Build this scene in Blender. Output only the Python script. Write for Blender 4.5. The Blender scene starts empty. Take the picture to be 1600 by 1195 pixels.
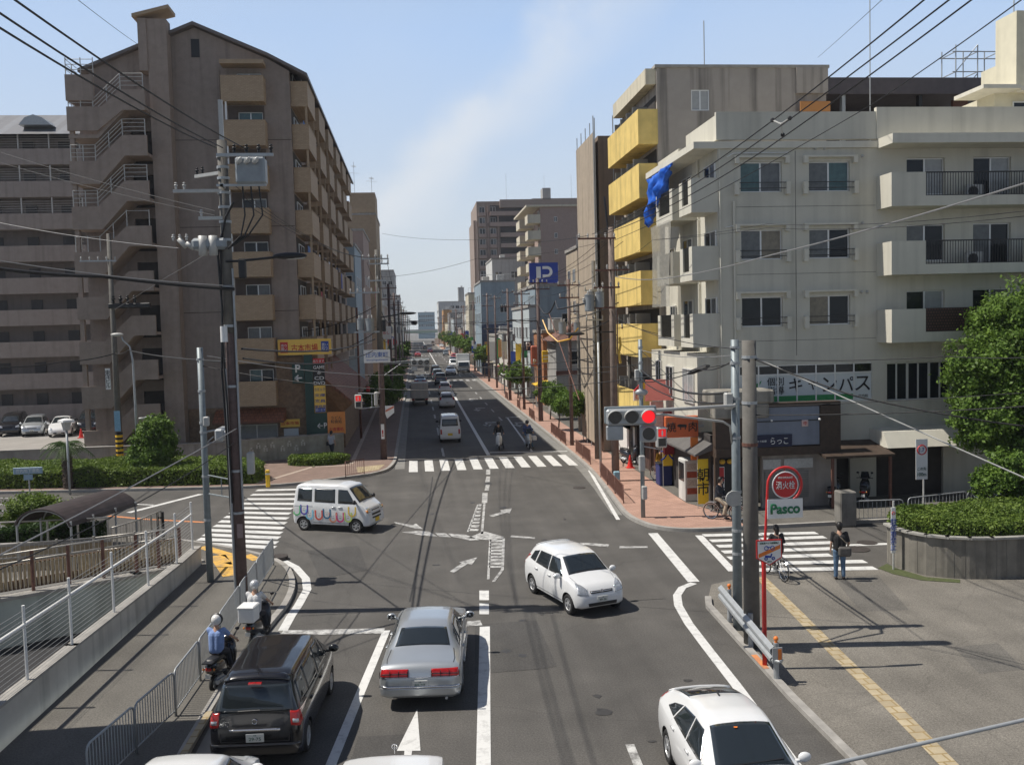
import bpy,bmesh,math,random
from mathutils import Vector,Matrix
from mathutils.bvhtree import BVHTree
from math import radians,sin,cos,pi,atan2,hypot
random.seed(7)
S=bpy.context.scene
COL=S.collection
# ------------------------------------------------------------------ camera
EYE=Vector((0,0,8.0)); YAW=radians(5.87); PITCH=radians(-3.5); ROLL=radians(1.5); FPX=1450.0
_f=Vector((sin(YAW)*cos(PITCH),cos(YAW)*cos(PITCH),sin(PITCH)))
_r0=Vector((cos(YAW),-sin(YAW),0)); _u0=_r0.cross(_f)
_R=_r0*cos(ROLL)-_u0*sin(ROLL); _U=_u0*cos(ROLL)+_r0*sin(ROLL)
cd=bpy.data.cameras.new('camera'); cam=bpy.data.objects.new('camera',cd); COL.objects.link(cam)
cam.matrix_world=Matrix(((_R.x,_U.x,-_f.x,EYE.x),(_R.y,_U.y,-_f.y,EYE.y),(_R.z,_U.z,-_f.z,EYE.z),(0,0,0,1)))
cd.sensor_width=36; cd.lens=36*FPX/1600; cd.clip_start=0.1; cd.clip_end=6000
S.camera=cam
# ------------------------------------------------------------------ light
SUN_EL=radians(58)
TO_SUN=Vector((-cos(radians(7))*cos(SUN_EL),sin(radians(7))*cos(SUN_EL),sin(SUN_EL)))
sd=bpy.data.lights.new('sun','SUN'); sd.energy=5.0; sd.angle=radians(0.53); sd.color=(1,0.94,0.85)
sun=bpy.data.objects.new('sun',sd); COL.objects.link(sun); sun.rotation_euler=TO_SUN.to_track_quat('Z','Y').to_euler(); sun.location=(-30,0,60)
W=bpy.data.worlds.new('World'); S.world=W; W.use_nodes=True
nt=W.node_tree; N=nt.nodes; L=nt.links
bg=N['Background']; bg.inputs['Strength'].default_value=0.085
sky=N.new('ShaderNodeTexSky'); sky.sky_type='NISHITA'; sky.sun_disc=False; sky.sun_elevation=SUN_EL
sky.sun_rotation=atan2(TO_SUN.x,TO_SUN.y); sky.air_density=1.2; sky.dust_density=1.6; sky.ozone_density=2.2
# summer haze low in the sky and one thin streak of cirrus, both by view direction
tc=N.new('ShaderNodeTexCoord'); sep=N.new('ShaderNodeSeparateXYZ'); L.new(tc.outputs['Generated'],sep.inputs[0])
def maprange(src,a,b,c=0.0,d=1.0,smooth=False):
    m=N.new('ShaderNodeMapRange'); m.inputs['From Min'].default_value=a; m.inputs['From Max'].default_value=b; m.inputs['To Min'].default_value=c; m.inputs['To Max'].default_value=d
    if smooth: m.interpolation_type='SMOOTHSTEP'
    L.new(src,m.inputs['Value']); return m.outputs[0]
def mixc(fac,c1,c2,mode='MIX'):
    m=N.new('ShaderNodeMixRGB'); m.blend_type=mode
    for k,c in (('Color1',c1),('Color2',c2)):
        if isinstance(c,tuple): m.inputs[k].default_value=(*c,1)
        else: L.new(c,m.inputs[k])
    if isinstance(fac,float): m.inputs['Fac'].default_value=fac
    else: L.new(fac,m.inputs['Fac'])
    return m.outputs[0]
low=mixc(maprange(sep.outputs['Z'],0.02,0.30),(8.3,8.9,9.0),(5.3,7.3,10.6))
base=mixc(maprange(sep.outputs['Z'],0.27,0.62,smooth=True),low,mixc(1.0,sky.outputs[0],(0.5,0.55,0.66),'MULTIPLY'))
base=mixc(1.0,base,mixc(maprange(sep.outputs['Y'],-0.5,0.35),(0.50,0.52,0.56),(1.0,1.0,1.0)),'MULTIPLY')   # sky behind the camera dimmed to cut the ambient light
vm=N.new('ShaderNodeVectorMath'); vm.operation='DOT_PRODUCT'; L.new(tc.outputs['Generated'],vm.inputs[0]); vm.inputs[1].default_value=(0.7056,0.0914,-0.7027)
nz=N.new('ShaderNodeTexNoise'); nz.inputs['Scale'].default_value=5.0; nz.inputs['Detail'].default_value=8; nz.inputs['Roughness'].default_value=0.55; L.new(tc.outputs['Generated'],nz.inputs['Vector'])
ab=N.new('ShaderNodeMath'); ab.operation='MULTIPLY_ADD'; ab.inputs[1].default_value=0.16; ab.inputs[2].default_value=-0.08; L.new(nz.outputs['Fac'],ab.inputs[0])
ad=N.new('ShaderNodeMath'); ad.operation='ADD'; L.new(vm.outputs['Value'],ad.inputs[0]); L.new(ab.outputs[0],ad.inputs[1])
aa=N.new('ShaderNodeMath'); aa.operation='ABSOLUTE'; L.new(ad.outputs[0],aa.inputs[0])
streak=maprange(aa.outputs[0],0.0,0.055,0.72,0.0,True)
mu=N.new('ShaderNodeMath'); mu.operation='MULTIPLY'; L.new(streak,mu.inputs[0]); L.new(maprange(nz.outputs['Fac'],0.3,0.62),mu.inputs[1])
veil=N.new('ShaderNodeTexNoise'); veil.inputs['Scale'].default_value=2.0; veil.inputs['Detail'].default_value=5; L.new(tc.outputs['Generated'],veil.inputs['Vector'])
c_a=mixc(maprange(veil.outputs['Fac'],0.45,0.8,0.0,0.28),base,(8.4,8.9,9.4))
L.new(mixc(mu.outputs[0],c_a,(9.3,9.7,10.2)),bg.inputs['Color'])
S.view_settings.view_transform='Standard'; S.view_settings.look='None'; S.view_settings.gamma=1; S.view_settings.exposure=0.0
S.render.engine='CYCLES'
S.cycles.max_bounces=6; S.cycles.transparent_max_bounces=8; S.cycles.volume_bounces=0
# ------------------------------------------------------------------ measuring helpers: photo measure -> a real point at a known plane
def _ray(x,y): return _f*FPX+_R*(x-800)+_U*(597.5-y)
def gp(x,y,z=0.0):
    r=_ray(x,y); t=(z-EYE.z)/r.z; return Vector((r.x*t,r.y*t,z))
def yp(x,y,Y):
    r=_ray(x,y); t=Y/r.y; return Vector((r.x*t,Y,EYE.z+r.z*t))
def xp(x,y,X):
    r=_ray(x,y); t=X/r.x; return Vector((X,r.y*t,EYE.z+r.z*t))
# ------------------------------------------------------------------ materials
MATS={}
def mat(name,col,rough=0.7,metal=0.0,var=0.10,scale=2.0,bump=0.0,bscale=40.0,streak=0.0,emit=0.0,alpha=1.0,coat=0.0,dirt=0.0,spec=0.5,brick=None):
    if name in MATS: return MATS[name]
    m=bpy.data.materials.new(name); m.use_nodes=True; n=m.node_tree.nodes; l=m.node_tree.links
    b=n['Principled BSDF']; b.inputs['Roughness'].default_value=rough; b.inputs['Metallic'].default_value=metal
    b.inputs['Specular IOR Level'].default_value=spec
    if coat: b.inputs['Coat Weight'].default_value=coat; b.inputs['Coat Roughness'].default_value=0.04
    c4=(*col,1)
    tc=n.new('ShaderNodeTexCoord'); src=None
    if brick:
        bt=n.new('ShaderNodeTexBrick'); mpb=n.new('ShaderNodeMapping'); sx,bw,bh,mcol,rot=brick
        mpb.inputs['Rotation'].default_value=rot; l.new(tc.outputs['Object'],mpb.inputs[0]); l.new(mpb.outputs[0],bt.inputs['Vector'])
        bt.inputs['Color1'].default_value=c4; bt.inputs['Color2'].default_value=(col[0]*0.8,col[1]*0.78,col[2]*0.76,1); bt.inputs['Mortar'].default_value=(*mcol,1)
        bt.inputs['Scale'].default_value=sx; bt.inputs['Brick Width'].default_value=bw; bt.inputs['Row Height'].default_value=bh; bt.inputs['Mortar Size'].default_value=0.02
        src=bt.outputs['Color']
    if var > 0:
        nz=n.new('ShaderNodeTexNoise'); nz.inputs['Scale'].default_value=scale; nz.inputs['Detail'].default_value=6; nz.inputs['Roughness'].default_value=0.6
        l.new(tc.outputs['Object'],nz.inputs['Vector'])
        mr=n.new('ShaderNodeMapRange'); mr.inputs['From Min'].default_value=0.25; mr.inputs['From Max'].default_value=0.75
        mr.inputs['To Min'].default_value=1-var; mr.inputs['To Max'].default_value=1+var; l.new(nz.outputs['Fac'],mr.inputs['Value'])
        mm=n.new('ShaderNodeMixRGB'); mm.blend_type='MULTIPLY'; mm.inputs['Fac'].default_value=1
        if src: l.new(src,mm.inputs['Color1'])
        else: mm.inputs['Color1'].default_value=c4
        l.new(mr.outputs[0],mm.inputs['Color2']); src=mm.outputs[0]
    if streak > 0:   # rain stains running down a wall
        mp=n.new('ShaderNodeMapping'); mp.inputs['Scale'].default_value=(2.2,2.2,0.10); l.new(tc.outputs['Object'],mp.inputs[0])
        n2=n.new('ShaderNodeTexNoise'); n2.inputs['Scale'].default_value=1.0; n2.inputs['Detail'].default_value=5; l.new(mp.outputs[0],n2.inputs['Vector'])
        m2=n.new('ShaderNodeMapRange'); m2.inputs['From Min'].default_value=0.5; m2.inputs['From Max'].default_value=0.72; m2.inputs['To Min'].default_value=1; m2.inputs['To Max'].default_value=1-streak
        l.new(n2.outputs['Fac'],m2.inputs['Value'])
        mm=n.new('ShaderNodeMixRGB'); mm.blend_type='MULTIPLY'; mm.inputs['Fac'].default_value=1
        if src: l.new(src,mm.inputs['Color1'])
        else: mm.inputs['Color1'].default_value=c4
        l.new(m2.outputs[0],mm.inputs['Color2']); src=mm.outputs[0]
    if src: l.new(src,b.inputs['Base Color'])
    else: b.inputs['Base Color'].default_value=c4
    if bump > 0:
        nb=n.new('ShaderNodeTexNoise'); nb.inputs['Scale'].default_value=bscale; nb.inputs['Detail'].default_value=3; l.new(tc.outputs['Object'],nb.inputs['Vector'])
        bp=n.new('ShaderNodeBump'); bp.inputs['Strength'].default_value=bump; bp.inputs['Distance'].default_value=0.02; l.new(nb.outputs['Fac'],bp.inputs['Height']); l.new(bp.outputs[0],b.inputs['Normal'])
    if emit: b.inputs['Emission Color'].default_value=c4; b.inputs['Emission Strength'].default_value=emit
    if alpha < 1: b.inputs['Alpha'].default_value=alpha
    MATS[name]=m; return m
def asphalt(name,col,patch=0.18,tracks=None):
    m=bpy.data.materials.new(name); m.use_nodes=True; n=m.node_tree.nodes; l=m.node_tree.links; b=n['Principled BSDF']; b.inputs['Roughness'].default_value=0.85
    tc=n.new('ShaderNodeTexCoord')
    def noise(sc,det,lo,hi,tmin,tmax,mapping=None):
        z=n.new('ShaderNodeTexNoise'); z.inputs['Scale'].default_value=sc; z.inputs['Detail'].default_value=det
        if mapping:
            mp=n.new('ShaderNodeMapping'); mp.inputs['Scale'].default_value=mapping; l.new(tc.outputs['Object'],mp.inputs[0]); l.new(mp.outputs[0],z.inputs['Vector'])
        else: l.new(tc.outputs['Object'],z.inputs['Vector'])
        r=n.new('ShaderNodeMapRange'); r.inputs['From Min'].default_value=lo; r.inputs['From Max'].default_value=hi; r.inputs['To Min'].default_value=tmin; r.inputs['To Max'].default_value=tmax
        l.new(z.outputs['Fac'],r.inputs['Value']); return r.outputs[0]
    outs=[noise(0.35,8,0.3,0.7,1-patch,1+patch),noise(26,4,0.3,0.7,0.74,1.30),noise(75,2,0.3,0.7,0.66,1.40),noise(1.1,6,0.3,0.7,0.91,1.09),noise(1.0,3,0.35,0.7,1.07,0.86,(1.6,0.03,1))]
    prev=None
    for o in outs:
        mm=n.new('ShaderNodeMixRGB'); mm.blend_type='MULTIPLY'; mm.inputs['Fac'].default_value=1
        if prev: l.new(prev,mm.inputs['Color1'])
        else: mm.inputs['Color1'].default_value=(*col,1)
        l.new(o,mm.inputs['Color2']); prev=mm.outputs[0]
    # fine cracks
    v=n.new('ShaderNodeTexVoronoi'); v.feature='DISTANCE_TO_EDGE'; v.inputs['Scale'].default_value=0.23
    dn=n.new('ShaderNodeTexNoise'); dn.inputs['Scale'].default_value=1.2; dn.inputs['Detail'].default_value=5; l.new(tc.outputs['Object'],dn.inputs['Vector'])
    ad=n.new('ShaderNodeMixRGB'); ad.inputs['Fac'].default_value=0.35; l.new(tc.outputs['Object'],ad.inputs['Color1']); l.new(dn.outputs['Color'],ad.inputs['Color2']); l.new(ad.outputs[0],v.inputs['Vector'])
    r=n.new('ShaderNodeMapRange'); r.inputs['From Min'].default_value=0.0; r.inputs['From Max'].default_value=0.006; r.inputs['To Min'].default_value=0.87; r.inputs['To Max'].default_value=1.0; l.new(v.outputs['Distance'],r.inputs['Value'])
    mm=n.new('ShaderNodeMixRGB'); mm.blend_type='MULTIPLY'; mm.inputs['Fac'].default_value=1; l.new(prev,mm.inputs['Color1']); l.new(r.outputs[0],mm.inputs['Color2'])
    l.new(mm.outputs[0],b.inputs['Base Color'])
    bp=n.new('ShaderNodeBump'); bp.inputs['Strength'].default_value=0.3; bp.inputs['Distance'].default_value=0.01
    zb=n.new('ShaderNodeTexNoise'); zb.inputs['Scale'].default_value=70; l.new(tc.outputs['Object'],zb.inputs['Vector']); l.new(zb.outputs['Fac'],bp.inputs['Height']); l.new(bp.outputs[0],b.inputs['Normal'])
    MATS[name]=m; return m
def worn_paint(name,col,wear=0.35):
    m=bpy.data.materials.new(name); m.use_nodes=True; n=m.node_tree.nodes; l=m.node_tree.links; b=n['Principled BSDF']; b.inputs['Roughness'].default_value=0.7
    tc=n.new('ShaderNodeTexCoord'); z=n.new('ShaderNodeTexNoise'); z.inputs['Scale'].default_value=3.2; z.inputs['Detail'].default_value=11; z.inputs['Roughness'].default_value=0.78; l.new(tc.outputs['Object'],z.inputs['Vector'])
    r=n.new('ShaderNodeMapRange'); r.inputs['From Min'].default_value=0.56-wear*0.3; r.inputs['From Max'].default_value=0.70-wear*0.2; l.new(z.outputs['Fac'],r.inputs['Value'])
    mm=n.new('ShaderNodeMixRGB'); mm.inputs['Color1'].default_value=(*col,1); mm.inputs['Color2'].default_value=(0.16,0.155,0.15,1)
    k=n.new('ShaderNodeMath'); k.operation='MULTIPLY'; k.inputs[1].default_value=min(1,wear*2.0); l.new(r.outputs[0],k.inputs[0]); l.new(k.outputs[0],mm.inputs['Fac']); l.new(mm.outputs[0],b.inputs['Base Color'])
    MATS[name]=m; return m
def leafmat(name,c1,c2):
    m=bpy.data.materials.new(name); m.use_nodes=True; n=m.node_tree.nodes; l=m.node_tree.links; b=n['Principled BSDF']; b.inputs['Roughness'].default_value=0.55; b.inputs['Specular IOR Level'].default_value=0.25
    tc=n.new('ShaderNodeTexCoord'); z=n.new('ShaderNodeTexNoise'); z.inputs['Scale'].default_value=2.2; z.inputs['Detail'].default_value=7; z.inputs['Roughness'].default_value=0.75; l.new(tc.outputs['Object'],z.inputs['Vector'])
    cr=n.new('ShaderNodeValToRGB'); cr.color_ramp.elements[0].position=0.36; cr.color_ramp.elements[0].color=(*c1,1); cr.color_ramp.elements[1].position=0.64; cr.color_ramp.elements[1].color=(*c2,1)
    l.new(z.outputs['Fac'],cr.inputs[0]); l.new(cr.outputs[0],b.inputs['Base Color'])
    tr=n.new('ShaderNodeBsdfTranslucent'); l.new(cr.outputs[0],tr.inputs['Color']); ms=n.new('ShaderNodeMixShader'); ms.inputs[0].default_value=0.3
    l.new(b.outputs[0],ms.inputs[1]); l.new(tr.outputs[0],ms.inputs[2]); l.new(ms.outputs[0],n['Material Output'].inputs['Surface'])
    MATS[name]=m; return m
# ------------------------------------------------------------------ mesh builder
class MB:
    def __init__(s): s.v=[]; s.f=[]; s.m=[]
    def add(s,vs,fs,mi=0):
        k=len(s.v); s.v += [tuple(v) for v in vs]; s.f += [tuple(i+k for i in f) for f in fs]; s.m += [mi]*len(fs); return s
    def box(s,a,b,mi=0):
        x0,y0,z0=(min(a[i],b[i]) for i in range(3)); x1,y1,z1=(max(a[i],b[i]) for i in range(3))
        return s.add([(x0,y0,z0),(x1,y0,z0),(x1,y1,z0),(x0,y1,z0),(x0,y0,z1),(x1,y0,z1),(x1,y1,z1),(x0,y1,z1)],
                     [(0,3,2,1),(4,5,6,7),(0,1,5,4),(1,2,6,5),(2,3,7,6),(3,0,4,7)],mi)
    def bbox(s,a,b,r=0.03,mi=0):      # box with chamfered vertical and top edges
        x0,y0,z0=(min(a[i],b[i]) for i in range(3)); x1,y1,z1=(max(a[i],b[i]) for i in range(3))
        r=min(r,(x1-x0)/2.2,(y1-y0)/2.2,(z1-z0)/2.2)
        def ring(z,d): return [(x0+r+0*d,y0+d,z),(x1-r,y0+d,z),(x1-d,y0+r,z),(x1-d,y1-r,z),(x1-r,y1-d,z),(x0+r,y1-d,z),(x0+d,y1-r,z),(x0+d,y0+r,z)]
        rings=[ring(z0,r),ring(z0+r,0),ring(z1-r,0),ring(z1,r)]
        vs=sum(rings,[]); fs=[tuple(range(7,-1,-1)),tuple(24+i for i in range(8))]
        for k in range(3):
            for i in range(8): j=(i+1) % 8; fs.append((k*8+i,k*8+j,k*8+8+j,k*8+8+i))
        return s.add(vs,fs,mi)
    def obox(s,c,size,rz=0,mi=0,rx=0,ry=0):
        M=Matrix.Translation(c) @ Matrix.Rotation(rz,4,'Z') @ Matrix.Rotation(ry,4,'Y') @ Matrix.Rotation(rx,4,'X')
        h=[q/2 for q in size]
        vs=[M @ Vector((sx*h[0],sy*h[1],sz*h[2])) for sz in (-1,1) for sx,sy in ((-1,-1),(1,-1),(1,1),(-1,1))]
        return s.add(vs,[(0,3,2,1),(4,5,6,7),(0,1,5,4),(1,2,6,5),(2,3,7,6),(3,0,4,7)],mi)
    def beam(s,a,b,w,h,mi=0,up=Vector((0,0,1))):
        a=Vector(a); b=Vector(b); d=(b-a)
        if d.length < 1e-6: return s
        d.normalize(); sd=d.cross(up)
        if sd.length < 1e-4: sd=Vector((1,0,0))
        sd.normalize(); u=sd.cross(d)
        vs=[p+sd*(sx*w/2)+u*(sz*h/2) for p in (a,b) for sx,sz in ((-1,-1),(1,-1),(1,1),(-1,1))]
        return s.add(vs,[(0,1,2,3)[::-1],(4,5,6,7),(0,1,5,4),(1,2,6,5),(2,3,7,6),(3,0,4,7)],mi)
    def tube(s,pts,r,n=8,mi=0,cap=True):
        pts=[Vector(p) for p in pts]; R=r if isinstance(r,(list,tuple)) else [r]*len(pts)
        vs=[]; fs=[]; ref=None
        for i,p in enumerate(pts):
            d=(pts[min(i+1,len(pts)-1)]-pts[max(i-1,0)])
            if d.length < 1e-9: d=Vector((0,0,1))
            d.normalize()
            if ref is None: ref=Vector((0,0,1)) if abs(d.z) < 0.9 else Vector((1,0,0))
            a=ref-d*ref.dot(d)
            if a.length < 1e-5: a=d.orthogonal()
            a.normalize(); ref=a; b=d.cross(a)
            for k in range(n): t=2*pi*k/n; vs.append(p+(a*cos(t)+b*sin(t))*R[i])
        for i in range(len(pts)-1):
            for k in range(n): q=(k+1) % n; fs.append((i*n+k,i*n+q,(i+1)*n+q,(i+1)*n+k))
        if cap: fs.append(tuple(range(n-1,-1,-1))); e=(len(pts)-1)*n; fs.append(tuple(e+k for k in range(n)))
        return s.add(vs,fs,mi)
    def cyl(s,a,b,r,n=12,mi=0,r2=None): return s.tube([a,b],[r,r if r2 is None else r2],n,mi)
    def sph(s,c,r,n=10,m=7,mi=0,sc=(1,1,1)):
        vs=[]; fs=[]
        for i in range(m+1):
            t=pi*i/m
            for k in range(n): p=2*pi*k/n; vs.append((c[0]+r*sc[0]*sin(t)*cos(p),c[1]+r*sc[1]*sin(t)*sin(p),c[2]+r*sc[2]*cos(t)))
        for i in range(m):
            for k in range(n): q=(k+1) % n; fs.append((i*n+k,(i+1)*n+k,(i+1)*n+q,i*n+q))
        return s.add(vs,fs,mi)
    def prism(s,poly,z0,z1,mi=0,top=None):      # polygon in XY, ccw
        A=sum(poly[i][0]*poly[(i+1)%len(poly)][1]-poly[(i+1)%len(poly)][0]*poly[i][1] for i in range(len(poly)))
        if A < 0: poly=poly[::-1]
        n=len(poly); vs=[(p[0],p[1],z0) for p in poly]+[(p[0],p[1],z1) for p in poly]
        s.add(vs,[tuple(range(n-1,-1,-1))]+[(i,(i+1)%n,n+(i+1)%n,n+i) for i in range(n)],mi)
        return s.add([(p[0],p[1],z1) for p in poly],[tuple(range(n))],mi if top is None else top)
    def xz(s,poly,y0,y1,mi=0):                   # polygon in XZ pushed along Y
        A=sum(poly[i][0]*poly[(i+1)%len(poly)][1]-poly[(i+1)%len(poly)][0]*poly[i][1] for i in range(len(poly)))
        if A < 0: poly=poly[::-1]
        n=len(poly); vs=[(p[0],y0,p[1]) for p in poly]+[(p[0],y1,p[1]) for p in poly]
        return s.add(vs,[tuple(range(n)),tuple(range(2*n-1,n-1,-1))]+[((i+1)%n,i,n+i,n+(i+1)%n) for i in range(n)],mi)
    def yz(s,poly,x0,x1,mi=0):
        A=sum(poly[i][0]*poly[(i+1)%len(poly)][1]-poly[(i+1)%len(poly)][0]*poly[i][1] for i in range(len(poly)))
        if A < 0: poly=poly[::-1]
        n=len(poly); vs=[(x0,p[0],p[1]) for p in poly]+[(x1,p[0],p[1]) for p in poly]
        return s.add(vs,[tuple(range(n-1,-1,-1)),tuple(range(n,2*n))]+[(i,(i+1)%n,n+(i+1)%n,n+i) for i in range(n)],mi)
    def torus(s,c,R,r,axis='Y',n=24,m=8,mi=0,a0=0,a1=2*pi):
        full=abs(a1-a0-2*pi) < 1e-6; k=n if full else n+1; pts=[]
        for i in range(k):
            t=a0+(a1-a0)*i/n
            o={'Y': (cos(t),0,sin(t)),'X': (0,cos(t),sin(t)),'Z': (cos(t),sin(t),0)}[axis]
            ax={'Y': (0,1,0),'X': (1,0,0),'Z': (0,0,1)}[axis]
            for j in range(m):
                u=2*pi*j/m; pts.append(tuple(c[q]+o[q]*(R+r*cos(u))+ax[q]*r*sin(u) for q in range(3)))
        fs=[]
        for i in range(n):
            a=i; b=(i+1) % k
            for j in range(m): q=(j+1) % m; fs.append((a*m+j,b*m+j,b*m+q,a*m+q))
        return s.add(pts,fs,mi)
    def disc(s,c,r,axis='Y',n=20,mi=0,th=0.01):
        d={'Y': Vector((0,th/2,0)),'X': Vector((th/2,0,0)),'Z': Vector((0,0,th/2))}[axis]; c=Vector(c)
        return s.cyl(c-d,c+d,r,n,mi)
    def mesh(s,name,mats,smooth=False):
        me=bpy.data.meshes.new(name); me.from_pydata(s.v,[],s.f)
        for m in (mats if isinstance(mats,(list,tuple)) else [mats]): me.materials.append(m)
        me.polygons.foreach_set('material_index',s.m)
        if smooth: me.polygons.foreach_set('use_smooth',[True]*len(s.f))
        me.update(); return me
def snake(c): return c
def tag(o,label=None,cat=None,group=None,kind=None):
    if label: o['label']=label
    if cat: o['category']=cat
    if group: o['group']=group
    if kind: o['kind']=kind
    return o
def ob(name,me): o=bpy.data.objects.new(name,me); COL.objects.link(o); return o
def autosmooth(me,ang=35):
    me.polygons.foreach_set('use_smooth',[True]*len(me.polygons))
    try: me.set_sharp_from_angle(angle=radians(ang))
    except Exception: pass
def thing(name,loc,label,cat,group=None,rz=0):
    o=ob(name,None); o.location=loc; o.rotation_euler=(0,0,rz); o.empty_display_size=0.3; return tag(o,label,cat,group)
def part(name,mb,mats,parent,smooth=False,ang=None,local=False):
    me=mb.mesh(name,mats,smooth) if isinstance(mb,MB) else mb
    if ang: autosmooth(me,ang)
    o=ob(name,me); o.parent=parent
    if not local and parent.type == 'EMPTY': o.matrix_parent_inverse=Matrix.Translation(-parent.location)
    return o
def solo(name,mb,mats,label=None,cat=None,group=None,kind=None,smooth=False,ang=None):
    me=mb.mesh(name,mats,smooth)
    if ang: autosmooth(me,ang)
    return tag(ob(name,me),label,cat,group,kind)
def copy_tree(o,parent=None):
    c=o.copy(); COL.objects.link(c); c.parent=parent
    if parent is not None: c.matrix_parent_inverse=o.matrix_parent_inverse.copy()
    for ch in KIDS.get(o.name) or [k for k in o.children]: copy_tree(ch,c)
    return c
KIDS={}
def place(o,loc,rz=0,label=None,parent=None):
    o.location=loc; o.rotation_euler=(0,0,rz)
    if label: o['label']=label
    return o
FONTS={}
def text_mesh(body,w=None,h=None,th=0.01,m=None,bold=0.0,vertical=False):
    c=bpy.data.curves.new('lettering','FONT'); c.body='\n'.join(body) if vertical else body; c.align_x='CENTER'; c.align_y='CENTER'; c.size=1; c.extrude=0.0; c.offset=bold*(.28 if any(ord(q) > 0x2fff for q in ''.join(body)) else .7); c.resolution_u=3
    if vertical: c.space_line=0.85
    o=bpy.data.objects.new('lettering',c); COL.objects.link(o)
    dg=bpy.context.evaluated_depsgraph_get(); me=bpy.data.meshes.new_from_object(o.evaluated_get(dg)); bpy.data.objects.remove(o); bpy.data.curves.remove(c)
    xs=[v.co.x for v in me.vertices]; ys=[v.co.y for v in me.vertices]
    if not xs: return me
    cx=(min(xs)+max(xs))/2; cy=(min(ys)+max(ys))/2; sx=(w/(max(xs)-min(xs))) if w else None; sy=(h/(max(ys)-min(ys))) if h else None
    sx=sx or sy; sy=sy or sx
    for v in me.vertices: v.co=Vector(((v.co.x-cx)*sx,0,(v.co.y-cy)*sy))
    # text now stands in the XZ plane and reads from -Y
    bm=bmesh.new(); bm.from_mesh(me); ge=bmesh.ops.extrude_face_region(bm,geom=bm.faces[:])
    for e in ge['geom']:
        if isinstance(e,bmesh.types.BMVert): e.co.y -= th
    bm.normal_update(); bm.to_mesh(me); bm.free(); me.materials.clear(); me.materials.append(m); return me
def text(body,loc,parent,m,w=None,h=None,rz=0,th=0.008,bold=0.0,name='lettering',vertical=False,tilt=0):
    me=text_mesh(body,w,h,th,m,bold,vertical); me.name=name; o=ob(name,me); o.parent=parent
    if parent.type == 'EMPTY': o.matrix_parent_inverse=Matrix.Translation(-parent.location)
    o.location=loc; o.rotation_euler=(tilt,0,rz); return o
# common materials
M={}
M['asphalt']=asphalt('road_asphalt',(0.086,0.081,0.074))
M['plaza']=asphalt('plaza_asphalt',(0.165,0.152,0.130),0.22)
M['walk']=asphalt('footpath_asphalt',(0.125,0.117,0.102),0.15)
M['white_line']=worn_paint('white_road_paint',(0.66,0.66,0.64),0.22)
M['worn_line']=worn_paint('worn_white_road_paint',(0.58,0.58,0.56),0.5)
M['orange_line']=worn_paint('orange_road_paint',(0.66,0.25,0.09),0.35)
M['yellow_line']=worn_paint('yellow_road_paint',(0.72,0.42,0.08),0.35)
M['tactile']=mat('tactile_yellow',(0.46,0.385,0.255),0.8,var=0.16,scale=3,bump=0.5,bscale=25,brick=(1.0,0.3,0.3,(0.3,0.22,0.1),(0,0,0)))
M['kerb']=mat('kerb_concrete',(0.33,0.315,0.29),0.85,var=0.25,scale=3,bump=0.3)
M['concrete']=mat('concrete',(0.34,0.33,0.30),0.85,var=0.18,scale=2.0,bump=0.2,streak=0.35)
M['concrete_dark']=mat('stained_concrete',(0.20,0.19,0.17),0.9,var=0.3,scale=2.0,bump=0.3,streak=0.6)
M['brick_pink']=mat('pink_paving',(0.47,0.285,0.22),0.85,var=0.14,scale=1.2,brick=(1.0,0.3,0.15,(0.34,0.22,0.17),(0,0,0)))
M['brick_brown']=mat('brown_paving',(0.25,0.17,0.14),0.85,var=0.15,scale=1.5,brick=(1.0,0.3,0.15,(0.2,0.15,0.12),(0,0,0)))
M['grey_paver']=mat('grey_paving',(0.33,0.29,0.25),0.85,var=0.15,scale=2,brick=(1.0,0.6,0.3,(0.22,0.2,0.18),(0,0,0)))
M['glass']=mat('window_glass',(0.016,0.02,0.024),0.06,var=0.3,scale=0.8,spec=0.4)
M['glass_dark']=mat('dark_glass',(0.012,0.014,0.016),0.08,var=0.2,scale=2,spec=0.6)
M['alu']=mat('aluminium_frame',(0.74,0.74,0.72),0.4,0.3,var=0.05)
M['black']=mat('black_paint',(0.015,0.015,0.016),0.5,var=0.1)
M['rubber']=mat('rubber',(0.018,0.018,0.018),0.8,var=0.15)
M['steel']=mat('galvanised_steel',(0.40,0.42,0.43),0.5,0.35,var=0.12,scale=5)
M['steel_white']=mat('pale_painted_steel',(0.46,0.46,0.44),0.5,0.1,var=0.12,scale=6)
M['pole_grey']=mat('concrete_pole',(0.135,0.128,0.115),0.85,var=0.2,scale=4,bump=0.2,streak=0.3)
M['pole_brown']=mat('brown_painted_pole',(0.115,0.078,0.072),0.7,var=0.3,scale=6,bump=0.2)
M['pole_blue']=mat('blue_grey_steel_pole',(0.22,0.255,0.27),0.5,0.2,var=0.16,scale=6)
M['cable']=mat('black_cable',(0.016,0.016,0.017),0.6,var=0.1)
M['cable_grey']=mat('grey_cable',(0.26,0.26,0.26),0.5,0.2,var=0.1)
M['porcelain']=mat('white_porcelain',(0.50,0.50,0.48),0.25,var=0.05)
M['trans']=mat('transformer_grey',(0.27,0.295,0.31),0.45,0.2,var=0.15,scale=5)
M['white']=mat('white_paint',(0.78,0.78,0.76),0.5,var=0.06)
M['red']=mat('red_paint',(0.55,0.025,0.025),0.45,var=0.1)
M['yellow']=mat('yellow_paint',(0.80,0.50,0.03),0.5,var=0.08)
M['blue']=mat('blue_paint',(0.02,0.06,0.35),0.5,var=0.08)
M['green']=mat('green_paint',(0.02,0.25,0.07),0.5,var=0.08)
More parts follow.
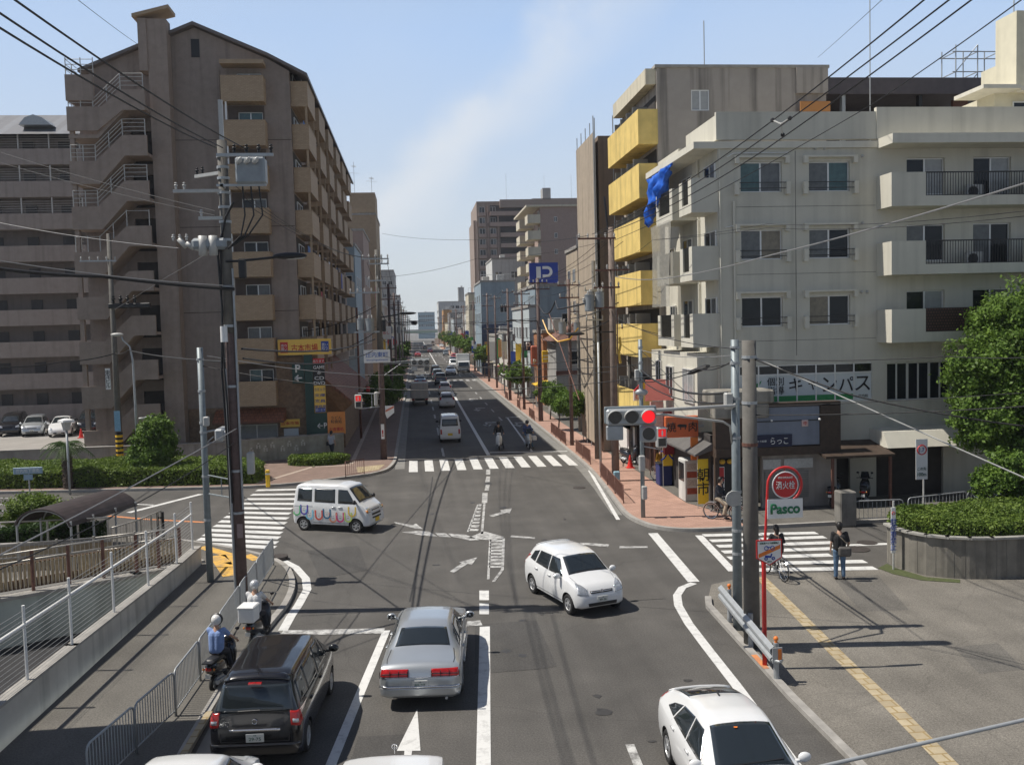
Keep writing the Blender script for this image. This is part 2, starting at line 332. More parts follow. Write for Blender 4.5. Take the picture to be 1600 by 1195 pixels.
M['orange']=mat('orange_paint',(0.75,0.20,0.03),0.5,var=0.08)
M['rust']=mat('rust_brown_steel',(0.16,0.075,0.055),0.7,0.1,var=0.3,scale=8)
M['wood']=mat('dark_wood',(0.06,0.04,0.028),0.7,var=0.3,scale=5)
M['leaf_tree']=leafmat('tree_leaves',(0.045,0.095,0.016),(0.19,0.30,0.05))
M['leaf_hedge']=leafmat('hedge_leaves',(0.06,0.11,0.018),(0.21,0.29,0.055))
M['leaf_dark']=leafmat('dark_leaves',(0.025,0.055,0.014),(0.08,0.14,0.035))
M['twig']=mat('hedge_inside',(0.03,0.035,0.015),0.9,var=0.3)
M['bark']=mat('bark',(0.085,0.065,0.048),0.9,var=0.3,scale=8,bump=0.6)
# ================================================================== SETTING
def sheet(name,polys,z,m,kind='structure'):
    mb=MB()
    for p in polys:
        A=sum(p[i][0]*p[(i+1)%len(p)][1]-p[(i+1)%len(p)][0]*p[i][1] for i in range(len(p)))
        if A < 0: p=p[::-1]
        mb.add([(q[0],q[1],z) for q in p],[tuple(range(len(p)))])
    o=solo(name,mb,m,kind=kind)
    bm=bmesh.new(); bm.from_mesh(o.data); bmesh.ops.triangulate(bm,faces=bm.faces[:],ngon_method='EAR_CLIP'); bm.to_mesh(o.data); bm.free(); return o
far_ground=mat('town_ground',(0.17,0.165,0.155),0.9,var=0.2,scale=0.2)
TR=[(-7.75,32.7),(-9.4,31.3),(-12.9,29.1),(-22,24.5),(-60,10)]       # north side of the sunken ramp
sheet('ground',[[(-7.75,-60),(900,-60),(900,3000),(-7.75,3000)],TR[::-1]+[(-7.75,3000),(-900,3000),(-900,10)][::1]],-0.02,far_ground)
sheet('road',[[(-7.6,-20),(8.6,-20),(8.6,58),(-7.6,58)],[(8.6,26.4),(80,25),(80,35),(8.6,35)],[(-80,60),(-80,37),(-12,36.5),(-7.6,33.6),(-7.6,58)],[(-1.6,58),(9.6,58),(9.6,560),(-1.6,560)],[(8.6,35),(9.6,35),(9.6,58),(8.6,58)]],0.0,M['asphalt'])
sheet('plaza',[[(7.72,-20),(7.6,15),(7.6,19),(7.75,22),(7.9,25),(8.7,27.0),(10.2,27.7),(80,26.5),(80,-20)]],0.006,M['plaza'])
def slab(name,poly,z1,m,side=None,z0=-0.02):
    mb=MB().prism(poly,z0,z1)
    o=solo(name,mb,[m],kind='structure'); return o
K1=[(-4.62,-20),(-4.62,18),(-4.5,22),(-4.2,25.4),(-4.02,27.2),(-4.08,29.2),(-4.5,31.2),(-5.2,32.7),(-6.2,33.9),(-7.6,35.2),(-9.4,36.5),(-12,37.6),(-30,41.5)]
slab('pavement',K1+[(-30,37),(-12.5,33.2),(-7.7,33.0),(-7.62,30),(-8.3,15),(-8.9,-20)],0.12,M['walk'])
K2=[(-60,53.5),(-22,50.2),(-12,48.9),(-8.3,48.6),(-5.9,49.2),(-4.0,50.3),(-2.6,51.2),(-1.8,52.8),(-1.45,56.3),(-1.45,150),(-1.45,540)]
slab('pavement',K2+[(-7.4,540),(-7.4,62.5),(-12,60),(-60,60)],0.12,M['brick_brown'])
K3=[(9.45,540),(9.45,70),(9.4,57),(9.3,50),(8.95,44),(8.65,40),(8.5,37.6),(8.65,36.0),(9.1,34.8),(9.9,34.15),(11.0,33.95),(14,34.0),(80,34.2)]
slab('pavement',K3[:11]+[(12.4,34.0),(12.4,36.2),(11.5,39),(11.5,540)],0.12,M['brick_pink'])
slab('pavement',[(11.52,39.1),(12.42,36.3),(12.42,34.0),(80,34.2),(80,39),(13.5,39),(13.5,540),(11.52,540)],0.115,M['walk'])
def ribbon(mb,line,w0,w1,z0,z1):       # kerb strip: offset to the left of the line by w0..w1
    L_=[Vector((p[0],p[1],0)) for p in line]; pts=[]
    for i,p in enumerate(L_):
        d=(L_[min(i+1,len(L_)-1)]-L_[max(i-1,0)]).normalized(); nrm=Vector((-d.y,d.x,0)); pts.append((p+nrm*w0,p+nrm*w1))
    vs=[]
    for a,b in pts: vs += [(a.x,a.y,z0),(b.x,b.y,z0),(b.x,b.y,z1),(a.x,a.y,z1)]
    fs=[]
    for i in range(len(pts)-1):
        k=i*4
        for j in range(4): q=(j+1) % 4; fs.append((k+j,k+q,k+4+q,k+4+j))
    fs += [(3,2,1,0),tuple(len(vs)-4+j for j in range(4))]
    mb.add(vs,fs)
def dense(line,n=6):
    L_=[Vector((p[0],p[1],0)) for p in line]; out=[]
    for i in range(len(L_)-1):
        p0=L_[max(i-1,0)]; p1=L_[i]; p2=L_[i+1]; p3=L_[min(i+2,len(L_)-1)]; l_=(p2-p1).length
        if (p1-p0).length > 2*l_: p0=p1+(p0-p1).normalized()*l_
        if (p3-p2).length > 2*l_: p3=p2+(p3-p2).normalized()*l_
        if (p2-p1).length > 12: out.append(p1); continue
        for k in range(n):
            t=k/n; out.append(0.5*((2*p1)+(p2-p0)*t+(2*p0-5*p1+4*p2-p3)*t*t+(3*p1-p0-3*p2+p3)*t**3))
    out.append(L_[-1]); return [(p.x,p.y) for p in out]
for k in (K1,K2,K3):
    mb=MB(); ribbon(mb,dense(k),-0.09,0.09,-0.02,0.135)
    bm_me=mb.mesh('kerb',[M['kerb']]); bm=bmesh.new(); bm.from_mesh(bm_me); bmesh.ops.recalc_face_normals(bm,faces=bm.faces[:]); bm.to_mesh(bm_me); bm.free(); o=ob('kerb',bm_me); o['kind']='structure'
mb=MB(); ribbon(mb,[(7.45,5),(7.55,18.4),(7.66,21),(7.82,24.8),(8.05,25.6)],-0.18,0,-0.02,0.10)
mb2=mb.mesh('kerb',[M['kerb']]); bm=bmesh.new(); bm.from_mesh(mb2); bmesh.ops.recalc_face_normals(bm,faces=bm.faces[:]); bm.to_mesh(mb2); bm.free(); o=ob('kerb',mb2); o['kind']='structure'
# gutters beside the far road (pale concrete band)
gut=mat('gutter_concrete',(0.21,0.205,0.19),0.85,var=0.2,scale=1.5)
sheet('gutter',[[(-1.40,53),(-0.85,53),(-0.8,540),(-1.40,540)],[(8.75,56),(9.30,56),(9.34,540),(8.8,540)],[(8.75,56),(9.28,56),(9.2,50),(8.85,44),(8.52,40),(8.35,37.6),(7.95,37.9),(8.1,40),(8.4,44),(8.7,50)],[(-4.5,10),(-4.1,10),(-4.0,22),(-3.6,26.5),(-3.95,26.5),(-4.4,22)]],0.004,gut)
# --- painted markings
def P(*pts,z=0.012): return [tuple(gp(x,y,z))[:2] for x,y in pts]
Wm=[]; Wn=[]; Or=[]; Ye=[]
for i in range(13):      # left zebra
    t=i/12
    a=gp(401-99*t,766+83*t); b=gp(470-40*t,764.5+91*t)
    if i > 5: b=a+(b-a)*1.0
    n=Vector((0.2,1,0))*0.23; Wm.append([tuple((a-n)[:2]),tuple((b-n)[:2]),tuple((b+n)[:2]),tuple((a+n)[:2])])
for i in range(11):      # zebra across the far road
    x=-0.35+i*0.905; Wm.append([(x-.25,51.7),(x+.25,51.6),(x+.25,56.0),(x-.25,56.1)])
zl=[(1099,836.5),(1110,845),(1121,853.5),(1129,862.5),(1138,872),(1149,881),(1180,890.5)]; zr=[(1276,832.5),(1289,839),(1302,847.5),(1300,857),(1298,867),(1352,877),(1368,887.5)]
for a,b in zip(zl,zr):
    a=gp(*a); b=gp(*b); Wm.append([(a.x,a.y-.21),(b.x,b.y-.21),(b.x,b.y+.21),(a.x,a.y+.21)])
Wm.append(P((1086,836),(1098,836),(1152,892),(1138,892)))
Wm.append(P((1298,851),(1404,847),(1404,850),(1302,854)))
def line(pts,w,dst,z=0.012):
    g=[Vector((*gp(x,y)[:2],0)) for x,y in pts]; Lf=[]; Rt=[]
    for i,p in enumerate(g):
        d=(g[min(i+1,len(g)-1)]-g[max(i-1,0)]).normalized(); n=Vector((-d.y,d.x,0))*w/2; Lf.append((p+n)[:2]); Rt.append((p-n)[:2])
    for i in range(len(g)-1): dst.append([tuple(Rt[i]),tuple(Rt[i+1]),tuple(Lf[i+1]),tuple(Lf[i])])
Wm.append([(4.18,57.2),(4.42,57.2),(4.62,540),(4.38,540)])                   # far centre line
line([(765,707),(888,705)],0.28,Wm)
line([(793,653),(831,705)],0.14,Wm)                                              # between far lanes
for y0,y1 in ((69,74),(82,85.5),(90,94),(99,103),(112,119),(128,136)): Wn.append([(1.45,y0),(1.6,y0),(1.6,y1),(1.45,y1)])
Wn.append([(1.45,57.5),(1.6,57.5),(1.6,61.5),(1.45,61.5)])
for y0 in (78,86,94,102,110,120): Wn.append([(7.0,y0),(7.15,y0),(7.15,y0+3),(7.0,y0+3)])
for y0 in range(150,520,16): Wn.append([(1.5,y0),(1.66,y0),(1.66,y0+7),(1.5,y0+7)]); Wn.append([(7.05,y0),(7.21,y0),(7.21,y0+7),(7.05,y0+7)])
for x in [0.0+i*0.95 for i in range(10)]:                                          # next junction's zebras
    Wn.append([(x-.25,137),(x+.25,137),(x+.25,141),(x-.25,141)]); Wn.append([(x-.25,158),(x+.25,158),(x+.25,162),(x-.25,162)]); Wn.append([(x-.25,265),(x+.25,265),(x+.25,269),(x-.25,269)])
line([(753,968),(752,1195)],0.30,Wm) if False else None
line([(757.5,979),(757,1040),(756,1120),(755,1250)],0.27,Wm)                      # near centre line
Wm.append(P((749,942),(764,942),(764,959),(749,959))); Wm.append(P((749,922),(764,922),(764,937),(749,937)))
line([(604,985),(560,1090),(517,1195),(494,1250)],0.20,Wm)
line([(440,989),(600,985.5)],0.42,Wn); line([(722,975.5),(752,973)],0.42,Wn)
line([(984,1163),(999,1200)],0.17,Wn)
line([(1020,833),(1084,909)],0.36,Wm)
line([(1084,911),(1066,918),(1058,930),(1060,946),(1076,974),(1104,1011),(1150,1070),(1196,1132),(1250,1206)],0.24,Wm)
line([(433,871),(462,886),(478,904),(480,921),(466,946),(455,962),(442,985)],0.26,Wm)
line([(921,735),(966,812)],0.16,Wm)
line([(201,801),(314,772)],0.30,Wm); line([(196,787),(240,789)],0.15,Wm)
line([(0,770),(52,771)],0.15,Wn); line([(0,778),(45,779)],0.15,Wn); line([(0,788),(40,790)],0.2,Wn)
line([(170,806),(225,811),(320,816)],0.22,Or)
# arrows and hatching in the junction
Wn.append(P((764,805),(784,799.5),(781,797),(800,793.5),(796,802),(792,800.5),(770,807)))
Wn.append(P((703,892),(722,879),(717,878),(746,870),(737,882),(731,880),(709,894.5)))
Wm.append(P((652,1107),(657,1172),(644,1172),(640,1195),(630,1195),(632,1172),(620,1172)))
for p in ([(615,815),(645,820),(650,817.5),(661,826),(648,825),(618,817)],[(628,831),(654,829),(670,830),(684,838),(660,836)],[(680,832),(697,833),(705,839),(686,838)],[(700,833),(728,835),(749,843),(735,844),(706,838)],[(799,836),(836,839),(836,841.5),(797,838.5)],[(906,847),(952,850),(950,854),(908,850.5)],[(968,853),(1012,853),(1012,855.5),(968,856)],[(731,840),(756,829.5),(787,838),(786,841),(766,843.5)]): Wn.append(P(*p))
for i in range(8):
    t=i/8; Wn.append(P((748-17*t,787+44*t),(756-3-5*t,787+44*t),(755-3-5*t-.5,790.5+44*t),(747-17*t-.3,790.5+44*t)))
for i in range(9):
    t=i/9; Wn.append(P((766-2*t,843+45*t),(785-2*t,843+45*t),(785-2*t,846.5+45*t),(766-2*t,846.5+45*t)))
line([(757,786),(753,834)],0.1,Wn); line([(787,841),(785,890),(771,909)],0.1,Wn); line([(747,788),(731,831)],0.08,Wn); line([(766,843),(763,905)],0.08,Wn); line([(758,770),(757,786)],0.25,Wn)
Wn.append(P((760,733),(766,733),(766,741),(759,741))); Wn.append(P((760,744),(766,744),(765,753),(758,753))); Wn.append(P((759,757),(765,757),(764,766),(757,766)))
for (x,y) in ((5.6,74),(5.7,88),(5.8,100),(8.0,73)): Wn += [[(x-.08,y),(x+.08,y),(x+.08,y+3),(x-.08,y+3)],[(x-.4,y+1.2),(x,y-.6),(x+.4,y+1.2)],[(x+.08,y+2.4),(x+.9,y+2.4),(x+.9,y+3.0),(x+.08,y+3.0)]]
Wn += [[(7.6,80),(8.9,80.4),(8.9,81),(7.6,80.6)]]
sheet('lane_marking',Wm,0.010,M['white_line']); sheet('lane_marking',Wn,0.011,M['worn_line']); sheet('lane_marking',Or,0.010,M['orange_line'])
line([(316,859),(360,873),(372,882),(355,886)],0.42,Ye); line([(340,873),(362,905)],0.55,Ye); line([(385,872),(402,880)],0.35,Ye)
sheet('tactile_strip',Ye,0.128,M['yellow_line'])
Tl=[]; line([(1188,902),(1245,958),(1310,1024),(1394,1104),(1480,1192),(1560,1275)],0.34,Tl); sheet('tactile_strip',Tl,0.014,M['tactile'])
sheet('tactile_strip',[[(-3.4,51.5),(-2.3,52.2),(-2.0,54.2),(-3.6,53.6)]],0.128,M['tactile'])
Bp=[[(-8.6,49.2),(-8.3,49.2),(-6.0,54.5),(-6.3,54.5)],[(-6.2,54.3),(-4.0,54.4),(-4.0,54.65),(-6.2,54.55)],[(-4.1,55),(-3.85,55),(-4.0,110),(-4.25,110)]]
sheet('paving_line',Bp,0.127,mat('pale_paving',(0.42,0.34,0.28),0.85,var=0.15))
sheet('kerb_paint',[[(-4.66,17.3),(-4.52,17.3),(-4.46,19.5),(-4.60,19.5)]],0.14,M['tactile'])
sheet('kerb_paint',[[(7.60,19.9),(7.74,19.9),(7.78,20.8),(7.64,20.8)]],0.105,M['orange_line'])
# manholes, patches
mbm=MB()
for x,y,r in ((1338,858,0.45),(1355,848,0.35),(150,864,0.35),(905,762,0.3),(436,874,0.32)):
    c=gp(x,y); mbm.cyl((c.x,c.y,0.0),(c.x,c.y,0.02 if x != 150 and x != 436 else 0.135),r,20)
solo('manhole_cover',mbm,mat('cast_iron',(0.07,0.06,0.055),0.7,0.3,var=0.3,scale=10),kind='structure')
# long sealed cracks in the old asphalt
mt=mat('crack_seal',(0.035,0.034,0.033),0.7,var=0.2)
Cr=[]
line([(676,745),(668,800),(655,870),(640,940)],0.05,Cr); line([(470,962),(560,957),(700,955),(900,943),(1040,935)],0.03,Cr)
random.seed(3)
sheet('road_seam',Cr,0.005,mt)
sheet('road_patch',[P((742,975),(838,968),(870,1040),(845,1044),(742,1052)),P((560,1150),(640,1145),(636,1195),(545,1195)),P((480,860),(560,852),(575,890),(500,903))],0.006,asphalt('patched_asphalt',(0.066,0.063,0.059),.12))
sheet('road_patch',[P((1300,900),(1372,898),(1420,952),(1345,955)),P((1490,1010),(1560,1004),(1600,1045),(1530,1052))],0.009,asphalt('patched_plaza',(0.125,0.117,0.103),.12))
random.seed(9); St=[]
for i in range(26):
    x_=random.choice([.6,1.6,2.8,4.6,6.0,-2.6,3.4])+random.uniform(-.5,.5); y_=random.uniform(16,48); r_=random.uniform(.05,.22); k_=random.uniform(.5,1.6); St.append([(x_+r_*cos(q/9*2*pi)*random.uniform(.6,1.2),y_+r_*k_*sin(q/9*2*pi)*random.uniform(.6,1.2)) for q in range(9)])
sheet('oil_stain',St,0.0075,mat('oil_stain',(.045,.043,.041),.55,var=.3,scale=6))
# sunken ramp beside the pavement
teal=mat('pale_teal_wall',(0.44,0.485,0.45),0.8,var=0.12,scale=1,streak=0.3)
def wall_line(mb,line_,th,z0,z1,mi=0):
    for i in range(len(line_)-1):
        a=Vector((*line_[i],0)); b=Vector((*line_[i+1],0)); mb.obox(((a.x+b.x)/2,(a.y+b.y)/2,(z0+z1)/2),((b-a).length+th*0.6,th,z1-z0),atan2(b.y-a.y,b.x-a.x),mi)
    return mb
sheet('ramp_floor',[[(-7.75,32.8),(-7.9,-20),(-60,-20),(-60,10),(-22,24.5),(-12.9,29.1)]],-1.35,mat('shaded_ramp_floor',(.028,.028,.03),.9,var=.3,scale=1.5))  # near-black colour stands in for the shade lying in the ramp
w=wall_line(MB(),TR,0.3,-2.7,0.10); t=thing('retaining_wall',(-12.9,29.1,-2.6),'pale teal concrete side wall of the sunken ramp at the left edge','wall')
part('wall',w,teal,t); part('coping',wall_line(MB(),TR,0.5,0.10,0.2),M['kerb'],t)
t=thing('parapet_wall',(-7.9,26,0),'low pale concrete parapet wall carrying a steel railing beside the ramp','wall')
PW=[(-7.66,32.3),(-7.75,30),(-8.3,22.5),(-8.75,16),(-9.3,8),(-9.5,-10)]
part('wall',wall_line(MB(),PW,0.24,-2.7,0.70),mat('pale_concrete',(0.52,0.50,0.45),0.85,var=0.14,scale=1.5,bump=0.2,streak=0.35),t)
part('coping',wall_line(MB(),PW,0.28,0.70,0.76),M['kerb'],t)
# far end of the street: a bridge across the road and hills of haze
t=thing('footbridge_stair',(-11,12,0),'footbridge stair landing just outside the left of the view','bridge')
part('deck',MB().box((-13.6,-10,5.9),(-8.5,19.6,6.2)),M['concrete'],t); part('parapet',MB().box((-8.6,-10,6.201),(-8.5,19.6,7.3)).box((-13.6,19.5,6.201),(-8.601,19.6,7.3)),M['steel_white'],t)
part('column',MB().cyl((-11.5,14,-2.6),(-11.5,14,5.9),.35,14),M['steel_white'],t)
# ================================================================== BUILDINGS
wallA=mat('brown_render',(0.272,0.226,0.196),0.9,var=0.13,scale=2.5,bump=0.6,bscale=16,streak=0.24)
wallA2=mat('brown_render_light',(0.31,0.252,0.213),0.9,var=0.13,scale=2.5,bump=0.6,bscale=16,streak=0.16)
tan=mat('tan_tile',(0.44,0.335,0.22),0.75,var=0.08,scale=3,brick=(1.0,0.22,0.08,(0.33,0.24,0.16),(radians(90),0,0)))
tan2=mat('tan_trim',(0.36,0.27,0.18),0.8,var=0.12)
beige=mat('beige_render',(0.59,0.568,0.485),0.88,var=0.07,scale=0.9,bump=0.2,bscale=20,streak=0.16)
beige2=mat('beige_trim',(0.65,0.625,0.535),0.85,var=0.06,streak=0.12)
yellowp=mat('yellow_balcony_paint',(0.78,0.58,0.19),0.75,var=0.16,scale=1.3,streak=0.35)
greyst=mat('stained_grey_render',(0.37,0.335,0.30),0.9,var=0.1,scale=1.2,streak=0.6,bump=0.2)
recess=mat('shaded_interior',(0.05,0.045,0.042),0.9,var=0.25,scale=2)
curt=[mat('window_glass',(0,0,0)),mat('curtain_grey_glass',(0.13,0.138,0.14),0.12,var=0.3,scale=4),mat('curtain_beige_glass',(0.22,0.19,0.14),0.12,var=0.3,scale=4),mat('curtain_teal_glass',(0.07,0.135,0.14),0.12,var=0.3,scale=4),mat('curtain_white_glass',(0.34,0.35,0.35),0.12,var=0.15,scale=4)]
cl_=[mat('laundry_white',(.6,.6,.62),.9,var=.1),mat('laundry_blue',(.12,.2,.42),.9,var=.2),mat('laundry_grey',(.3,.3,.3),.9,var=.2),mat('laundry_red',(.4,.1,.1),.9,var=.2)]; wood_=M['wood']
WC={}
def window(parent,loc,rz,w,h,style=None,rail=False,name='window'):
    """sliding window standing in a reveal: frame mesh + pane child; local -Y is outside"""
    a,b=style if style else (random.choice([0,0,0,1,2]),random.choice([0,0,1,1,4]))
    key=(round(w,2),round(h,2),a,b,rail)
    if key not in WC:
        f=MB(); t=0.05; d=0.07
        f.box((-w/2,-d,0),(-w/2+t,0,h)); f.box((w/2-t,-d,0),(w/2,0,h)); f.box((-w/2+t,-d,0),(w/2-t,0,t)); f.box((-w/2+t,-d,h-t),(w/2-t,0,h)); f.box((-0.035,-d+.012,t),(0.035,-.004,h-t))
        if rail:
            for z in (0.22,0.42): f.box((-w/2-.05,-d-.09,z),(w/2+.05,-d-.06,z+.03),1)
        p=MB(); p.box((-w/2+t,-.035,t),(-.035,-.01,h-t),0); p.box((.035,-.035,t),(w/2-t,-.01,h-t),1)
        WC[key]=(f.mesh('window',[M['alu'],M['black']]),p.mesh('pane',[curt[a],curt[b]]))
    me,pm=WC[key]
    o=ob(name,me); o.parent=parent; o.matrix_parent_inverse=Matrix.Translation(-parent.location) if parent.type == 'EMPTY' else Matrix(); o.location=loc; o.rotation_euler=(0,0,rz)
    p=ob('pane',pm); p.parent=o; return o
def facade(mb,org,rz,u0,u1,z0,z1,holes,depth=0.18,mi=0):
    """wall face with real openings; local x=u along the wall, -Y outside. holes: (ua,ub,za,zb)"""
    us=sorted(set([u0,u1]+[h[0] for h in holes]+[h[1] for h in holes])); zs=sorted(set([z0,z1]+[h[2] for h in holes]+[h[3] for h in holes]))
    R=Matrix.Rotation(rz,4,'Z'); O=Vector(org)
    def T(u,y,z): return O+R @ Vector((u,y,z))
    for i in range(len(us)-1):
        for j in range(len(zs)-1):
            cu=(us[i]+us[i+1])/2; cz=(zs[j]+zs[j+1])/2
            if any(h[0] < cu < h[1] and h[2] < cz < h[3] for h in holes): continue
            mb.add([T(us[i],0,zs[j]),T(us[i+1],0,zs[j]),T(us[i+1],0,zs[j+1]),T(us[i],0,zs[j+1])],[(0,1,2,3)],mi)
    for a,b,c,d in holes:
        q=[(a,c),(b,c),(b,d),(a,d)]
        for k in range(4):
            p0=q[k]; p1=q[(k+1) % 4]; mb.add([T(p0[0],0,p0[1]),T(p0[0],depth,p0[1]),T(p1[0],depth,p1[1]),T(p1[0],0,p1[1])],[(0,1,2,3)],mi)
    for (a,c,b,d) in ((u0,z0,u1,z0),(u1,z0,u1,z1),(u1,z1,u0,z1),(u0,z1,u0,z0)):
        mb.add([T(a,0,c),T(a,depth,c),T(b,depth,d),T(b,0,d)],[(0,1,2,3)],mi)
def balcony(parent,x0,x1,y0,y1,z0,z1,m,open_sides='',th=0.12,name='balcony'):
    """floor slab and parapet panels of one balcony; open_sides: N S E W to leave out"""
    mb=MB(); mb.box((x0,y0,z0),(x1,y1,z0+0.14))
    if 'S' not in open_sides: mb.box((x0,y0,z0+.14),(x1,y0+th,z1)); mb.box((x0-.02,y0-.02,z1),(x1+.02,y0+th+.02,z1+.05))
    if 'W' not in open_sides: mb.box((x0,y0+th+.001,z0+.14),(x0+th,y1,z1)); mb.box((x0-.02,y0+th+.021,z1),(x0+th+.02,y1,z1+.05))
    if 'E' not in open_sides: mb.box((x1-th,y0+th+.001,z0+.14),(x1,y1,z1)); mb.box((x1-th-.02,y0+th+.021,z1),(x1+.02,y1,z1+.05))
    if 'N' not in open_sides: mb.box((x0+th,y1-th,z0+.14),(x1-th,y1,z1))
    return part(name,mb,m,parent)
def antenna(x,y,z,h,label,yagi=True,group=None):
    mb=MB().cyl((0,0,0),(0,0,h),0.03,6)
    if yagi:
        for k,zz in enumerate((h*0.75,h*0.9)):
            a=0.4+k*1.1; d=Vector((cos(a),sin(a),0)); n_=Vector((-sin(a),cos(a),0)); c=Vector((0,0,zz)); mb.tube([c-d*0.9,c+d*0.9],0.015,5)
            for i in range(7): q=c+d*(-0.8+i*0.27); mb.tube([q-n_*0.35,q+n_*0.35],0.01,4)
    o=solo('antenna',mb,M['steel'],label,'antenna',group); o.location=(x,y,z); return o
# ---------- A: brown gabled apartment block
X0,X1,YF,YB=-19.3,-7.3,60.0,103.0
A=thing('apartment_building',((X0+X1)/2,YF,0),'tall brown gabled apartment block with tan balconies at the left corner','building')
A.location=((X0+X1)/2,YF,0)
gable=[(X0,0),(X1,0),(X1,24.2),(-8.5,24.9),(-12.92,26.8),(X0,24.3)]
FLZ=[22.1-2.67*k for k in range(8)]               # balcony floor bottoms
mb=MB(); mb.xz(gable,YF+.2,YB)
holes=[]
for z in FLZ[1:]: holes.append((-15.47,-14.0+.0,z+0.1,z+2.1)) if False else None
doors=[(-17.0,-15.5,z-0.9,z+1.1) for z in FLZ[1:]]
wins=[(-10.5,-9.0,z+0.5,z+2.25) for z in FLZ]
wins[0]=(-10.5,-9.0,z_ := FLZ[0]+0.5,z_+1.45)
vent=[(-13.15,-12.7,25.3,25.9)] if False else []
shop=[(-11.6,-8.9,0.9,2.2)]
facade(mb,(0,YF,0),0,X0,X1,0,24.2,doors+wins+shop,0.2)
mb.xz([(X0,24.2),(X1,24.2),(-8.5,24.9),(-12.92,26.8),(X0,24.3)],YF,YF+.2)
body=part('wall',mb,[wallA],A)
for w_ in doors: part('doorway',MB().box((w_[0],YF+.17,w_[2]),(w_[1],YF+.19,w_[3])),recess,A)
for w_ in wins: window(A,((w_[0]+w_[1])/2,YF+.19,w_[2]),0,w_[1]-w_[0],w_[3]-w_[2],(random.choice([0,3,1]),random.choice([0,1,3])))
part('vent',MB().box((-13.15,YF-.03,25.0),(-12.65,YF+.01,26.1)),M['black'],A)
# roof slabs
rf=MB()
for (a,b) in (((X0-.5,24.0),(-12.92,26.85)),((-12.92,26.85),(-8.5,24.98)),((-8.5,24.98),(X1+1.15,23.75))):
    rf.add([(a[0],YF-.45,a[1]),(b[0],YF-.45,b[1]),(b[0],YB+.4,b[1]),(a[0],YB+.4,a[1]),(a[0],YF-.45,a[1]+.2),(b[0],YF-.45,b[1]+.2),(b[0],YB+.4,b[1]+.2),(a[0],YB+.4,a[1]+.2)],[(0,1,2,3)[::-1],(4,5,6,7),(0,1,5,4),(1,2,6,5),(2,3,7,6),(3,0,4,7)])
part('roof',rf,mat('slate_grey_roof',(0.14,0.125,0.12),0.6,var=0.15),A)
pl=MB(); pl.box((-15.5,YF-1.0,0),(-14.35,YF-.002,27.0)); pl.box((-16.0,YF-1.1,23.9),(-15.501,YF-.002,27.0)); part('chimney_shaft',pl,wallA2,A)
part('shaft_cap',MB().add([(-16.25,YF-1.3,27.0),(-14.1,YF-1.3,27.55),(-14.1,YF+.4,27.55),(-16.25,YF+.4,27.0),(-16.25,YF-1.3,27.2),(-14.1,YF-1.3,27.75),(-14.1,YF+.4,27.75),(-16.25,YF+.4,27.2)],[(0,1,2,3)[::-1],(4,5,6,7),(0,1,5,4),(1,2,6,5),(2,3,7,6),(3,0,4,7)]),tan2,A)
# front balconies
for k,z in enumerate(FLZ):
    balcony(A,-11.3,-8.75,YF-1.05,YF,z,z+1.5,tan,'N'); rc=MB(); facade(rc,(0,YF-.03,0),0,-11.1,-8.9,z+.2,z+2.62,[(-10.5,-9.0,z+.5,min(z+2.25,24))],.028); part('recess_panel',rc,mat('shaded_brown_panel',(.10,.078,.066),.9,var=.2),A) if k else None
    part('balcony_post',MB().box((-11.1,YF-.95,z+1.55),(-11.0,YF-.85,z+2.67)),M['alu'],A) if k else None
part('balcony_canopy',MB().box((-11.3,YF-1.1,24.35),(-8.7,YF,24.6)),tan2,A)
# staircase flights on the left of the front
for k in range(8):
    zt=19.87-2.67*k+(2.67 if k >= 0 else 0)
    if k == 0: fl=[(-15.5,zt-.0),(-16.9,zt),(-18.0,zt-1.0),(-20.0,zt-1.0),(-20.0,zt-2.4),(-18.3,zt-2.4),(-16.8,zt-1.2),(-15.5,zt-1.2)]
    else: fl=[(-15.5,zt),(-16.9,zt),(-18.5,zt-1.5),(-20.0,zt-1.5),(-20.0,zt-2.85),(-18.3,zt-2.85),(-16.8,zt-1.2),(-15.5,zt-1.2)]
    mb=MB(); mb.xz(fl,YF-2.1,YF-1.95)
    sof=[(-15.5,zt-1.0),(-16.8,zt-1.0),(-18.35,zt-2.6),(-20.0,zt-2.6),(-20.0,zt-2.8),(-18.3,zt-2.8),(-16.75,zt-1.18),(-15.5,zt-1.18)]
    mb.xz(sof,YF-1.95,YF-.01)
    f=part('staircase',mb,wallA2,A)
    if k < 4:
        r=MB(); pts=[(-15.6,zt),(-16.9,zt),(-18.5,zt-1.5),(-19.9,zt-1.5)]
        for dz in ((0.25,0.5,0.75,0.95) if k < 3 else (0.9,)): r.tube([(p[0],YF-2.02,p[1]+dz) for p in pts],0.022,5)
        for p in [(-15.6,zt),(-16.9,zt),(-17.7,zt-.75),(-18.5,zt-1.5),(-19.2,zt-1.5),(-19.9,zt-1.5)]: r.cyl((p[0],YF-2.02,p[1]-.1),(p[0],YF-2.02,p[1]+.95),.03,6)
        for dz in (0.25,0.5,0.75,0.95): r.tube([(-19.9,YF-2.02,zt-1.5+dz),(-19.9,YF-.6,zt-1.5+dz)],0.02,5)
        for yy in (YF-1.5,YF-1.0): r.cyl((-19.9,yy,zt-1.6),(-19.9,yy,zt-.55),.02,5)
        part('railing',r,M['steel_white'],f,local=True)
part('stair_back_wall',MB().box((-20.0,YF+.02,0),(-19.31,YF+6,22.5)),wallA,A)
part('stair_column',MB().box((-19.95,YF-1.9,0.0),(-19.7,YF-1.65,21)),wallA2,A)
part('top_landing',MB().box((-20.0,YF-2.1,21.9),(-18.4,YF-1.95,23.4)).box((-20.0,YF-1.949,21.9),(-19.86,YF,23.4)),wallA2,A)
r=MB()
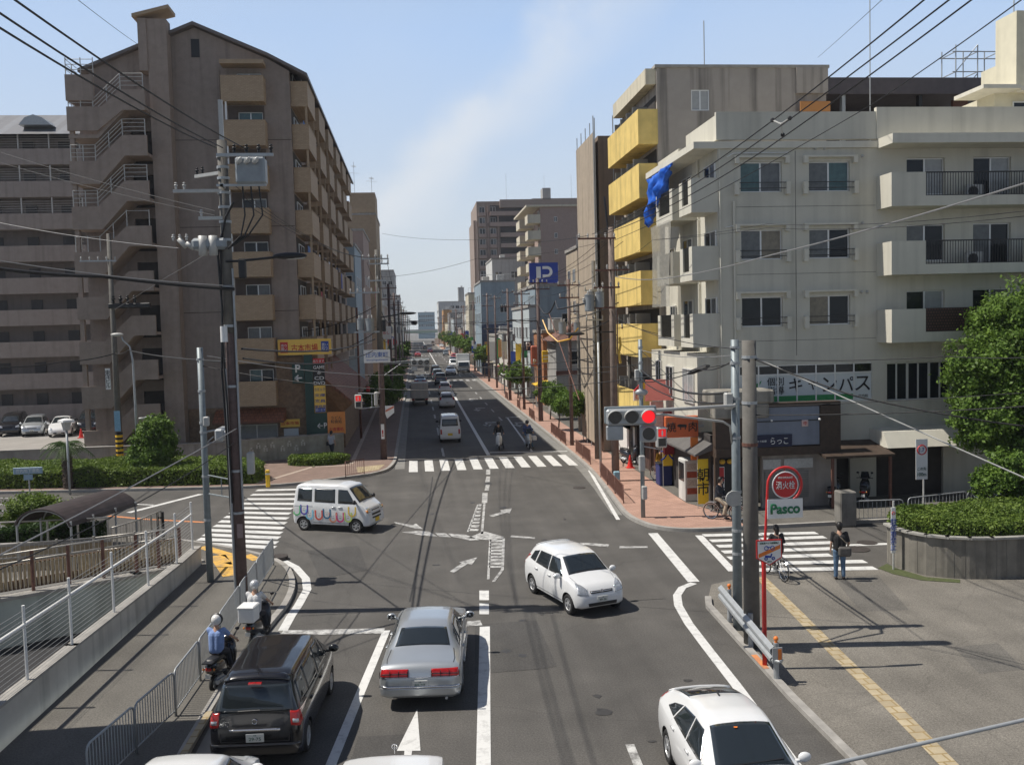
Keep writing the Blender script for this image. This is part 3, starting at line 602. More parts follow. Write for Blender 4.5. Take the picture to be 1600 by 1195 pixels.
for dz in (0.3,0.6,0.9): r.tube([(-18.4,YF-2.02,23.4+dz),(-19.95,YF-2.02,23.4+dz),(-19.95,YF-.1,23.4+dz)],0.022,5)
for p in ((-18.4,YF-2.02),(-19.1,YF-2.02),(-19.95,YF-2.02),(-19.95,YF-1)): r.cyl((*p,23.3),(*p,24.4 if p[1] < YF-2 else 24.3),.03,5)
part('railing',r,M['steel_white'],A)
# east side balconies
bay=7.1
for k,z in enumerate(FLZ):
    for j in range(6):
        y=YF+.35+j*bay
        if k == 7 and j > 1: continue
        balcony(A,X1+.0,X1+1.05,y,y+4.4,z,z+1.5,tan,'W',name='balcony')
        if j < 3 and k: part('balcony_post',MB().box((X1+.85,y+.1,z+1.55),(X1+.97,y+.22,z+2.67)).box((X1+.85,y+4.1,z+1.55),(X1+.97,y+4.22,z+2.67)),tan2,A)
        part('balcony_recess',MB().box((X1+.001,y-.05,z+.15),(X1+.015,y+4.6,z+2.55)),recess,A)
        if j < 4: window(A,(X1+.02,y+2.2,z+.2),radians(90),2.6,2.0,(0,random.choice([0,1])),name='balcony_door')
        if j < 4: part('balcony_screen',MB().box((X1,y+4.6,z+.0),(X1+.5,y+4.75,z+2.5)).box((X1+.0,y+4.76,z+1.1),(X1+.06,y+6.9,z+1.4)),M['wood'] if j % 2 else wallA2,A)
part('hanging_towel',MB().box((X1+1.07,YF+22,11.6),(X1+1.10,YF+23,12.9)),M['blue'],A)
# ground floor shop
rub=mat('rubble_cladding',(0.20,0.135,0.085),0.9,var=0.4,scale=5,bump=1.0,bscale=6)
part('shop_front',MB().box((-14.3,YF-.12,0),(-11.7,YF-.003,3.3)).box((-8.8,YF-.12,0),(-6.4,YF-.003,6.4)).box((-11.7,YF-.12,2.25),(-8.8,YF-.003,3.3)),rub,A)
part('shop_canopy',MB().add([(-12.6,YF-1.5,2.5),(-8.3,YF-1.5,2.5),(-8.3,YF-.13,3.2),(-12.6,YF-.13,3.2),(-12.6,YF-1.5,2.38),(-8.3,YF-1.5,2.38),(-8.3,YF-.13,2.38),(-12.6,YF-.13,2.38)],[(0,1,2,3),(4,7,6,5),(0,4,5,1),(1,5,6,2),(3,2,6,7),(0,3,7,4)]),mat('terracotta_tiles',(0.27,0.10,0.05),0.7,var=0.3,scale=3,brick=(1,0.25,0.3,(0.12,0.05,0.03),(0,0,0))),A)
window(A,(-10.2,YF+.19,0.95),0,2.6,1.2,(4,4),name='shop_window')
# the neighbouring low shop with tiled roof (east end)
t=thing('shop',(-6.5,68,0),'low shop with a sloping reddish tiled roof beside the gabled block','shop')
part('wall',MB().box((-7.28,63,0),(-4.9,78,3.4)),rub,t)
part('roof',MB().xz([(-7.28,5.9),(-4.3,3.3),(-4.3,3.1),(-7.28,5.6)],62.3,84),mat('roof_tiles_brown',(0.30,0.14,0.09),0.8,var=0.25,scale=2,brick=(1,0.3,0.25,(0.14,0.07,0.05),(0,0,0))),t)
part('hipped_end',MB().add([(-7.28,62.3,5.6),(-4.3,62.3,3.1),(-4.9,61.6,2.6),(-7.6,61.6,2.6)],[(0,3,2,1),(0,1,2,3)]),mat('roof_tiles_orange',(0.34,0.19,0.09),0.8,var=0.3,scale=3),t)
part('shop_window',MB().box((-6.9,62.94,.9),(-5.3,62.98,2.5)),M['glass'],t)
random.seed(31)
for k,z in enumerate(FLZ):
    for j in range(4):
        y=YF+.35+j*7.1
        if k == 7 and j > 1: continue
        if random.random() < .55: part('laundry',MB().box((X1+.55,y+1+random.random(),z+1.25),(X1+.58,y+1.6+random.random()*1.2,z+2.1)),cl_[random.randrange(4)],A)
        if random.random() < .6: part('aircon_unit',MB().bbox((X1+.2,y+3.4,z+1.0),(X1+.55,y+4.1,z+1.62)),M['steel_white'],A)
part('wall_joint',MB().box((-14.34,YF-.006,19.95),(X1,YF-.001,19.99)).box((-14.34,YF-.006,14.6),(X1,YF-.001,14.64)).box((-14.34,YF-.006,9.3),(X1,YF-.001,9.34)),wood_,A)
part('downpipe',MB().cyl((-11.55,YF-.06,3.4),(-11.55,YF-.06,24.2),.05,8),wallA2,A)
# ---------- gallery block behind
t=thing('apartment_building',(-42,82,0),'long brown apartment block with open access galleries at the left edge','building')
wallG=mat('cool_taupe_render',(0.235,0.205,0.19),.9,var=.1,scale=2,bump=.3,streak=.2); part('wall',MB().box((-70,83.7,0),(-22,92,24.9)),wallG,t)
part('roof',MB().add([(-70,81.3,24.8),(-22,81.3,24.8),(-22,87,27.6),(-70,87,27.6),(-70,93,24.8),(-22,93,24.8)],[(0,1,2,3),(3,2,5,4),(0,3,4),(1,5,2)]),mat('ribbed_metal_roof',(0.26,0.265,0.275),0.45,0.3,var=0.1,brick=(1,0.6,30,(0.26,0.26,0.26),(0,0,0))),t)
part('roof_vent',MB().xz([(-32.2,25.7),(-29.6,25.7),(-30.3,26.3),(-31.0,26.55),(-31.7,26.3)],82.0,85),M['steel'],t)
dm=MB().box((0,0,0),(0.9,.08,2.0)).mesh('door',[mat('dark_door',(0.05,0.045,0.045),0.5,var=0.2)]); am=MB().bbox((0,0,0),(0.9,.4,0.9)).mesh('meter_cabinet',[mat('grey_cabinet',(0.30,0.30,0.29),0.6,var=0.1)])
for k in range(9):
    zt=23.73-2.67*k
    if zt < 1: continue
    part('gallery_parapet',MB().box((-70,81.9,zt-1.32),(-22.5,82.05,zt)).box((-70,82.06,zt-1.32),(-22.5,83.69,zt-1.12)),mat('cool_taupe_parapet',(0.30,0.262,0.24),.9,var=.1,scale=2,bump=.3,streak=.2),t)
    for j in range(5):
        x=-35.5+j*2.9
        for nm,me,ox in (('door',dm,0),('meter_cabinet',am,1.4)):
            o=ob(nm,me); o.parent=t; o.matrix_parent_inverse=Matrix.Translation(-t.location); o.location=(x+ox,83.6 if nm == 'door' else 83.25,zt-1.12)
    if k < 3:
        r=MB()
        for dz in (0.2,0.4,0.6,0.8,1.0): r.tube([(-45,81.97,zt+dz),(-22.6,81.97,zt+dz)],0.015,4)
        for i in range(10): r.box((-44.6+i*2.45,81.93,zt),(-44.5+i*2.45,82.0,zt+1.3))
        part('railing',r,M['steel_white'],t)
# ---------- boundary walls by the car park
t=thing('boundary_wall',(-20,57.6,0),'long pale concrete wall behind the hedge, edge of the car park','wall')
part('wall',MB().box((-70,57.5,0),(-11.6,57.8,1.35)),M['concrete'],t); part('coping',MB().box((-70,57.42,1.35),(-11.6,57.88,1.42)),M['kerb'],t)
sheet('car_park',[[(-70,57.8),(-10.5,57.8),(-10.5,84),(-70,84)]],0.45,mat('car_park_concrete',(0.30,0.285,0.265),0.9,var=0.15,scale=0.7))
t=thing('mural_wall',(-8,60,0),'low curved stone wall with faded white figures at the street corner','wall')
ml=[(-11.6,57.65),(-10.4,57.75),(-8.6,58.2),(-6.8,58.75),(-4.85,59.3)]
part('wall',wall_line(MB(),ml,0.35,0,1.45),mat('mossy_stone',(0.33,0.32,0.26),0.9,var=0.3,scale=2,bump=0.4,streak=0.3),t)
part('coping',wall_line(MB(),ml,0.42,1.45,1.53),M['kerb'],t)
mbp=MB(); random.seed(11)
for s in range(4):
    a=Vector((*ml[s],0)); b=Vector((*ml[s+1],0)); d=(b-a).normalized(); n_=Vector((d.y,-d.x,0)); L_=(b-a).length
    if s == 0 or s == 3: continue
    for i in range(int(L_/0.42)):
        c=a+d*(0.2+i*0.42)+n_*0.181; z=0.65+0.25*(i % 2)+random.uniform(-.06,.06); h_=0.26
        for (u0,z0,u1,z1) in ((-.12,0,-.05,h_),(.05,0,.12,h_*.8),(-.1,h_*.5,.1,h_*.62),(-.05,h_,.06,h_+.1)):
            mbp.add([c+d*u0+Vector((0,0,z+z0)),c+d*u1+Vector((0,0,z+z0)),c+d*u1+Vector((0,0,z+z1)),c+d*u0+Vector((0,0,z+z1))],[(0,1,2,3)])
part('painted_figures',mbp,mat('faded_white',(0.55,0.54,0.48),0.9,var=0.2,scale=8),t)
# ---------- D: beige corner building
BX0,BX1,BY=12.9,34.0,38.5
D=thing('apartment_building',(20,BY,0),'beige five-storey corner building with cram school lettering on its first floor','building')
rows=[13.38,10.53,7.68]        # window sills of upper floors
mb=MB(); mb.box((BX0,BY+.2,0),(BX1,47,15.5)); holes=[]
W1=[(13.9,15.72),(16.92,18.74)]
for s in rows:
    for a,b in W1: holes.append((a,b,s,s+1.27))
    holes.append((21.3,23.05,s-.9 if s < 0 else s-.2,s+1.38)); holes.append((24.35,26.1,s-.75,s+1.4)); holes.append((28.5,31.0,s-.4,s+1.4))
holes.append((13.75,19.72,4.35,6.02)); holes.append((20.4,23.4,4.3,5.95)); holes.append((24.4,27.4,4.3,5.95))
holes.append((19.9,23.0,0.0,2.5)); holes.append((17.3,18.7,0.0,2.4)); holes.append((26.0,29.5,0.0,2.4))
facade(mb,(0,BY,0),0,BX0,BX1,0,15.5,holes,0.2)
part('wall',mb,[beige],D)
wst={0: [(3,1),(1,3)],1: [(1,2),(1,0)],2: [(0,0),(2,0)]}
for i,s in enumerate(rows):
    for j,(a,b) in enumerate(W1):
        window(D,((a+b)/2,BY+.19,s),0,b-a,1.27,wst[i][j],rail=False)
        hd=MB().box((a-.28,BY-.2,s+1.42),(b+.28,BY+.0-.001,s+1.5)).box((a-.28,BY-.2,s+1.18),(a-.1,BY-.001,s+1.42)).box((b+.1,BY-.2,s+1.18),(b+.28,BY-.001,s+1.42))
        part('window_hood',hd,beige2,D)
        part('window_guard',MB().box((a-.3,BY-.22,s-.12),(a-.12,BY-.001,s+.4)).box((b+.12,BY-.22,s-.12),(b+.3,BY-.001,s+.4)),beige2,D)
        part('window_rail',MB().box((a-.12,BY-.18,s+.12),(b+.12,BY-.15,s+.15)).box((a-.12,BY-.18,s+.36),(b+.12,BY-.15,s+.39)),M['black'],D)
    window(D,(22.17,BY+.19,s-.2),0,1.75,1.58,((0,4),(1,0),(0,4))[i]); window(D,(25.22,BY+.19,s-.75),0,1.75,2.15,((0,4),(1,0),(0,0))[i],name='balcony_door'); window(D,(29.75,BY+.19,s-.4),0,2.5,1.8,(0,1))
    # balcony: solid left end, barred middle, solid right
    x0,x1,z0=19.95,28.6,s-1.5+.7-.02
    z0=s-.82; z1=s+.58
    bl=MB(); bl.box((x0,BY-1.25,z0),(x1,BY-.001,z0+.16)).box((x0,BY-1.25,z0+.16),(21.46,BY-1.13,z1)).box((x0,BY-1.129,z0+.16),(x0+.12,BY-.001,z1)).box((21.461,BY-1.25,z0+.16),(25.88,BY-1.13,z0+.42)).box((25.881,BY-1.25,z0+.16),(x1,BY-1.13,z1)).box((x1-.12,BY-1.129,z0+.16),(x1,BY-.001,z1))
    b_=part('balcony',bl,beige,D)
    r=MB()
    if i < 2:
        for q in range(37): r.box((21.5+q*.119,BY-1.2,z0+.42),(21.52+q*.119,BY-1.18,z1))
        r.box((21.46,BY-1.21,z1-.03),(25.88,BY-1.16,z1+.02)); r.box((21.46,BY-1.205,z0+.43),(25.88,BY-1.17,z0+.46)); part('railing',r,M['black'],b_,local=True)
    else:
        r.box((21.46,BY-1.21,z0+.42),(25.88,BY-1.17,z1+.02)); part('railing',r,mat('brown_lattice',(0.10,0.045,0.035),0.7,var=0.2,brick=(1,0.12,0.12,(0.02,0.012,0.01),(radians(90),0,0))),b_,local=True)
# roof slab and parapet
part('cornice',MB().box((19.95,BY-1.35,15.15),(BX1,BY-.002,15.55)).box((11.85,BY-.12,15.2),(BX0-.001,46.5,15.48)).box((BX0,BY-.12,15.2),(19.94,BY-.002,15.48)),beige2,D)
part('parapet',MB().box((12.85,BY-.06,15.56),(19.9,BY+.12,16.72)).box((19.901,BY-.10,15.56),(BX1,BY+.12,16.9)).box((12.85,BY+.121,15.56),(13.0,42.8,16.6)).box((12.6,43.2,15.5),(13.0,47,16.1)),beige,D)
part('downpipe',MB().cyl((13.58,BY-.07,0),(13.58,BY-.07,13),.045,8).cyl((12.97,BY-.07,4),(12.97,BY-.07,15.2),.03,8),beige2,D)
part('conduit',MB().tube([(13.2,BY-.05,11.9),(13.7,BY-.05,12.0),(15.2,BY-.05,12.02)],.02,6).tube([(13.3,BY-.05,14.85),(13.6,BY-.05,15.0),(16.0,BY-.05,15.02)],.02,6),M['white'],D)
part('expansion_joint',MB().box((16.3,BY-.004,6.4),(16.33,BY-.001,15.1)).box((13.7,BY-.004,9.9),(19.9,BY-.001,9.92)).box((13.7,BY-.004,12.75),(19.9,BY-.001,12.77)).box((13.7,BY-.004,7.05),(19.9,BY-.001,7.07)),M['concrete_dark'],D)
vt=MB()
for x,z in ((19.3,14.85),(18.9,14.85),(17.6,15.2),(17.2,15.2),(19.25,9.05),(19.5,9.05),(19.3,12.0)): vt.sph((x,BY-.03,z),.07,8,6)
part('vent_cap',vt,M['steel_white'],D)
# west side: recessed bays with boxed balconies
for i,s in enumerate(rows):
    z0=s-.82; z1=s+.62
    for y0,y1,wo in ((BY+.0,40.3,0),(41.4,44.2,1)):
        x0=11.75
        bl=MB(); bl.box((x0,y0,z0),(BX0-.001,y1,z0+.15)).box((x0,y0,z0+.15),(BX0-.001,y0+.12,z1)).box((x0,y1-.12,z0+.15),(BX0-.001,y1,z1))
        bl.box((x0,y0+.121,z0+.15),(x0+.12,y0+.45,z1)).box((x0,y1-.45,z0+.15),(x0+.12,y1-.121,z1)).box((x0,y0+.451,z0+.15),(x0+.12,y1-.451,z0+.4))
        b_=part('balcony',bl,beige,D)
        r=MB(); q=y0+.5
        while q < y1-.45: r.box((x0+.05,q,z0+.4),(x0+.07,q+.02,z1-.02)); q += .11
        r.box((x0+.04,y0+.451,z1-.04),(x0+.08,y1-.451,z1)); part('railing',r,M['black'],b_,local=True)
        window(D,(BX0-.01,(y0+y1)/2,s-.6),radians(-90),1.5,1.9,(0,1),name='balcony_door')
    window(D,(BX0-.01,45.4,s),radians(-90),.9,1.1,(0,0))
    part('soil_pipe',MB().cyl((BX0-.08,41.0,z0),(BX0-.08,41.0,z0+2.8),.05,8),beige2,D)
part('side_base',MB().box((12.0,BY+.3,3.2),(BX0-.001,46.5,6.6)),beige,D)
window(D,(11.99,40,4.4),radians(-90),1.6,1.5,(4,4)); window(D,(11.99,43,4.4),radians(-90),1.2,1.5,(0,0)); window(D,(11.99,45,4.2),radians(-90),1.0,1.9,(0,0))
# cram school sign windows
ww=6.0/7
for j in range(7):
    x=13.75+j*ww
    f=part('sign_window',MB().box((x,BY+.06,4.35),(x+.06,BY+.14,6.02)).box((x+.06,BY+.06,5.56),(x+ww,BY+.14,5.62)).box((x+.06,BY+.06,4.35),(x+ww,BY+.14,4.42)).box((x+.06,BY+.06,5.96),(x+ww,BY+.14,6.02)),M['alu'],D)
    part('upper_pane',MB().box((x+.06,BY+.1,5.62),(x+ww,BY+.12,5.96)),M['glass_dark'],f,local=True)
    part('poster_pane',MB().box((x+.06,BY+.1,4.42),(x+ww,BY+.12,5.56)).box((x+.06,BY+.092,4.42),(x+ww,BY+.099,4.66),1),[mat('poster_white',(0.62,0.66,0.66),0.4,var=0.05),M['green'] if j < 6 else mat('poster_white',(0,0,0))],f,local=True)
for ch,x in zip('キャンパス',(16.72,17.5,18.25,19.0,19.75)): text(ch,(x-.42+.0,BY+.085,5.1),D,M['black'],h=0.42 if ch == 'ャ' else .62,bold=0.02)
text('個別\n指導',(15.55-.15,BY+.085,5.1),D,M['black'],h=.75,bold=.01); text('庄内校',(19.35,BY+.085,4.56),D,M['black'],h=.14)
part('leaf_emblem',MB().disc((14.45,BY+.085,5.28),.1,'Y',16,0).xz([(14.45,5.0),(14.62,5.02),(14.78,5.35),(14.55,5.22)],BY+.08,BY+.09,1).xz([(14.25,5.1),(14.42,5.05),(14.5,5.2)],BY+.08,BY+.09,1),[M['black'],M['green']],D)
for (a,b) in ((20.4,23.4),(24.4,27.4)):
    for q in range(3): window(D,(a+.5+q,BY+.19,4.3),0,1.0,1.65,(0,0))
# ground floor of the beige building
part('entrance_canopy',MB().yz([(BY-1.6,2.45),(BY-.001,2.45),(BY-.001,3.15),(BY-1.2,3.1)],19.6,24.0),beige2,D)
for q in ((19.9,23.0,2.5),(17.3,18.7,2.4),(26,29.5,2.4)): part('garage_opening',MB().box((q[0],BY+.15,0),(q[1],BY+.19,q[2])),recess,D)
part('lean_to_roof',MB().yz([(BY-2.2,2.2),(BY-.001,2.55),(BY-.001,2.65),(BY-2.2,2.3)],16.6,19.6),M['wood'],D)
part('lean_to_post',MB().box((16.9,BY-2.1,0),(17.0,BY-2.0,2.2)).box((19.4,BY-2.1,0),(19.5,BY-2.0,2.2)),M['rust'],D)
for z in (12.9,10.05): # air conditioners on the front balconies
    t=thing('air_conditioner',(24,BY-.5,z),'grey outdoor unit behind the bars of the %s front balcony' % ('topmost' if z > 12 else 'middle'),'air conditioner')
    part('housing',MB().bbox((23.6,BY-.75,z),(24.35,BY-.45,z+.6)),M['steel_white'],t); part('fan_grille',MB().torus((23.88,BY-.76,z+.3),.22,.012,'Y',20,5).disc((23.88,BY-.757,z+.3),.2,'Y',20),M['black'],t)
# blue tarpaulin hanging under the eave
tp=MB(); nx,nz_=14,10; random.seed(5); vs=[]
for j in range(nz_+1):
    for i in range(nx+1):
        u=i/nx; v=j/nz_; low=2.2-1.25*u+.3*sin(u*11)+.12*sin(u*29); vs.append((11.84+.16*sin(u*17+v*5)*(.25+v)+.08*sin(v*15+u*6)+.04*sin(u*47),46.3-4.9*u*(1-.3*v),15.15-low*v))
tp.add(vs,[(j*(nx+1)+i,j*(nx+1)+i+1,(j+1)*(nx+1)+i+1,(j+1)*(nx+1)+i) for j in range(nz_) for i in range(nx)])
o=solo('tarpaulin',tp,mat('blue_tarpaulin',(0.02,0.13,0.62),0.45,var=0.25,scale=3),'crumpled blue tarpaulin hanging from the eave of the beige building','tarpaulin',smooth=True)
sm=o.modifiers.new('thick','SOLIDIFY'); sm.thickness=0.02
nt_=MB(); vs=[]
for j in range(11):
    for i in range(9): u=i/8; v=j/10; vs.append((11.62+.07*sin(u*21+v*3),44.8-3.4*u,12.6-3.9*v))
nt_.add(vs,[(j*9+i,j*9+i+1,(j+1)*9+i+1,(j+1)*9+i) for j in range(10) for i in range(8)])
solo('netting',nt_,mat('grey_net',(0.36,0.35,0.31),0.9,var=0.2,scale=6,alpha=0.6),'grey protective net draped down the west balconies below the blue tarpaulin','netting',smooth=True)
# ---------- roof tower at right edge, dark pent structure, scaffold
t=thing('stair_tower',(29,42,15),'cream rooftop stair tower at the top right edge','building')
part('wall',MB().box((28.0,42.6,15.5),(31.6,46,18.5)).box((28.7,42,18.5),(29.5,43.6,22.2)).box((29.501,42.3,18.5),(33,46,20.4)),mat('cream_wall',(0.66,0.62,0.48),0.85,var=0.08,streak=0.12),t)
part('canopy_slab',MB().box((26.8,41.6,18.5),(28.69,44,18.68)).box((28.69,41.6,18.4),(30.4,41.99,18.6)),beige2,t); window(t,(29.6,42.59,17.0),0,1.4,1.1,(0,0))
t=thing('rooftop_shed',(27,50,16),'dark steel rooftop shed behind the beige parapet','building')
part('roof',MB().box((22.6,50,20.3),(33.6,58,21.2)),mat('dark_purple_steel',(0.10,0.085,0.09),0.6,0.2,var=0.2),t); part('back_wall',MB().box((22.6,56,15),(33.6,56.3,20.3)),recess,t)
for x in (22.8,24.0,28.5): part('post',MB().box((x,50.2,15),(x+.2,50.5,20.3)),M['steel'] if x < 28 else M['black'],t)
part('louvre',MB().box((24.5,52,15),(31,52.2,18.8)),recess,t)
part('slat_panel',MB().box((31.0,51.0,18.6),(31.9,51.2,20.2)),M['rust'],t)
t=thing('scaffold',(33,55,16),'tubular steel scaffold on a roof beside the cream tower','scaffold')
sc=MB()
for x in (33.0,34.4,35.8,37.2):
    for y in (54,55.5): sc.cyl((x,y,16),(x,y,24.2),.04,6)
for z in (17.5,19.2,20.9,22.6,23.8):
    for y in (54,55.5): sc.cyl((32.8,y,z),(37.4,y,z),.035,6)
    for x in (33.0,34.4,35.8): sc.cyl((x,54,z),(x,55.5,z),.035,6)
for z in (19.2,20.9,22.6): sc.cyl((33.0,54,z),(34.4,54,z+1.6),.03,6)
part('frame',sc,M['steel'],t); part('deck',MB().box((33,54,19.16),(37.2,55.5,19.22)),M['steel'],t)
# ---------- E: yellow balcony block
E=thing('apartment_building',(15,47,0),'stained grey block with bright yellow side balconies behind the beige building','building')
mb=MB(); mb.box((12.65,47.2,0),(21.7,55,20.9)); facade(mb,(0,47.1,0),0,12.65,20.0,15.0,20.9,[(14.45,15.4,18.75,19.8)],.1); part('wall',mb,[greyst],E)
window(E,(14.92,47.19,18.75),0,.95,1.05,(4,4))
part('recessed_corner',MB().box((20.01,46.95,19.6),(21.7,47.19,20.9)),greyst,E); part('orange_railing',MB().box((20.05,46.6,18.4),(21.65,46.66,19.1)),mat('orange_brown_panel',(0.45,0.20,0.06),0.6,var=0.1),E)
part('orange_balcony_slab',MB().box((20.05,46.6,18.15),(21.7,47.19,18.35)),greyst,E)
part('parapet',MB().box((12.55,47.0,20.9),(21.8,55.1,21.05)),M['kerb'],E); part('west_eave',MB().box((12.1,47.2,20.1),(12.64,55,20.89)),mat('pale_yellowed_render',(0.62,0.57,0.44),0.85,var=0.08,streak=0.3),E)
for k in range(6):
    z0=17.06-2.72*k+.0
    if k == 5: z0=2.6
    bl=MB(); bl.box((11.75,46.1+.9,z0),(12.649,54.4,z0+.15)).box((11.62,46.98,z0),(11.749,54.4,z0+1.75)).box((11.75,46.98,z0+.151),(12.649,47.1,z0+1.75)).box((11.75,54.28,z0+.151),(12.649,54.4,z0+1.75))
    part('balcony',bl,yellowp,E)
    for j in range(4): part('partition',MB().box((11.8,48.9+j*1.45,z0+.16),(12.64,48.96+j*1.45,z0+2.3)),mat('grey_screen',(0.30,0.30,0.29),0.7,var=0.1),E)
    part('recess',MB().box((12.6,47.3,z0+.16),(12.645,54.2,z0+2.5)),recess,E)
antenna(16.1,50,21.0,3.2,'thin lightning rod on the roof of the grey and yellow block',False); antenna(24.0,47,17,10,'tall thin mast rising behind the beige parapet',False)
antenna(29.1,42.8,22.2,2.4,'television aerial on the cream rooftop stair tower')
solo('satellite_dish',MB().sph((14.2,49,21.1),.32,12,8,sc=(1,.3,1)).cyl((14.2,49,20.8),(14.2,49,21.1),.03,6),M['steel_white'],'small pale satellite dish on top of the grey block','satellite dish')
# ---------- F: netted tower
t=thing('office_building',(12,57,0),'narrow brown concrete building wrapped in scaffold netting','building')
part('wall',MB().box((11.35,56,0),(15.5,62,19.3)),mat('brown_concrete',(0.27,0.215,0.175),0.9,var=0.12,scale=1.5,streak=0.4,bump=0.2),t)
sc=MB()
for y in (55.7,57.2,58.7,60.2,61.7): sc.cyl((11.1,y,0),(11.1,y,20.3),.03,5)
for x in (11.0,12.2): sc.cyl((x,55.6,0),(x,55.6,20.4),.035,5)
for z in [1.8*i+1.8 for i in range(10)]: sc.cyl((11.1,55.6,z),(11.1,61.8,z),.02,5)
part('scaffold',sc,M['steel'],t); part('net',MB().box((11.04,55.7,.5),(11.06,61.8,19.5)),mat('brown_net',(0.42,0.35,0.27),0.9,var=0.12,streak=0.35,alpha=0.96),t)
part('rooftop_fence',MB().box((13,56.5,19.3),(15,58,20.3)),M['black'],t)
# ---------- more right-hand street buildings
c_blue=mat('blue_grey_cladding',(0.27,0.34,0.39),0.6,var=0.1,streak=0.2); c_pale=mat('pale_blue_cladding',(0.52,0.58,0.60),0.6,var=0.08,streak=0.2); c_navy=mat('navy_cladding',(0.05,0.075,0.14),0.6,var=0.15); c_cream=mat('cream_render',(0.60,0.55,0.43),0.85,var=0.08,streak=0.2); c_tower=mat('tower_brown',(0.30,0.235,0.195),0.85,var=0.08); c_tower2=mat('tower_pink_brown',(0.36,0.27,0.23),0.85,var=0.08); c_grey=mat('grey_render',(0.36,0.36,0.35),0.85,var=0.1,streak=0.3); c_white=mat('white_render',(0.60,0.60,0.57),0.85,var=0.08,streak=0.3); c_orange=mat('orange_tile',(0.55,0.30,0.11),0.8,var=0.1); c_brick=mat('orange_brick',(0.38,0.17,0.08),0.85,var=0.2); c_red=mat('dull_red_panel',(0.42,0.07,0.06),0.6,var=0.15); c_dark=mat('dark_shopfront',(0.06,0.055,0.05),0.6,var=0.3,scale=1)
def block(name,label,x0,x1,y0,y1,h,wm,base=0,wins=None,side=None,roof=None,cat='building',wsize=(1.3,1.2)):
    """plain building with individual windows. wins: list of (x,z) on south wall; side: list of (y,z) on the street wall"""
    t=thing(name,((x0+x1)/2,y0,base),label,cat)
    part('wall',MB().box((x0,y0,base),(x1,y1,h)),wm,t)
    part('roof',MB().box((x0-.12,y0-.12,h),(x1+.12,y1+.12,h+(roof or .3))),M['kerb'] if not roof else wm,t)
    west=x0 > 3
    for x,z in (wins or []): window(t,(x,y0-.001,z),0,*wsize)
    for q in range(0 if 'parking' in label else (2 if h < 16 else 1)):
        xx=x0+(x1-x0)*random.uniform(.15,.7); yy=y0+(y1-y0)*random.uniform(.1,.6); s_=random.uniform(.7,1.3); part('rooftop_unit',MB().bbox((xx,yy,h+.3),(xx+1.2*s_,yy+1.4*s_,h+.3+1.1*s_)),random.choice([c_grey,c_white,M['steel']]),t)
    if side and h < 16:
        rr=MB(); [rr.cyl((x0+(x1-x0)*i/5,y0+.1,h+.3),(x0+(x1-x0)*i/5,y0+.1,h+1.2),.03,4) for i in range(6)]; rr.cyl((x0,y0+.1,h+1.2),(x1,y0+.1,h+1.2),.03,4); part('roof_railing',rr,M['steel'],t)
        for q in range(3):
            yy=y0+(y1-y0)*(q+.4)/3; z_=random.uniform(2.8,4.5); hh=random.uniform(.8,2.8); s_=-1 if west_(x0) else 1; xa=x0 if west_(x0) else x1; part('signboard',MB().box((xa,yy,z_),(xa+s_*random.uniform(.6,1.0),yy+.15,z_+hh)),random.choice([M['white'],M['red'],M['blue'],M['yellow'],c_orange,M['green'],M['white'],c_cream]),t); part('shop_canopy',MB().box((xa,yy-1.2,2.5),(xa+s_*.9,yy+1.4,2.62)),random.choice([c_red,c_cream,M['green'],c_dark,M['steel']]),t); part('shop_front',MB().box((xa,yy-1.1,.1),(xa+s_*.03,yy+1.3,2.4)),c_dark,t)
    for y,z in (side or []): window(t,((x0-.001) if west else (x1+.001),y,z),radians(-90 if west else 90),wsize[0],wsize[1])
    return t
def west_(x): return x > 3
def grid(a,b,n,zs): return [(a+(b-a)*(i+.5)/n,z) for z in zs for i in range(n)]
block('building','slim beige building rising behind the brown hipped roof',15.2,19,85.5,92,15.0,mat('warm_beige',(0.42,0.35,0.26),0.85,var=0.1,streak=0.3),side=grid(86,91.5,2,(9,12)))
t=thing('house',(16,79,0),'low house with a wide brown hipped roof and grey garage wall','house')
part('wall',MB().box((12.0,79,0),(19,84.5,6.6)),c_grey,t); part('roof',MB().add([(11.5,78.4,6.6),(19.6,78.4,6.6),(19.6,85.1,6.6),(11.5,85.1,6.6),(15.0,81.5,8.6),(16.5,82,8.6)],[(0,1,5,4),(1,2,5),(2,3,4,5),(3,0,4),(3,2,1,0)]),mat('brown_roof',(0.17,0.085,0.06),0.8,var=0.2),t)
part('garage_door',MB().box((13.0,78.95,.1),(16.6,78.99,3.4)),mat('roller_shutter',(0.42,0.40,0.36),0.6,var=0.1),t); window(t,(14.3,78.99,4.5),0,2.2,1.2)
part('upper_band',MB().box((11.95,78.93,3.6),(19.05,78.99,4.0)),M['rust'],t)
t=thing('fence',(12.2,60,0),'white solid site fence beside the pink pavement','fence'); part('panel',MB().box((12.1,50.5,.1),(12.25,66,2.1)),M['white'],t); part('striped_end',MB().box((12.0,50.0,.1),(12.3,50.49,2.3)),M['black'],t)
block('building','pale blue office building under the blue parking sign',12.3,13.0,99.7,117,9.9,c_pale,side=grid(100.5,116,5,(3.6,6.6)))  # paler cladding paints the sunlit street side of the blue-grey building
block('building','blue-grey warehouse wall under the parking sign',13.01,18.5,99.7,116,12.1,c_blue,wins=[(16.5,8)])  # same building: shade on its south side is put into the darker cladding
block('shop','orange brick shop beside the brown hipped roof',12.4,15.4,90,97,7.2,c_brick,wins=[(13.8,4.6)],cat='shop')
block('shop','two-storey white shop with a dark ground floor beyond the parking sign',11.8,16,118,132,7.0,c_white,wins=grid(12,15.6,2,(4.3,)),side=grid(119,131,4,(4.3,)),cat='shop')
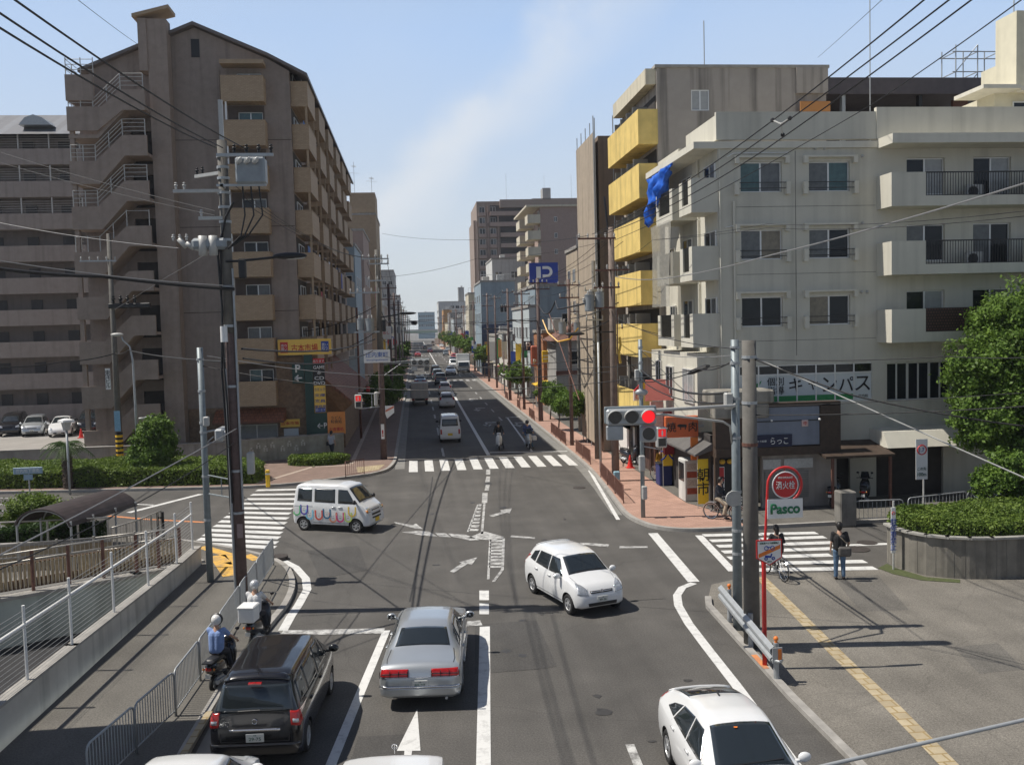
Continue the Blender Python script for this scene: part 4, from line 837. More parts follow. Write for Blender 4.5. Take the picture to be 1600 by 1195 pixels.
block('office_building','blue-grey office block with a navy lower half',10.9,16.5,152,168,15.2,c_blue,wins=[(14.6,10.2)],side=grid(153,167,3,(9,12)))
KIDS_=part('lower_cladding',MB().box((10.85,151.9,0),(16.55,151.99,8.3)),c_navy,[o for o in S.objects if o.get('label') == 'blue-grey office block with a navy lower half'][0])
block('building','grey building with a rooftop water tank behind the navy office block',14.8,21.0,175,190,20.5,c_white,wins=[(16,17),(19,17),(16,13)])
J=thing('apartment_building',(25,165,0),'pinkish brown apartment block with cream end balconies','building')
part('wall',MB().box((20.7,150,0),(36.0,168,27.0)),c_tower2,J)
for k in range(9):
    z=24.6-2.6*k; balcony(J,18.6,20.699,149.8,153.4,z-.2,z+1.15,c_cream,'E'); window(J,(20.69,151.8,z),radians(-90),1.6,1.9,(0,0)); balcony(J,18.2,20.699,158,163,z-.2,z+1.15,c_cream,'E')
    if k < 4: window(J,(23.2,149.99,z),0,.5,.8,(0,0))
part('roof',MB().box((18.4,149.6,27.0),(36.2,168.2,27.3)),c_cream,J)
K=thing('tower_block',(30,250,0),'large stepped brown high-rise on the right skyline','building')
part('wall',MB().box((15.8,250,0),(47,275,41.3)).box((15.0,252,0),(15.79,272,36.5)),c_tower,K)
for k in range(13):
    z=38.3-2.83*k
    part('balcony_row',MB().box((22.0,248.8,z-.9),(31.5,249.99,z+.2)) if k > 1 else MB().box((19.4,248.8,z-.9),(30,249.99,z+.2)),c_tower2,K); part('recess',MB().box((22.0 if k > 1 else 19.4,249.93,z+.2),(31.5,249.98,z+1.9)),recess,K)
    for x in (17.2,20.1): window(K,(x,249.98,z-.1),0,1.5,1.6,(0,random.choice([0,1]))); part('balcony',MB().box((x-1,249.2,z-.9),(x+1,249.98,z)),c_tower2,K)
part('rooftop_block',MB().box((34,252,41.3),(36.2,256,45)).box((31,252,41.3),(47,253,42.2)),c_grey,K); part('top_floor',MB().box((22,248.8,39.5),(47,249.98,41.6)),c_tower,K); part('pilaster',MB().box((15.4,249.6,0),(15.7,249.98,36)).box((18.6,249.5,0),(18.9,249.98,40)).box((21.3,249.5,0),(21.6,249.98,38)),c_tower2,K)
for x,y,z,h,l in ((26,255,41.5,8,'left of the three thin rods on the brown high-rise roof'),(36.5,255,45,4,'middle rod of three, on the high-rise lift housing'),(44,255,42,7,'rightmost of the three thin rods on the high-rise roof')): antenna(x,y,z,h,l,False)
for ch in K.children: ch.location.x += 1.6
# blue parking sign on the roof
t=thing('parking_sign',(14.3,103,12),'large blue square sign with a white P above the rooftops','sign')
a=yp(827,411,103); b=yp(872,442,103); part('panel',MB().box((a.x,102.9,b.z),(b.x,103.1,a.z)),mat('sign_blue',(0.012,0.045,0.33),0.4,var=0.06),t)
cx=(a.x+b.x)/2; cz=(a.z+b.z)/2
pb=MB(); pb.xz([(cx-.85,cz-.62),(cx-.35,cz-.62),(cx-.35,cz+.7),(cx-.85,cz+.7)],102.84,102.89)
for i in range(14):
    a0=-pi/2+pi*i/14; a1=-pi/2+pi*(i+1)/14
    pb.add([(cx+.35+cos(q)*r_*1.0,102.85,cz+.12+sin(q)*r_) for q,r_ in ((a0,.30),(a0,.62),(a1,.62),(a1,.30))],[(0,1,2,3)])
pb.xz([(cx-.15,cz+.42),(cx+.4,cz+.42),(cx+.4,cz+.74),(cx-.15,cz+.74)],102.84,102.89).xz([(cx-.15,cz-.5),(cx+.4,cz-.5),(cx+.4,cz-.18),(cx-.15,cz-.18)],102.84,102.89)
part('letter',pb,M['white'],t); part('frame',MB().box((a.x+.3,103.1,9.9),(a.x+.5,103.3,a.z)).box((b.x-.5,103.1,9.9),(b.x-.3,103.3,a.z)),M['rust'],t)
t=thing('parking_sign',(12,96,4),'small dark projecting sign with a white P over the right pavement','sign'); a=yp(819,533,96); b=yp(832,548,96); part('panel',MB().box((a.x,96,b.z),(b.x,96.2,a.z)),mat('sign_navy',(0.02,0.025,0.06),0.5,var=.05),t); text('P',((a.x+b.x)/2,95.99,(a.z+b.z)/2),t,M['white'],h=.75,bold=.03)
part('bracket',MB().box((b.x,96.05,(a.z+b.z)/2),(12.5,96.15,(a.z+b.z)/2+.08)),M['steel'],t)
t=thing('shop_sign',(11.6,88,3),'tall reddish vertical shop sign with white letters on the right','sign'); a=yp(829,540,88); b=yp(842,572,88); part('panel',MB().bbox((a.x,88,b.z),(b.x,88.3,a.z),.12),mat('sign_brick',(0.45,0.13,0.08),0.5,var=.1),t); text('P',((a.x+b.x)/2,87.99,b.z+.45),t,M['white'],h=.45,bold=.03); part('post',MB().cyl((11.4,88.15,0),(11.4,88.15,b.z+.1),.06,8),M['steel'],t)
t=thing('shop_sign',(12.2,84,3),'yellow box sign on the right beyond the site fence','sign'); a=yp(847,548,84); b=yp(858,566,84); part('panel',MB().bbox((a.x,84,b.z),(b.x,84.3,a.z),.05),M['yellow'],t); part('stripes',MB().box((a.x+.05,83.97,b.z+.3),(b.x-.05,83.995,b.z+.36)).box((a.x+.05,83.97,b.z+.6),(b.x-.05,83.995,b.z+.66)),M['white'],t)
part('post',MB().box((b.x-.1,84.1,0),(b.x,84.2,b.z)),M['steel'],t)
for i,(x,y,w_,d_,h_,m_,lab) in enumerate([(10.9,106,2.6,3,2.7,'white','white fabric awning over the right pavement far off'),(11.6,84,2.2,3,2.8,'yellow','yellow sunshade awning beside the brown pole')]):
    t=thing('awning',(x,y,0),lab,'awning'); part('canopy',MB().xz([(x-w_/2+.3,h_-.35),(x+w_/2,h_),(x+w_/2,h_+.06),(x-w_/2+.3,h_-.29)],y,y+d_),M[m_],t); part('post',MB().cyl((x-w_/2+.4,y+.1,.1),(x-w_/2+.4,y+.1,h_-.3),.03,6).cyl((x-w_/2+.4,y+d_-.1,.1),(x-w_/2+.4,y+d_-.1,h_-.3),.03,6),M['steel'],t)
# farther row on the right
rights=[('cream upright building with dark top windows beyond the navy block',11.4,14.5,196,208,14.9,c_cream,(11.5,)),('low grey shop row roof beyond the white shop',11.6,16,134,149,6.5,c_grey,(3.6,)),('grey shop with a pink awning far down the right side',11.5,15,169,185,8.5,c_grey,(3.6,6)),('white three-storey house far down the right side',11.7,15,211,228,11,c_white,(3,6,8.5)),('brown low shop past the white three-storey house',11.5,15,232,250,7.5,c_tower2,(4,)),('pale blue clad house farther down the right side',11.6,15,280,300,10.5,c_pale,(4,7)),('grey flat-roofed house beyond the pale blue clad one',11.6,16,305,330,12.5,c_grey,(4,7,10)),('cream shop far down the right side before the orange building',11.8,16,335,370,9.5,c_cream,(4,6.5))]
for lab,x0,x1,y0,y1,h,m_,zs in rights: block('building',lab,x0,x1,y0,y1,h,m_,wins=grid(x0+.3,x1-.3,2,zs),side=grid(y0+1,y1-1,3,zs))
block('building','orange tiled building at the far end on the right',12.3,16.6,400,420,15.5,c_orange,side=grid(401,419,3,(4,8,12)))
block('apartment_building','grey white apartment block beyond the orange building at the far end',11.6,27.5,450,480,20.2,c_white,wins=grid(17,27,4,(9,13,17)),side=grid(452,478,5,(6,9,12,15)),wsize=(1.8,1.4))
block('tower','thin dark rooftop tower on the far grey white block',21.6,24.4,455,460,27,c_grey,base=20.5)
block('office_building','distant pale blue office building at the end of the street',2.6,15.0,700,730,19.5,mat('far_blue_glass',(0.30,0.42,0.48),0.4,var=0.1),wins=grid(3,14.6,7,(5,9,13,16)),wsize=(1.1,1.6))
t=thing('bridge',(15,575,0),'distant green road bridge crossing the end of the street','bridge'); part('deck',MB().box((-60,575,4.9),(70,590,6.1)),mat('green_grey_bridge',(0.28,0.38,0.30),0.7,var=0.1),t); part('railing',MB().box((-60,574.7,6.2),(70,574.9,7.1)),M['steel_white'],t)
for x in (-12,14): part('pier',MB().box((x,578,0),(x+2,586,4.9)),M['concrete'],t)
# left-hand street row
block('tower_block','tan slab tower with an aerial beyond the gabled block',-11.5,-5.5,146,162,25.6,tan2,wins=[(-8.7,22),(-8.7,12)])
part('lift_tower',MB().box((-9.4,146.5,26),(-5.5,155,29.1)).box((-10.6,146.6,26),(-9.41,150,27.4)),tan2,[o for o in S.objects if o.get('label','').startswith('tan slab tower')][0])
antenna(-8.8,150,27.4,7,'left television aerial on the tan slab tower'); antenna(-6.1,150,29.1,3,'right television aerial on the tan slab tower')
block('building','tan building with a pale green roof edge past the gabled block',-11.5,-6.4,124,140,20.9,c_tower2,wins=[(-8.5,15)],side=grid(125,139,3,(6,10,14)))
block('office_building','blue-grey building beside the end of the gabled block',-11.5,-6.6,108,121,17.6,c_blue,wins=[(-7.6,9),(-7.6,5),(-7.6,13)],side=grid(109,120,3,(5,9,13)))
block('apartment_building','tall grey block with a rounded corner far down the left side',-16,-6.3,300,340,26.5,c_grey,wins=grid(-12,-6.5,3,(10,14,18,22)),side=grid(302,338,4,(10,14,18,22)))
lefts=[('white shop with a red signboard on the left side',-11,-6.6,86+80,184,9.5,c_white,(3.6,6.6)),('grey narrow house on the left after the tan slab tower',-11,-6.5,188,205,12.5,c_grey,(4,7,10)),('brown four-storey house on the left side street row',-11,-6.6,208,232,13,c_tower,(4,7,10)),('pale low shop on the left before the rounded block',-11,-6.5,236,262,8.5,c_pale,(4,6.5)),('cream house just before the rounded grey block',-11,-6.5,266,292,11.5,c_cream,(4,7)),('white block beyond the rounded grey block on the left',-14,-6.3,350,390,20,c_white,(6,10,14)),('dark grey block at the far end of the left row',-14,-6.3,400,450,22,c_grey,(6,10,14,18)),('lowest pale block ending the left row',-14,-6.0,460,520,16,c_pale,(6,10))]
for lab,x0,x1,y0,y1,h,m_,zs in lefts: block('building',lab,x0,x1,y0,y1,h,m_,wins=grid(x0+2,x1-.3,2,zs),side=grid(y0+1,y1-1,4,zs))
# mass of the town behind the street rows
random.seed(21); k_=0
desc=['%s flat-roofed building in the distance, %s' ]
# ================================================================== VEHICLES
def carpaint(name,col,metal=0.0,rough=0.25): return mat(name,col,rough,metal,var=0.03,scale=2,coat=0.8)
P_={'white': carpaint('white_car_paint',(0.74,0.75,0.75)),'silver': carpaint('silver_car_paint',(0.50,0.53,0.55),0.6,0.3),'black': carpaint('black_car_paint',(0.012,0.012,0.014),0.0,0.18),'grey': carpaint('grey_car_paint',(0.20,0.23,0.24),0.5,0.3),'dark': carpaint('dark_car_paint',(0.03,0.035,0.045),0.3,0.3),'red': carpaint('red_car_paint',(0.42,0.03,0.02)),'pearl': carpaint('pearl_car_paint',(0.66,0.62,0.60),0.1)}
carglass=mat('car_glass',(0.02,0.026,0.03),0.04,var=0.0,spec=0.9); M['carglass']=carglass
M['lamp_red']=mat('red_lamp_lens',(0.42,0.02,0.018),0.15,var=0.15,scale=25,coat=0.6); M['lamp_clear']=mat('clear_lamp_lens',(0.52,0.55,0.58),0.1,0.5,var=0.3,scale=18,coat=0.8); M['lamp_amber']=mat('amber_lens',(0.75,0.25,0.03),0.2,var=0.1)
M['brake_lit']=mat('lit_brake_lamp',(0.36,0.012,0.012),0.12,var=0.5,scale=11,emit=0.10,coat=.6)
M['chrome']=mat('chrome',(0.75,0.75,0.76),0.12,0.9,var=0.0); M['trim']=mat('black_trim',(0.02,0.02,0.022),0.45,var=0.1); M['rim']=mat('wheel_silver',(0.50,0.51,0.52),0.35,0.5,var=0.1,scale=15)
M['plate']=mat('plate_white',(0.62,0.63,0.60),0.5,var=0.04); M['plate_yellow']=mat('plate_yellow',(0.75,0.50,0.03),0.5,var=0.04); M['plate_text']=mat('plate_green',(0.015,0.08,0.05),0.5,var=0)
def lerp_table(tab,x):
    if x <= tab[0][0]: return tab[0][1:]
    for a,b in zip(tab,tab[1:]):
        if x <= b[0]:
            t=(x-a[0])/(b[0]-a[0]); return tuple(p+(q-p)*t for p,q in zip(a[1:],b[1:]))
    return tab[-1][1:]
def smooth_table(tab,n=56,k=0.09):
    x0,x1=tab[0][0],tab[-1][0]; out=[]
    for i in range(n):
        u=i/(n-1); e=0.5-0.5*cos(pi*u); x=x0+(x1-x0)*(0.65*u+0.35*e)
        acc=[0]*4; ws=0
        kk=min(k,(x-x0)+1e-4,(x1-x)+1e-4)
        for j in range(-4,5): w=1-abs(j)/5; v=lerp_table(tab,x+kk*j/4); acc=[a+w*b for a,b in zip(acc,v)]; ws += w
        out.append((x,*[a/ws for a in acc]))
    return out
def car(spec):
    """spec: tab rows (x, z_top, w_top, w_body, z_low); belt, crown, wheels (x, r), paint, panels"""
    t=thing(spec['name'],(0,0,0),spec['label'],spec['cat'])
    rows=smooth_table(spec['tab'],60,spec.get('k',.09)); belt=spec['belt']; crown=spec.get('crown',.04); vs=[]; fs=[]; ring_n=0
    for (x,zt,wt,wb,zl) in rows:
        bz=min(belt,zt-.03); h=bz-zl
        half=[(0,zl),(wb*.80,zl),(wb*.955,zl+.05),(wb*.985,zl+h*.22),(wb*1.0,zl+h*.5),(wb*.995,zl+h*.74),(wb*.965,bz-.03)]
        g=zt-bz; wbt=wb*.955; wt_=min(wt,wbt)
        half += [(wbt+(wt_-wbt)*.02,bz),(wbt+(wt_-wbt)*.35,bz+g*.36),(wbt+(wt_-wbt)*.70,bz+g*.68),(wt_+(wbt-wt_)*.05,zt-min(.05,g*.2)),(wt_*.955,zt-min(.012,g*.05)),(wt_*.86,zt+crown*.25),(wt_*.55,zt+crown*.7),(0,zt+crown)]
        ring=[(y,z) for y,z in half]+[(-y,z) for y,z in half[-2:0:-1]]
        ring_n=len(ring); vs += [(x,y,z) for y,z in ring]
    n=len(rows)
    for i in range(n-1):
        for j in range(ring_n): q=(j+1) % ring_n; fs.append((i*ring_n+j,i*ring_n+q,(i+1)*ring_n+q,(i+1)*ring_n+j))
    fs += [tuple(range(ring_n))[::-1],tuple((n-1)*ring_n+j for j in range(ring_n))]
    bm=bmesh.new(); bv=[bm.verts.new(v) for v in vs]
    for f in fs: bm.faces.new([bv[i] for i in f])
    bmesh.ops.recalc_face_normals(bm,faces=bm.faces[:]); me=bpy.data.meshes.new('body'); bm.to_mesh(me); bvh=BVHTree.FromBMesh(bm); bm.free()
    me.materials.append(spec['paint']); me.materials.append(M['trim'])
    body=ob('body',me); body.parent=t
    # wheel arches by boolean
    cm=MB()
    for (wx,wr) in spec['wheels']:
        for s in (-1,1): cm.cyl((wx,s*(spec['w']/2-.24),wr),(wx,s*(spec['w']/2+.2),wr),wr+.055,28)
    co=ob('cutter',cm.mesh('cutter',[M['trim']])); bm=bmesh.new(); bm.from_mesh(co.data); bmesh.ops.recalc_face_normals(bm,faces=bm.faces[:]); bm.to_mesh(co.data); bm.free()
    md=body.modifiers.new('b','BOOLEAN'); md.object=co; md.operation='DIFFERENCE'; md.solver='EXACT'
    try: md.material_mode='TRANSFER'
    except Exception: pass
    dg=bpy.context.evaluated_depsgraph_get(); nm=bpy.data.meshes.new_from_object(body.evaluated_get(dg)); body.modifiers.clear(); body.data=nm; nm.name='body'; bpy.data.objects.remove(co)
    autosmooth(nm,38)
    def hit(view,a,b,eps):
        if view == 'R': o,d=Vector((a,-3,b)),Vector((0,1,0))
        elif view == 'L': o,d=Vector((a,3,b)),Vector((0,-1,0))
        elif view == 'B': o,d=Vector((-6,a,b)),Vector((1,0,0))
        elif view == 'F': o,d=Vector((6,a,b)),Vector((-1,0,0))
        else: o,d=Vector((a,b,5)),Vector((0,0,-1))
        loc,nrm,_,_=bvh.ray_cast(o,d)
        if loc is None:
            loc,nrm,_,_=bvh.find_nearest(o+d*(3 if view in 'RL' else 4));
        if nrm.dot(d) > 0: nrm=-nrm
        return loc+nrm*eps
    def panel(name,view,quad,m,eps=.006,nu=10,nv=6,parent=None,th=.0):
        v=[]
        for j in range(nv+1):
            for i in range(nu+1):
                u=i/nu; w=j/nv; a=(quad[0][0]*(1-u)+quad[1][0]*u)*(1-w)+(quad[3][0]*(1-u)+quad[2][0]*u)*w; b=(quad[0][1]*(1-u)+quad[1][1]*u)*(1-w)+(quad[3][1]*(1-u)+quad[2][1]*u)*w
                v.append(hit(view,a,b,eps))
        f=[(j*(nu+1)+i,j*(nu+1)+i+1,(j+1)*(nu+1)+i+1,(j+1)*(nu+1)+i) for j in range(nv) for i in range(nu)]
        mb=MB().add(v,f); me=mb.mesh(name,m,True); bm=bmesh.new(); bm.from_mesh(me)
        # thicken towards the body so that the panel is solid
        bmesh.ops.recalc_face_normals(bm,faces=bm.faces[:])
        fc=bm.faces[len(bm.faces)//2]; c=fc.calc_center_median(); l2,n2,_,_=bvh.find_nearest(c)
        if fc.normal.dot(c-l2) < 0: bmesh.ops.reverse_faces(bm,faces=bm.faces[:])
        bmesh.ops.solidify(bm,geom=bm.faces[:],thickness=eps*.9); bm.to_mesh(me); bm.free(); o=ob(name,me); o.parent=parent or t; return o
    def strip(name,view,pts,w,m,eps=.008,parent=None):
        mb=MB(); k=len(pts); vs_=[]
        for i,p in enumerate(pts):
            a=Vector(pts[max(i-1,0)]); b=Vector(pts[min(i+1,k-1)]); d=(b-a).normalized(); nn=Vector((-d.y,d.x))*w/2; p=Vector(p)
            vs_ += [hit(view,*(p+nn),eps),hit(view,*(p-nn),eps)]
        mb.add(vs_,[(2*i,2*i+1,2*i+3,2*i+2) for i in range(k-1)]); o=part(name,mb,m,parent or t,local=True); return o
    # wheels
    whm=spec.get('rim','disc')
    for (wx,wr) in spec['wheels']:
        for s in (-1,1):
            y=s*(spec['w']/2-.115); ty=MB(); prof=[(wr*.62,-.09),(wr*.9,-.1),(wr*.98,-.075),(wr,-.03),(wr,.03),(wr*.98,.075),(wr*.9,.1),(wr*.62,.09)]
            N_=28; v=[(cos(2*pi*i/N_)*r_,yy,sin(2*pi*i/N_)*r_) for i in range(N_) for r_,yy in prof]; f=[(i*8+j,i*8+(j+1) % 8,((i+1) % N_)*8+(j+1) % 8,((i+1) % N_)*8+j) for i in range(N_) for j in range(8)]
            ty.add(v,f); wo=ob('wheel',ty.mesh('wheel',M['rubber'],True)); wo.parent=t; wo.location=(wx,y,wr)
            rm=MB(); ys=s*.075; rm.cyl((0,ys*.2,0),(0,ys*.55,0),wr*.63,24,1)
            rm.torus((0,ys,0),wr*.60,.018,'Y',24,6)
            ns=spec.get('spokes',7)
            for i in range(ns): a=2*pi*i/ns; rm.obox((cos(a)*wr*.33,ys*.9,sin(a)*wr*.33),(wr*.55,.03,wr*.17),0,0,0,-a)
            rm.disc((0,ys,0),wr*.17,'Y',14,0,.05); ro=ob('rim',rm.mesh('rim',[M['rim'],M['trim']])); ro.parent=wo
    for a in spec['panels']: a=dict(a); nm_=a.pop('n'); panel(nm_,a['v'],a['q'],a['m'],a.get('e',.006),a.get('nu',10),a.get('nv',6))
    for a in spec.get('strips',[]): strip(a['n'],a['v'],a['p'],a['w'],a['m'],a.get('e',.007))
    for s in (-1,1):      # mirrors
        mx_,mz=spec['mirror']; y0=hit('R' if s < 0 else 'L',mx_,mz,0).y
        mb=MB().sph((mx_,y0+s*.15,mz+.04),.12,12,8,0,(.55,.95,.72)).obox((mx_,y0+s*.03,mz-.01),(.06,.12,.05)).obox((mx_-.055,y0+s*.15,mz+.045),(.012,.16,.10),0,1)
        part('mirror',mb,[spec.get('mirror_m',spec['paint']),M['glass_dark']],t,smooth=True,local=True)
    for pl_ in spec.get('plates',[]):
        v,z,txt,pm=pl_[:4]; c=hit(v,pl_[4] if len(pl_) > 4 else 0,z,.012); s=-1 if v == 'B' else 1
        p=part('number_plate',MB().bbox((c.x-.008,c.y-.165,c.z-.082),(c.x+.008,c.y+.165,c.z+.082),.006),pm,t,local=True)
        if txt: text(txt,(c.x+s*.010,c.y,c.z-.018),p,M['plate_text'],h=.062,w=.22,rz=radians(-90 if s < 0 else 90),th=.003,bold=.01)
        if txt: text('大阪',(c.x+s*.010,c.y,c.z+.05),p,M['plate_text'],h=.028,rz=radians(-90 if s < 0 else 90),th=.003)
    if spec.get('wiper'):
        x_,y_,x2,y2=spec['wiper']; a=hit('T',x_,y_,.02); b=hit('T',x2,y2,.02); part('wiper',MB().tube([a,b],.012,5),M['trim'],t,local=True)
    return t,body,hit,panel,strip
def mirrored(items):
    out=[]
    for a in items:
        a=dict(a); out.append(a)
        if a['v'] == 'R': b=dict(a); b['v']='L'; out.append(b)
        elif a.get('mir'): b=dict(a); b['q']=[(-p[0],p[1]) for p in a['q']]; out.append(b)
        a.pop('mir',None)
        if len(out) and 'mir' in out[-1]: out[-1].pop('mir')
    return out
G_=M['carglass']; TR_=M['trim']
def seams(xs,z0,z1,belt_): return [dict(n='door_seam',v=v,p=[(x,z0+.0),(x,z1)],w=.017,m=TR_,e=.003) for x in xs for v in 'RL']+[dict(n='sill_seam',v=v,p=[(min(xs),z0),(max(xs),z0)],w=.017,m=TR_,e=.003) for v in 'RL']
def handles(xs,z): return [dict(n='door_handle',v='R',q=[(x-.09,z-.018),(x+.09,z-.018),(x+.09,z+.018),(x-.09,z+.018)],m=None,e=.03,nu=2,nv=1) for x in xs]
def finish(sp):
    for a in sp['panels']:
        if a['m'] is None: a['m']=sp['paint']
    return sp
# --- silver sedan, seen from behind
def sedan_spec(label,paint,name='parked_car',plate=None,lit=False):
    L2=2.38
    return finish(dict(name=name,label=label,cat='car',w=1.755,belt=.90,crown=.035,paint=paint,k=.10,tab=[(-L2,.62,.60,.70,.34),(-L2+.04,.80,.72,.83,.26),(-L2+.16,.93,.72,.865,.22),(-1.75,.99,.72,.877,.2),(-1.50,1.03,.68,.877,.2),(-.98,1.31,.575,.877,.2),(-.62,1.375,.575,.877,.2),(0,1.39,.58,.877,.2),(.42,1.35,.58,.877,.2),(1.12,.97,.72,.877,.2),(1.4,.93,.74,.872,.2),(2.0,.84,.70,.85,.22),(L2-.1,.70,.62,.78,.26),(L2,.52,.55,.66,.34)],
        wheels=[(-1.36,.31),(1.37,.31)],mirror=(.98,.93),mirror_m=paint,wiper=(1.05,.5,1.0,-.3),plates=[('B',.57,plate,M['plate']),('F',.45,plate,M['plate'])],
        panels=mirrored([dict(n='rear_window',v='T',q=[(-1.46,-.60),(-1.46,.60),(-.97,.50),(-.97,-.50)],m=G_,nu=12,nv=8),dict(n='windscreen',v='T',q=[(1.06,-.66),(1.06,.66),(.46,.53),(.46,-.53)],m=G_,nu=12,nv=8),
            dict(n='side_window',v='R',q=[(-.90,.96),(-.02,.96),(-.02,1.30),(-.70,1.28)],m=G_),dict(n='side_window',v='R',q=[(.03,.96),(.86,.96),(.45,1.29),(.03,1.31)],m=G_),dict(n='quarter_window',v='R',q=[(-1.22,.96),(-.95,.96),(-.78,1.24),(-1.0,1.18)],m=G_),
            dict(n='tail_lamp',v='B',q=[(-.82,.72),(-.24,.72),(-.24,.86),(-.80,.86)],m=M['brake_lit' if lit else 'lamp_red'],e=.014,mir=1,nu=14),dict(n='bumper',v='B',q=[(-.80,.32),(.80,.32),(.82,.50),(-.82,.50)],m=None,e=.03,nu=20),dict(n='bumper_trim',v='B',q=[(-.83,.50),(.83,.50),(.83,.535),(-.83,.535)],m=M['chrome'],e=.036,nu=20,nv=1),
            dict(n='boot_trim',v='B',q=[(-.80,.695),(.80,.695),(.80,.715),(-.80,.715)],m=M['chrome'],e=.012,nu=20,nv=1),dict(n='headlight',v='F',q=[(-.74,.58),(-.38,.58),(-.38,.72),(-.72,.72)],m=M['lamp_clear'],e=.012,mir=1),dict(n='grille',v='F',q=[(-.33,.58),(.33,.58),(.33,.72),(-.33,.72)],m=M['chrome'],e=.012),dict(n='air_intake',v='F',q=[(-.5,.30),(.5,.30),(.5,.40),(-.5,.40)],m=TR_,e=.01),
            dict(n='side_moulding',v='R',q=[(-.95,.50),(.95,.50),(.95,.56),(-.95,.56)],m=None,e=.018,nv=1)]+handles((-.75,.15),.82)),
        strips=seams((-.99,0,1.02),.3,.93,.9)+[dict(n='boot_seam',v='T',p=[(-1.5,-.68),(-1.95,-.72),(-2.15,-.70)],w=.017,m=TR_,e=.003),dict(n='boot_seam',v='T',p=[(-1.5,.68),(-1.95,.72),(-2.15,.70)],w=.017,m=TR_,e=.003),dict(n='window_trim',v='R',p=[(-1.25,.945),(.95,.945)],w=.02,m=M['chrome']),dict(n='window_trim',v='L',p=[(-1.25,.945),(.95,.945)],w=.02,m=M['chrome'])]))
sed,*_=car(sedan_spec('silver sedan seen from behind with red tail lamps, waiting in the middle lane',P_['silver'],'silver_car','80-27',True))
a=gp(657,1086); place(sed,(a.x+.21,a.y+1.55,.002),radians(85))
for s in (-1,1):
    for q,w in ((.245,.012),(.44,.012),(.62,.012),(.83,.012)): part('lamp_divider',MB().box((-2.41,s*q-w/2,.725),(-2.36,s*q+w/2,.855)),M['trim'],sed,local=True)
    part('lamp_divider',MB().box((-2.405,min(s*.25,s*.8),.785),(-2.36,max(s*.25,s*.8),.795)),M['trim'],sed,local=True)
part('exhaust',MB().cyl((-2.42,-.55,.27),(-2.2,-.55,.27),.03,10),M['steel'],sed,local=True)
part('high_brake_lamp',MB().box((-1.36,-.09,1.10),(-1.31,.09,1.135)),M['brake_lit'],sed,local=True)
# --- black people carrier
mpv=finish(dict(name='black_minivan',label='black minivan seen from behind beside the roadside fence, bottom left',cat='car',w=1.70,belt=1.02,crown=.04,paint=P_['black'],k=.08,
    tab=[(-2.11,.55,.64,.72,.36),(-2.08,.95,.70,.80,.26),(-2.04,1.12,.70,.835,.22),(-1.93,1.42,.64,.85,.2),(-1.78,1.64,.60,.85,.2),(-1.5,1.69,.61,.85,.2),(-.4,1.715,.63,.85,.2),(.45,1.69,.62,.85,.2),(.85,1.56,.60,.85,.2),(1.5,1.08,.72,.845,.2),(1.75,.98,.72,.83,.2),(2.0,.82,.64,.76,.26),(2.11,.60,.56,.66,.34)],
    wheels=[(-1.36,.30),(1.36,.30)],mirror=(1.2,1.08),plates=[('B',.63,'29-75',M['plate'])],spokes=9,
    panels=mirrored([dict(n='rear_window',v='B',q=[(-.70,1.08),(.70,1.08),(.61,1.55),(-.61,1.55)],m=G_,e=.012,nu=16,nv=8),dict(n='windscreen',v='T',q=[(1.46,-.66),(1.46,.66),(.90,.56),(.90,-.56)],m=G_,nu=12,nv=8),
        dict(n='side_window',v='R',q=[(-1.72,1.12),(-1.08,1.08),(-1.08,1.55),(-1.62,1.50)],m=G_),dict(n='side_window',v='R',q=[(-1.03,1.07),(-.08,1.04),(-.08,1.58),(-1.03,1.55)],m=G_),dict(n='side_window',v='R',q=[(-.03,1.04),(.92,1.02),(.66,1.54),(-.03,1.58)],m=G_),dict(n='quarter_window',v='R',q=[(.96,1.03),(1.36,1.06),(1.1,1.28),(.84,1.44)],m=G_),
        dict(n='tail_lamp',v='B',q=[(-.82,.82),(-.66,.84),(-.64,1.10),(-.80,1.08)],m=M['lamp_red'],e=.016,mir=1),dict(n='reverse_lamp',v='B',q=[(-.79,.88),(-.69,.89),(-.69,.96),(-.78,.95)],m=M['lamp_clear'],e=.022,mir=1,nu=3,nv=2),dict(n='tail_lamp_side',v='R',q=[(-2.07,.84),(-1.90,.86),(-1.92,1.08),(-2.03,1.07)],m=M['lamp_red'],e=.012),
        dict(n='chrome_garnish',v='B',q=[(-.46,.755),(.46,.755),(.46,.795),(-.46,.795)],m=M['chrome'],e=.03,nu=12,nv=1),dict(n='bumper',v='B',q=[(-.79,.30),(.79,.30),(.81,.52),(-.81,.52)],m=None,e=.03,nu=20),dict(n='headlight',v='F',q=[(-.72,.72),(-.44,.70),(-.46,.82),(-.66,.9)],m=M['lamp_clear'],e=.012,mir=1),dict(n='roof_spoiler',v='T',q=[(-1.80,-.58),(-1.80,.58),(-1.68,.6),(-1.68,-.6)],m=None,e=.03)]+handles((-.95,.1),.92)),
    strips=seams((-1.06,-.05,1.12),.3,1.05,1)+[dict(n='tailgate_seam',v='B',p=[(-.62,.56),(-.64,1.05)],w=.017,m=TR_,e=.003),dict(n='tailgate_seam',v='B',p=[(.62,.56),(.64,1.05)],w=.017,m=TR_,e=.003),dict(n='tailgate_seam',v='B',p=[(-.62,.56),(.62,.56)],w=.017,m=TR_,e=.003),dict(n='roof_rail',v='T',p=[(-1.6,.60),(.6,.60)],w=.03,m=TR_),dict(n='roof_rail',v='T',p=[(-1.6,-.60),(.6,-.60)],w=.03,m=TR_)]))
mv,*_=car(mpv); mhit=_[1]
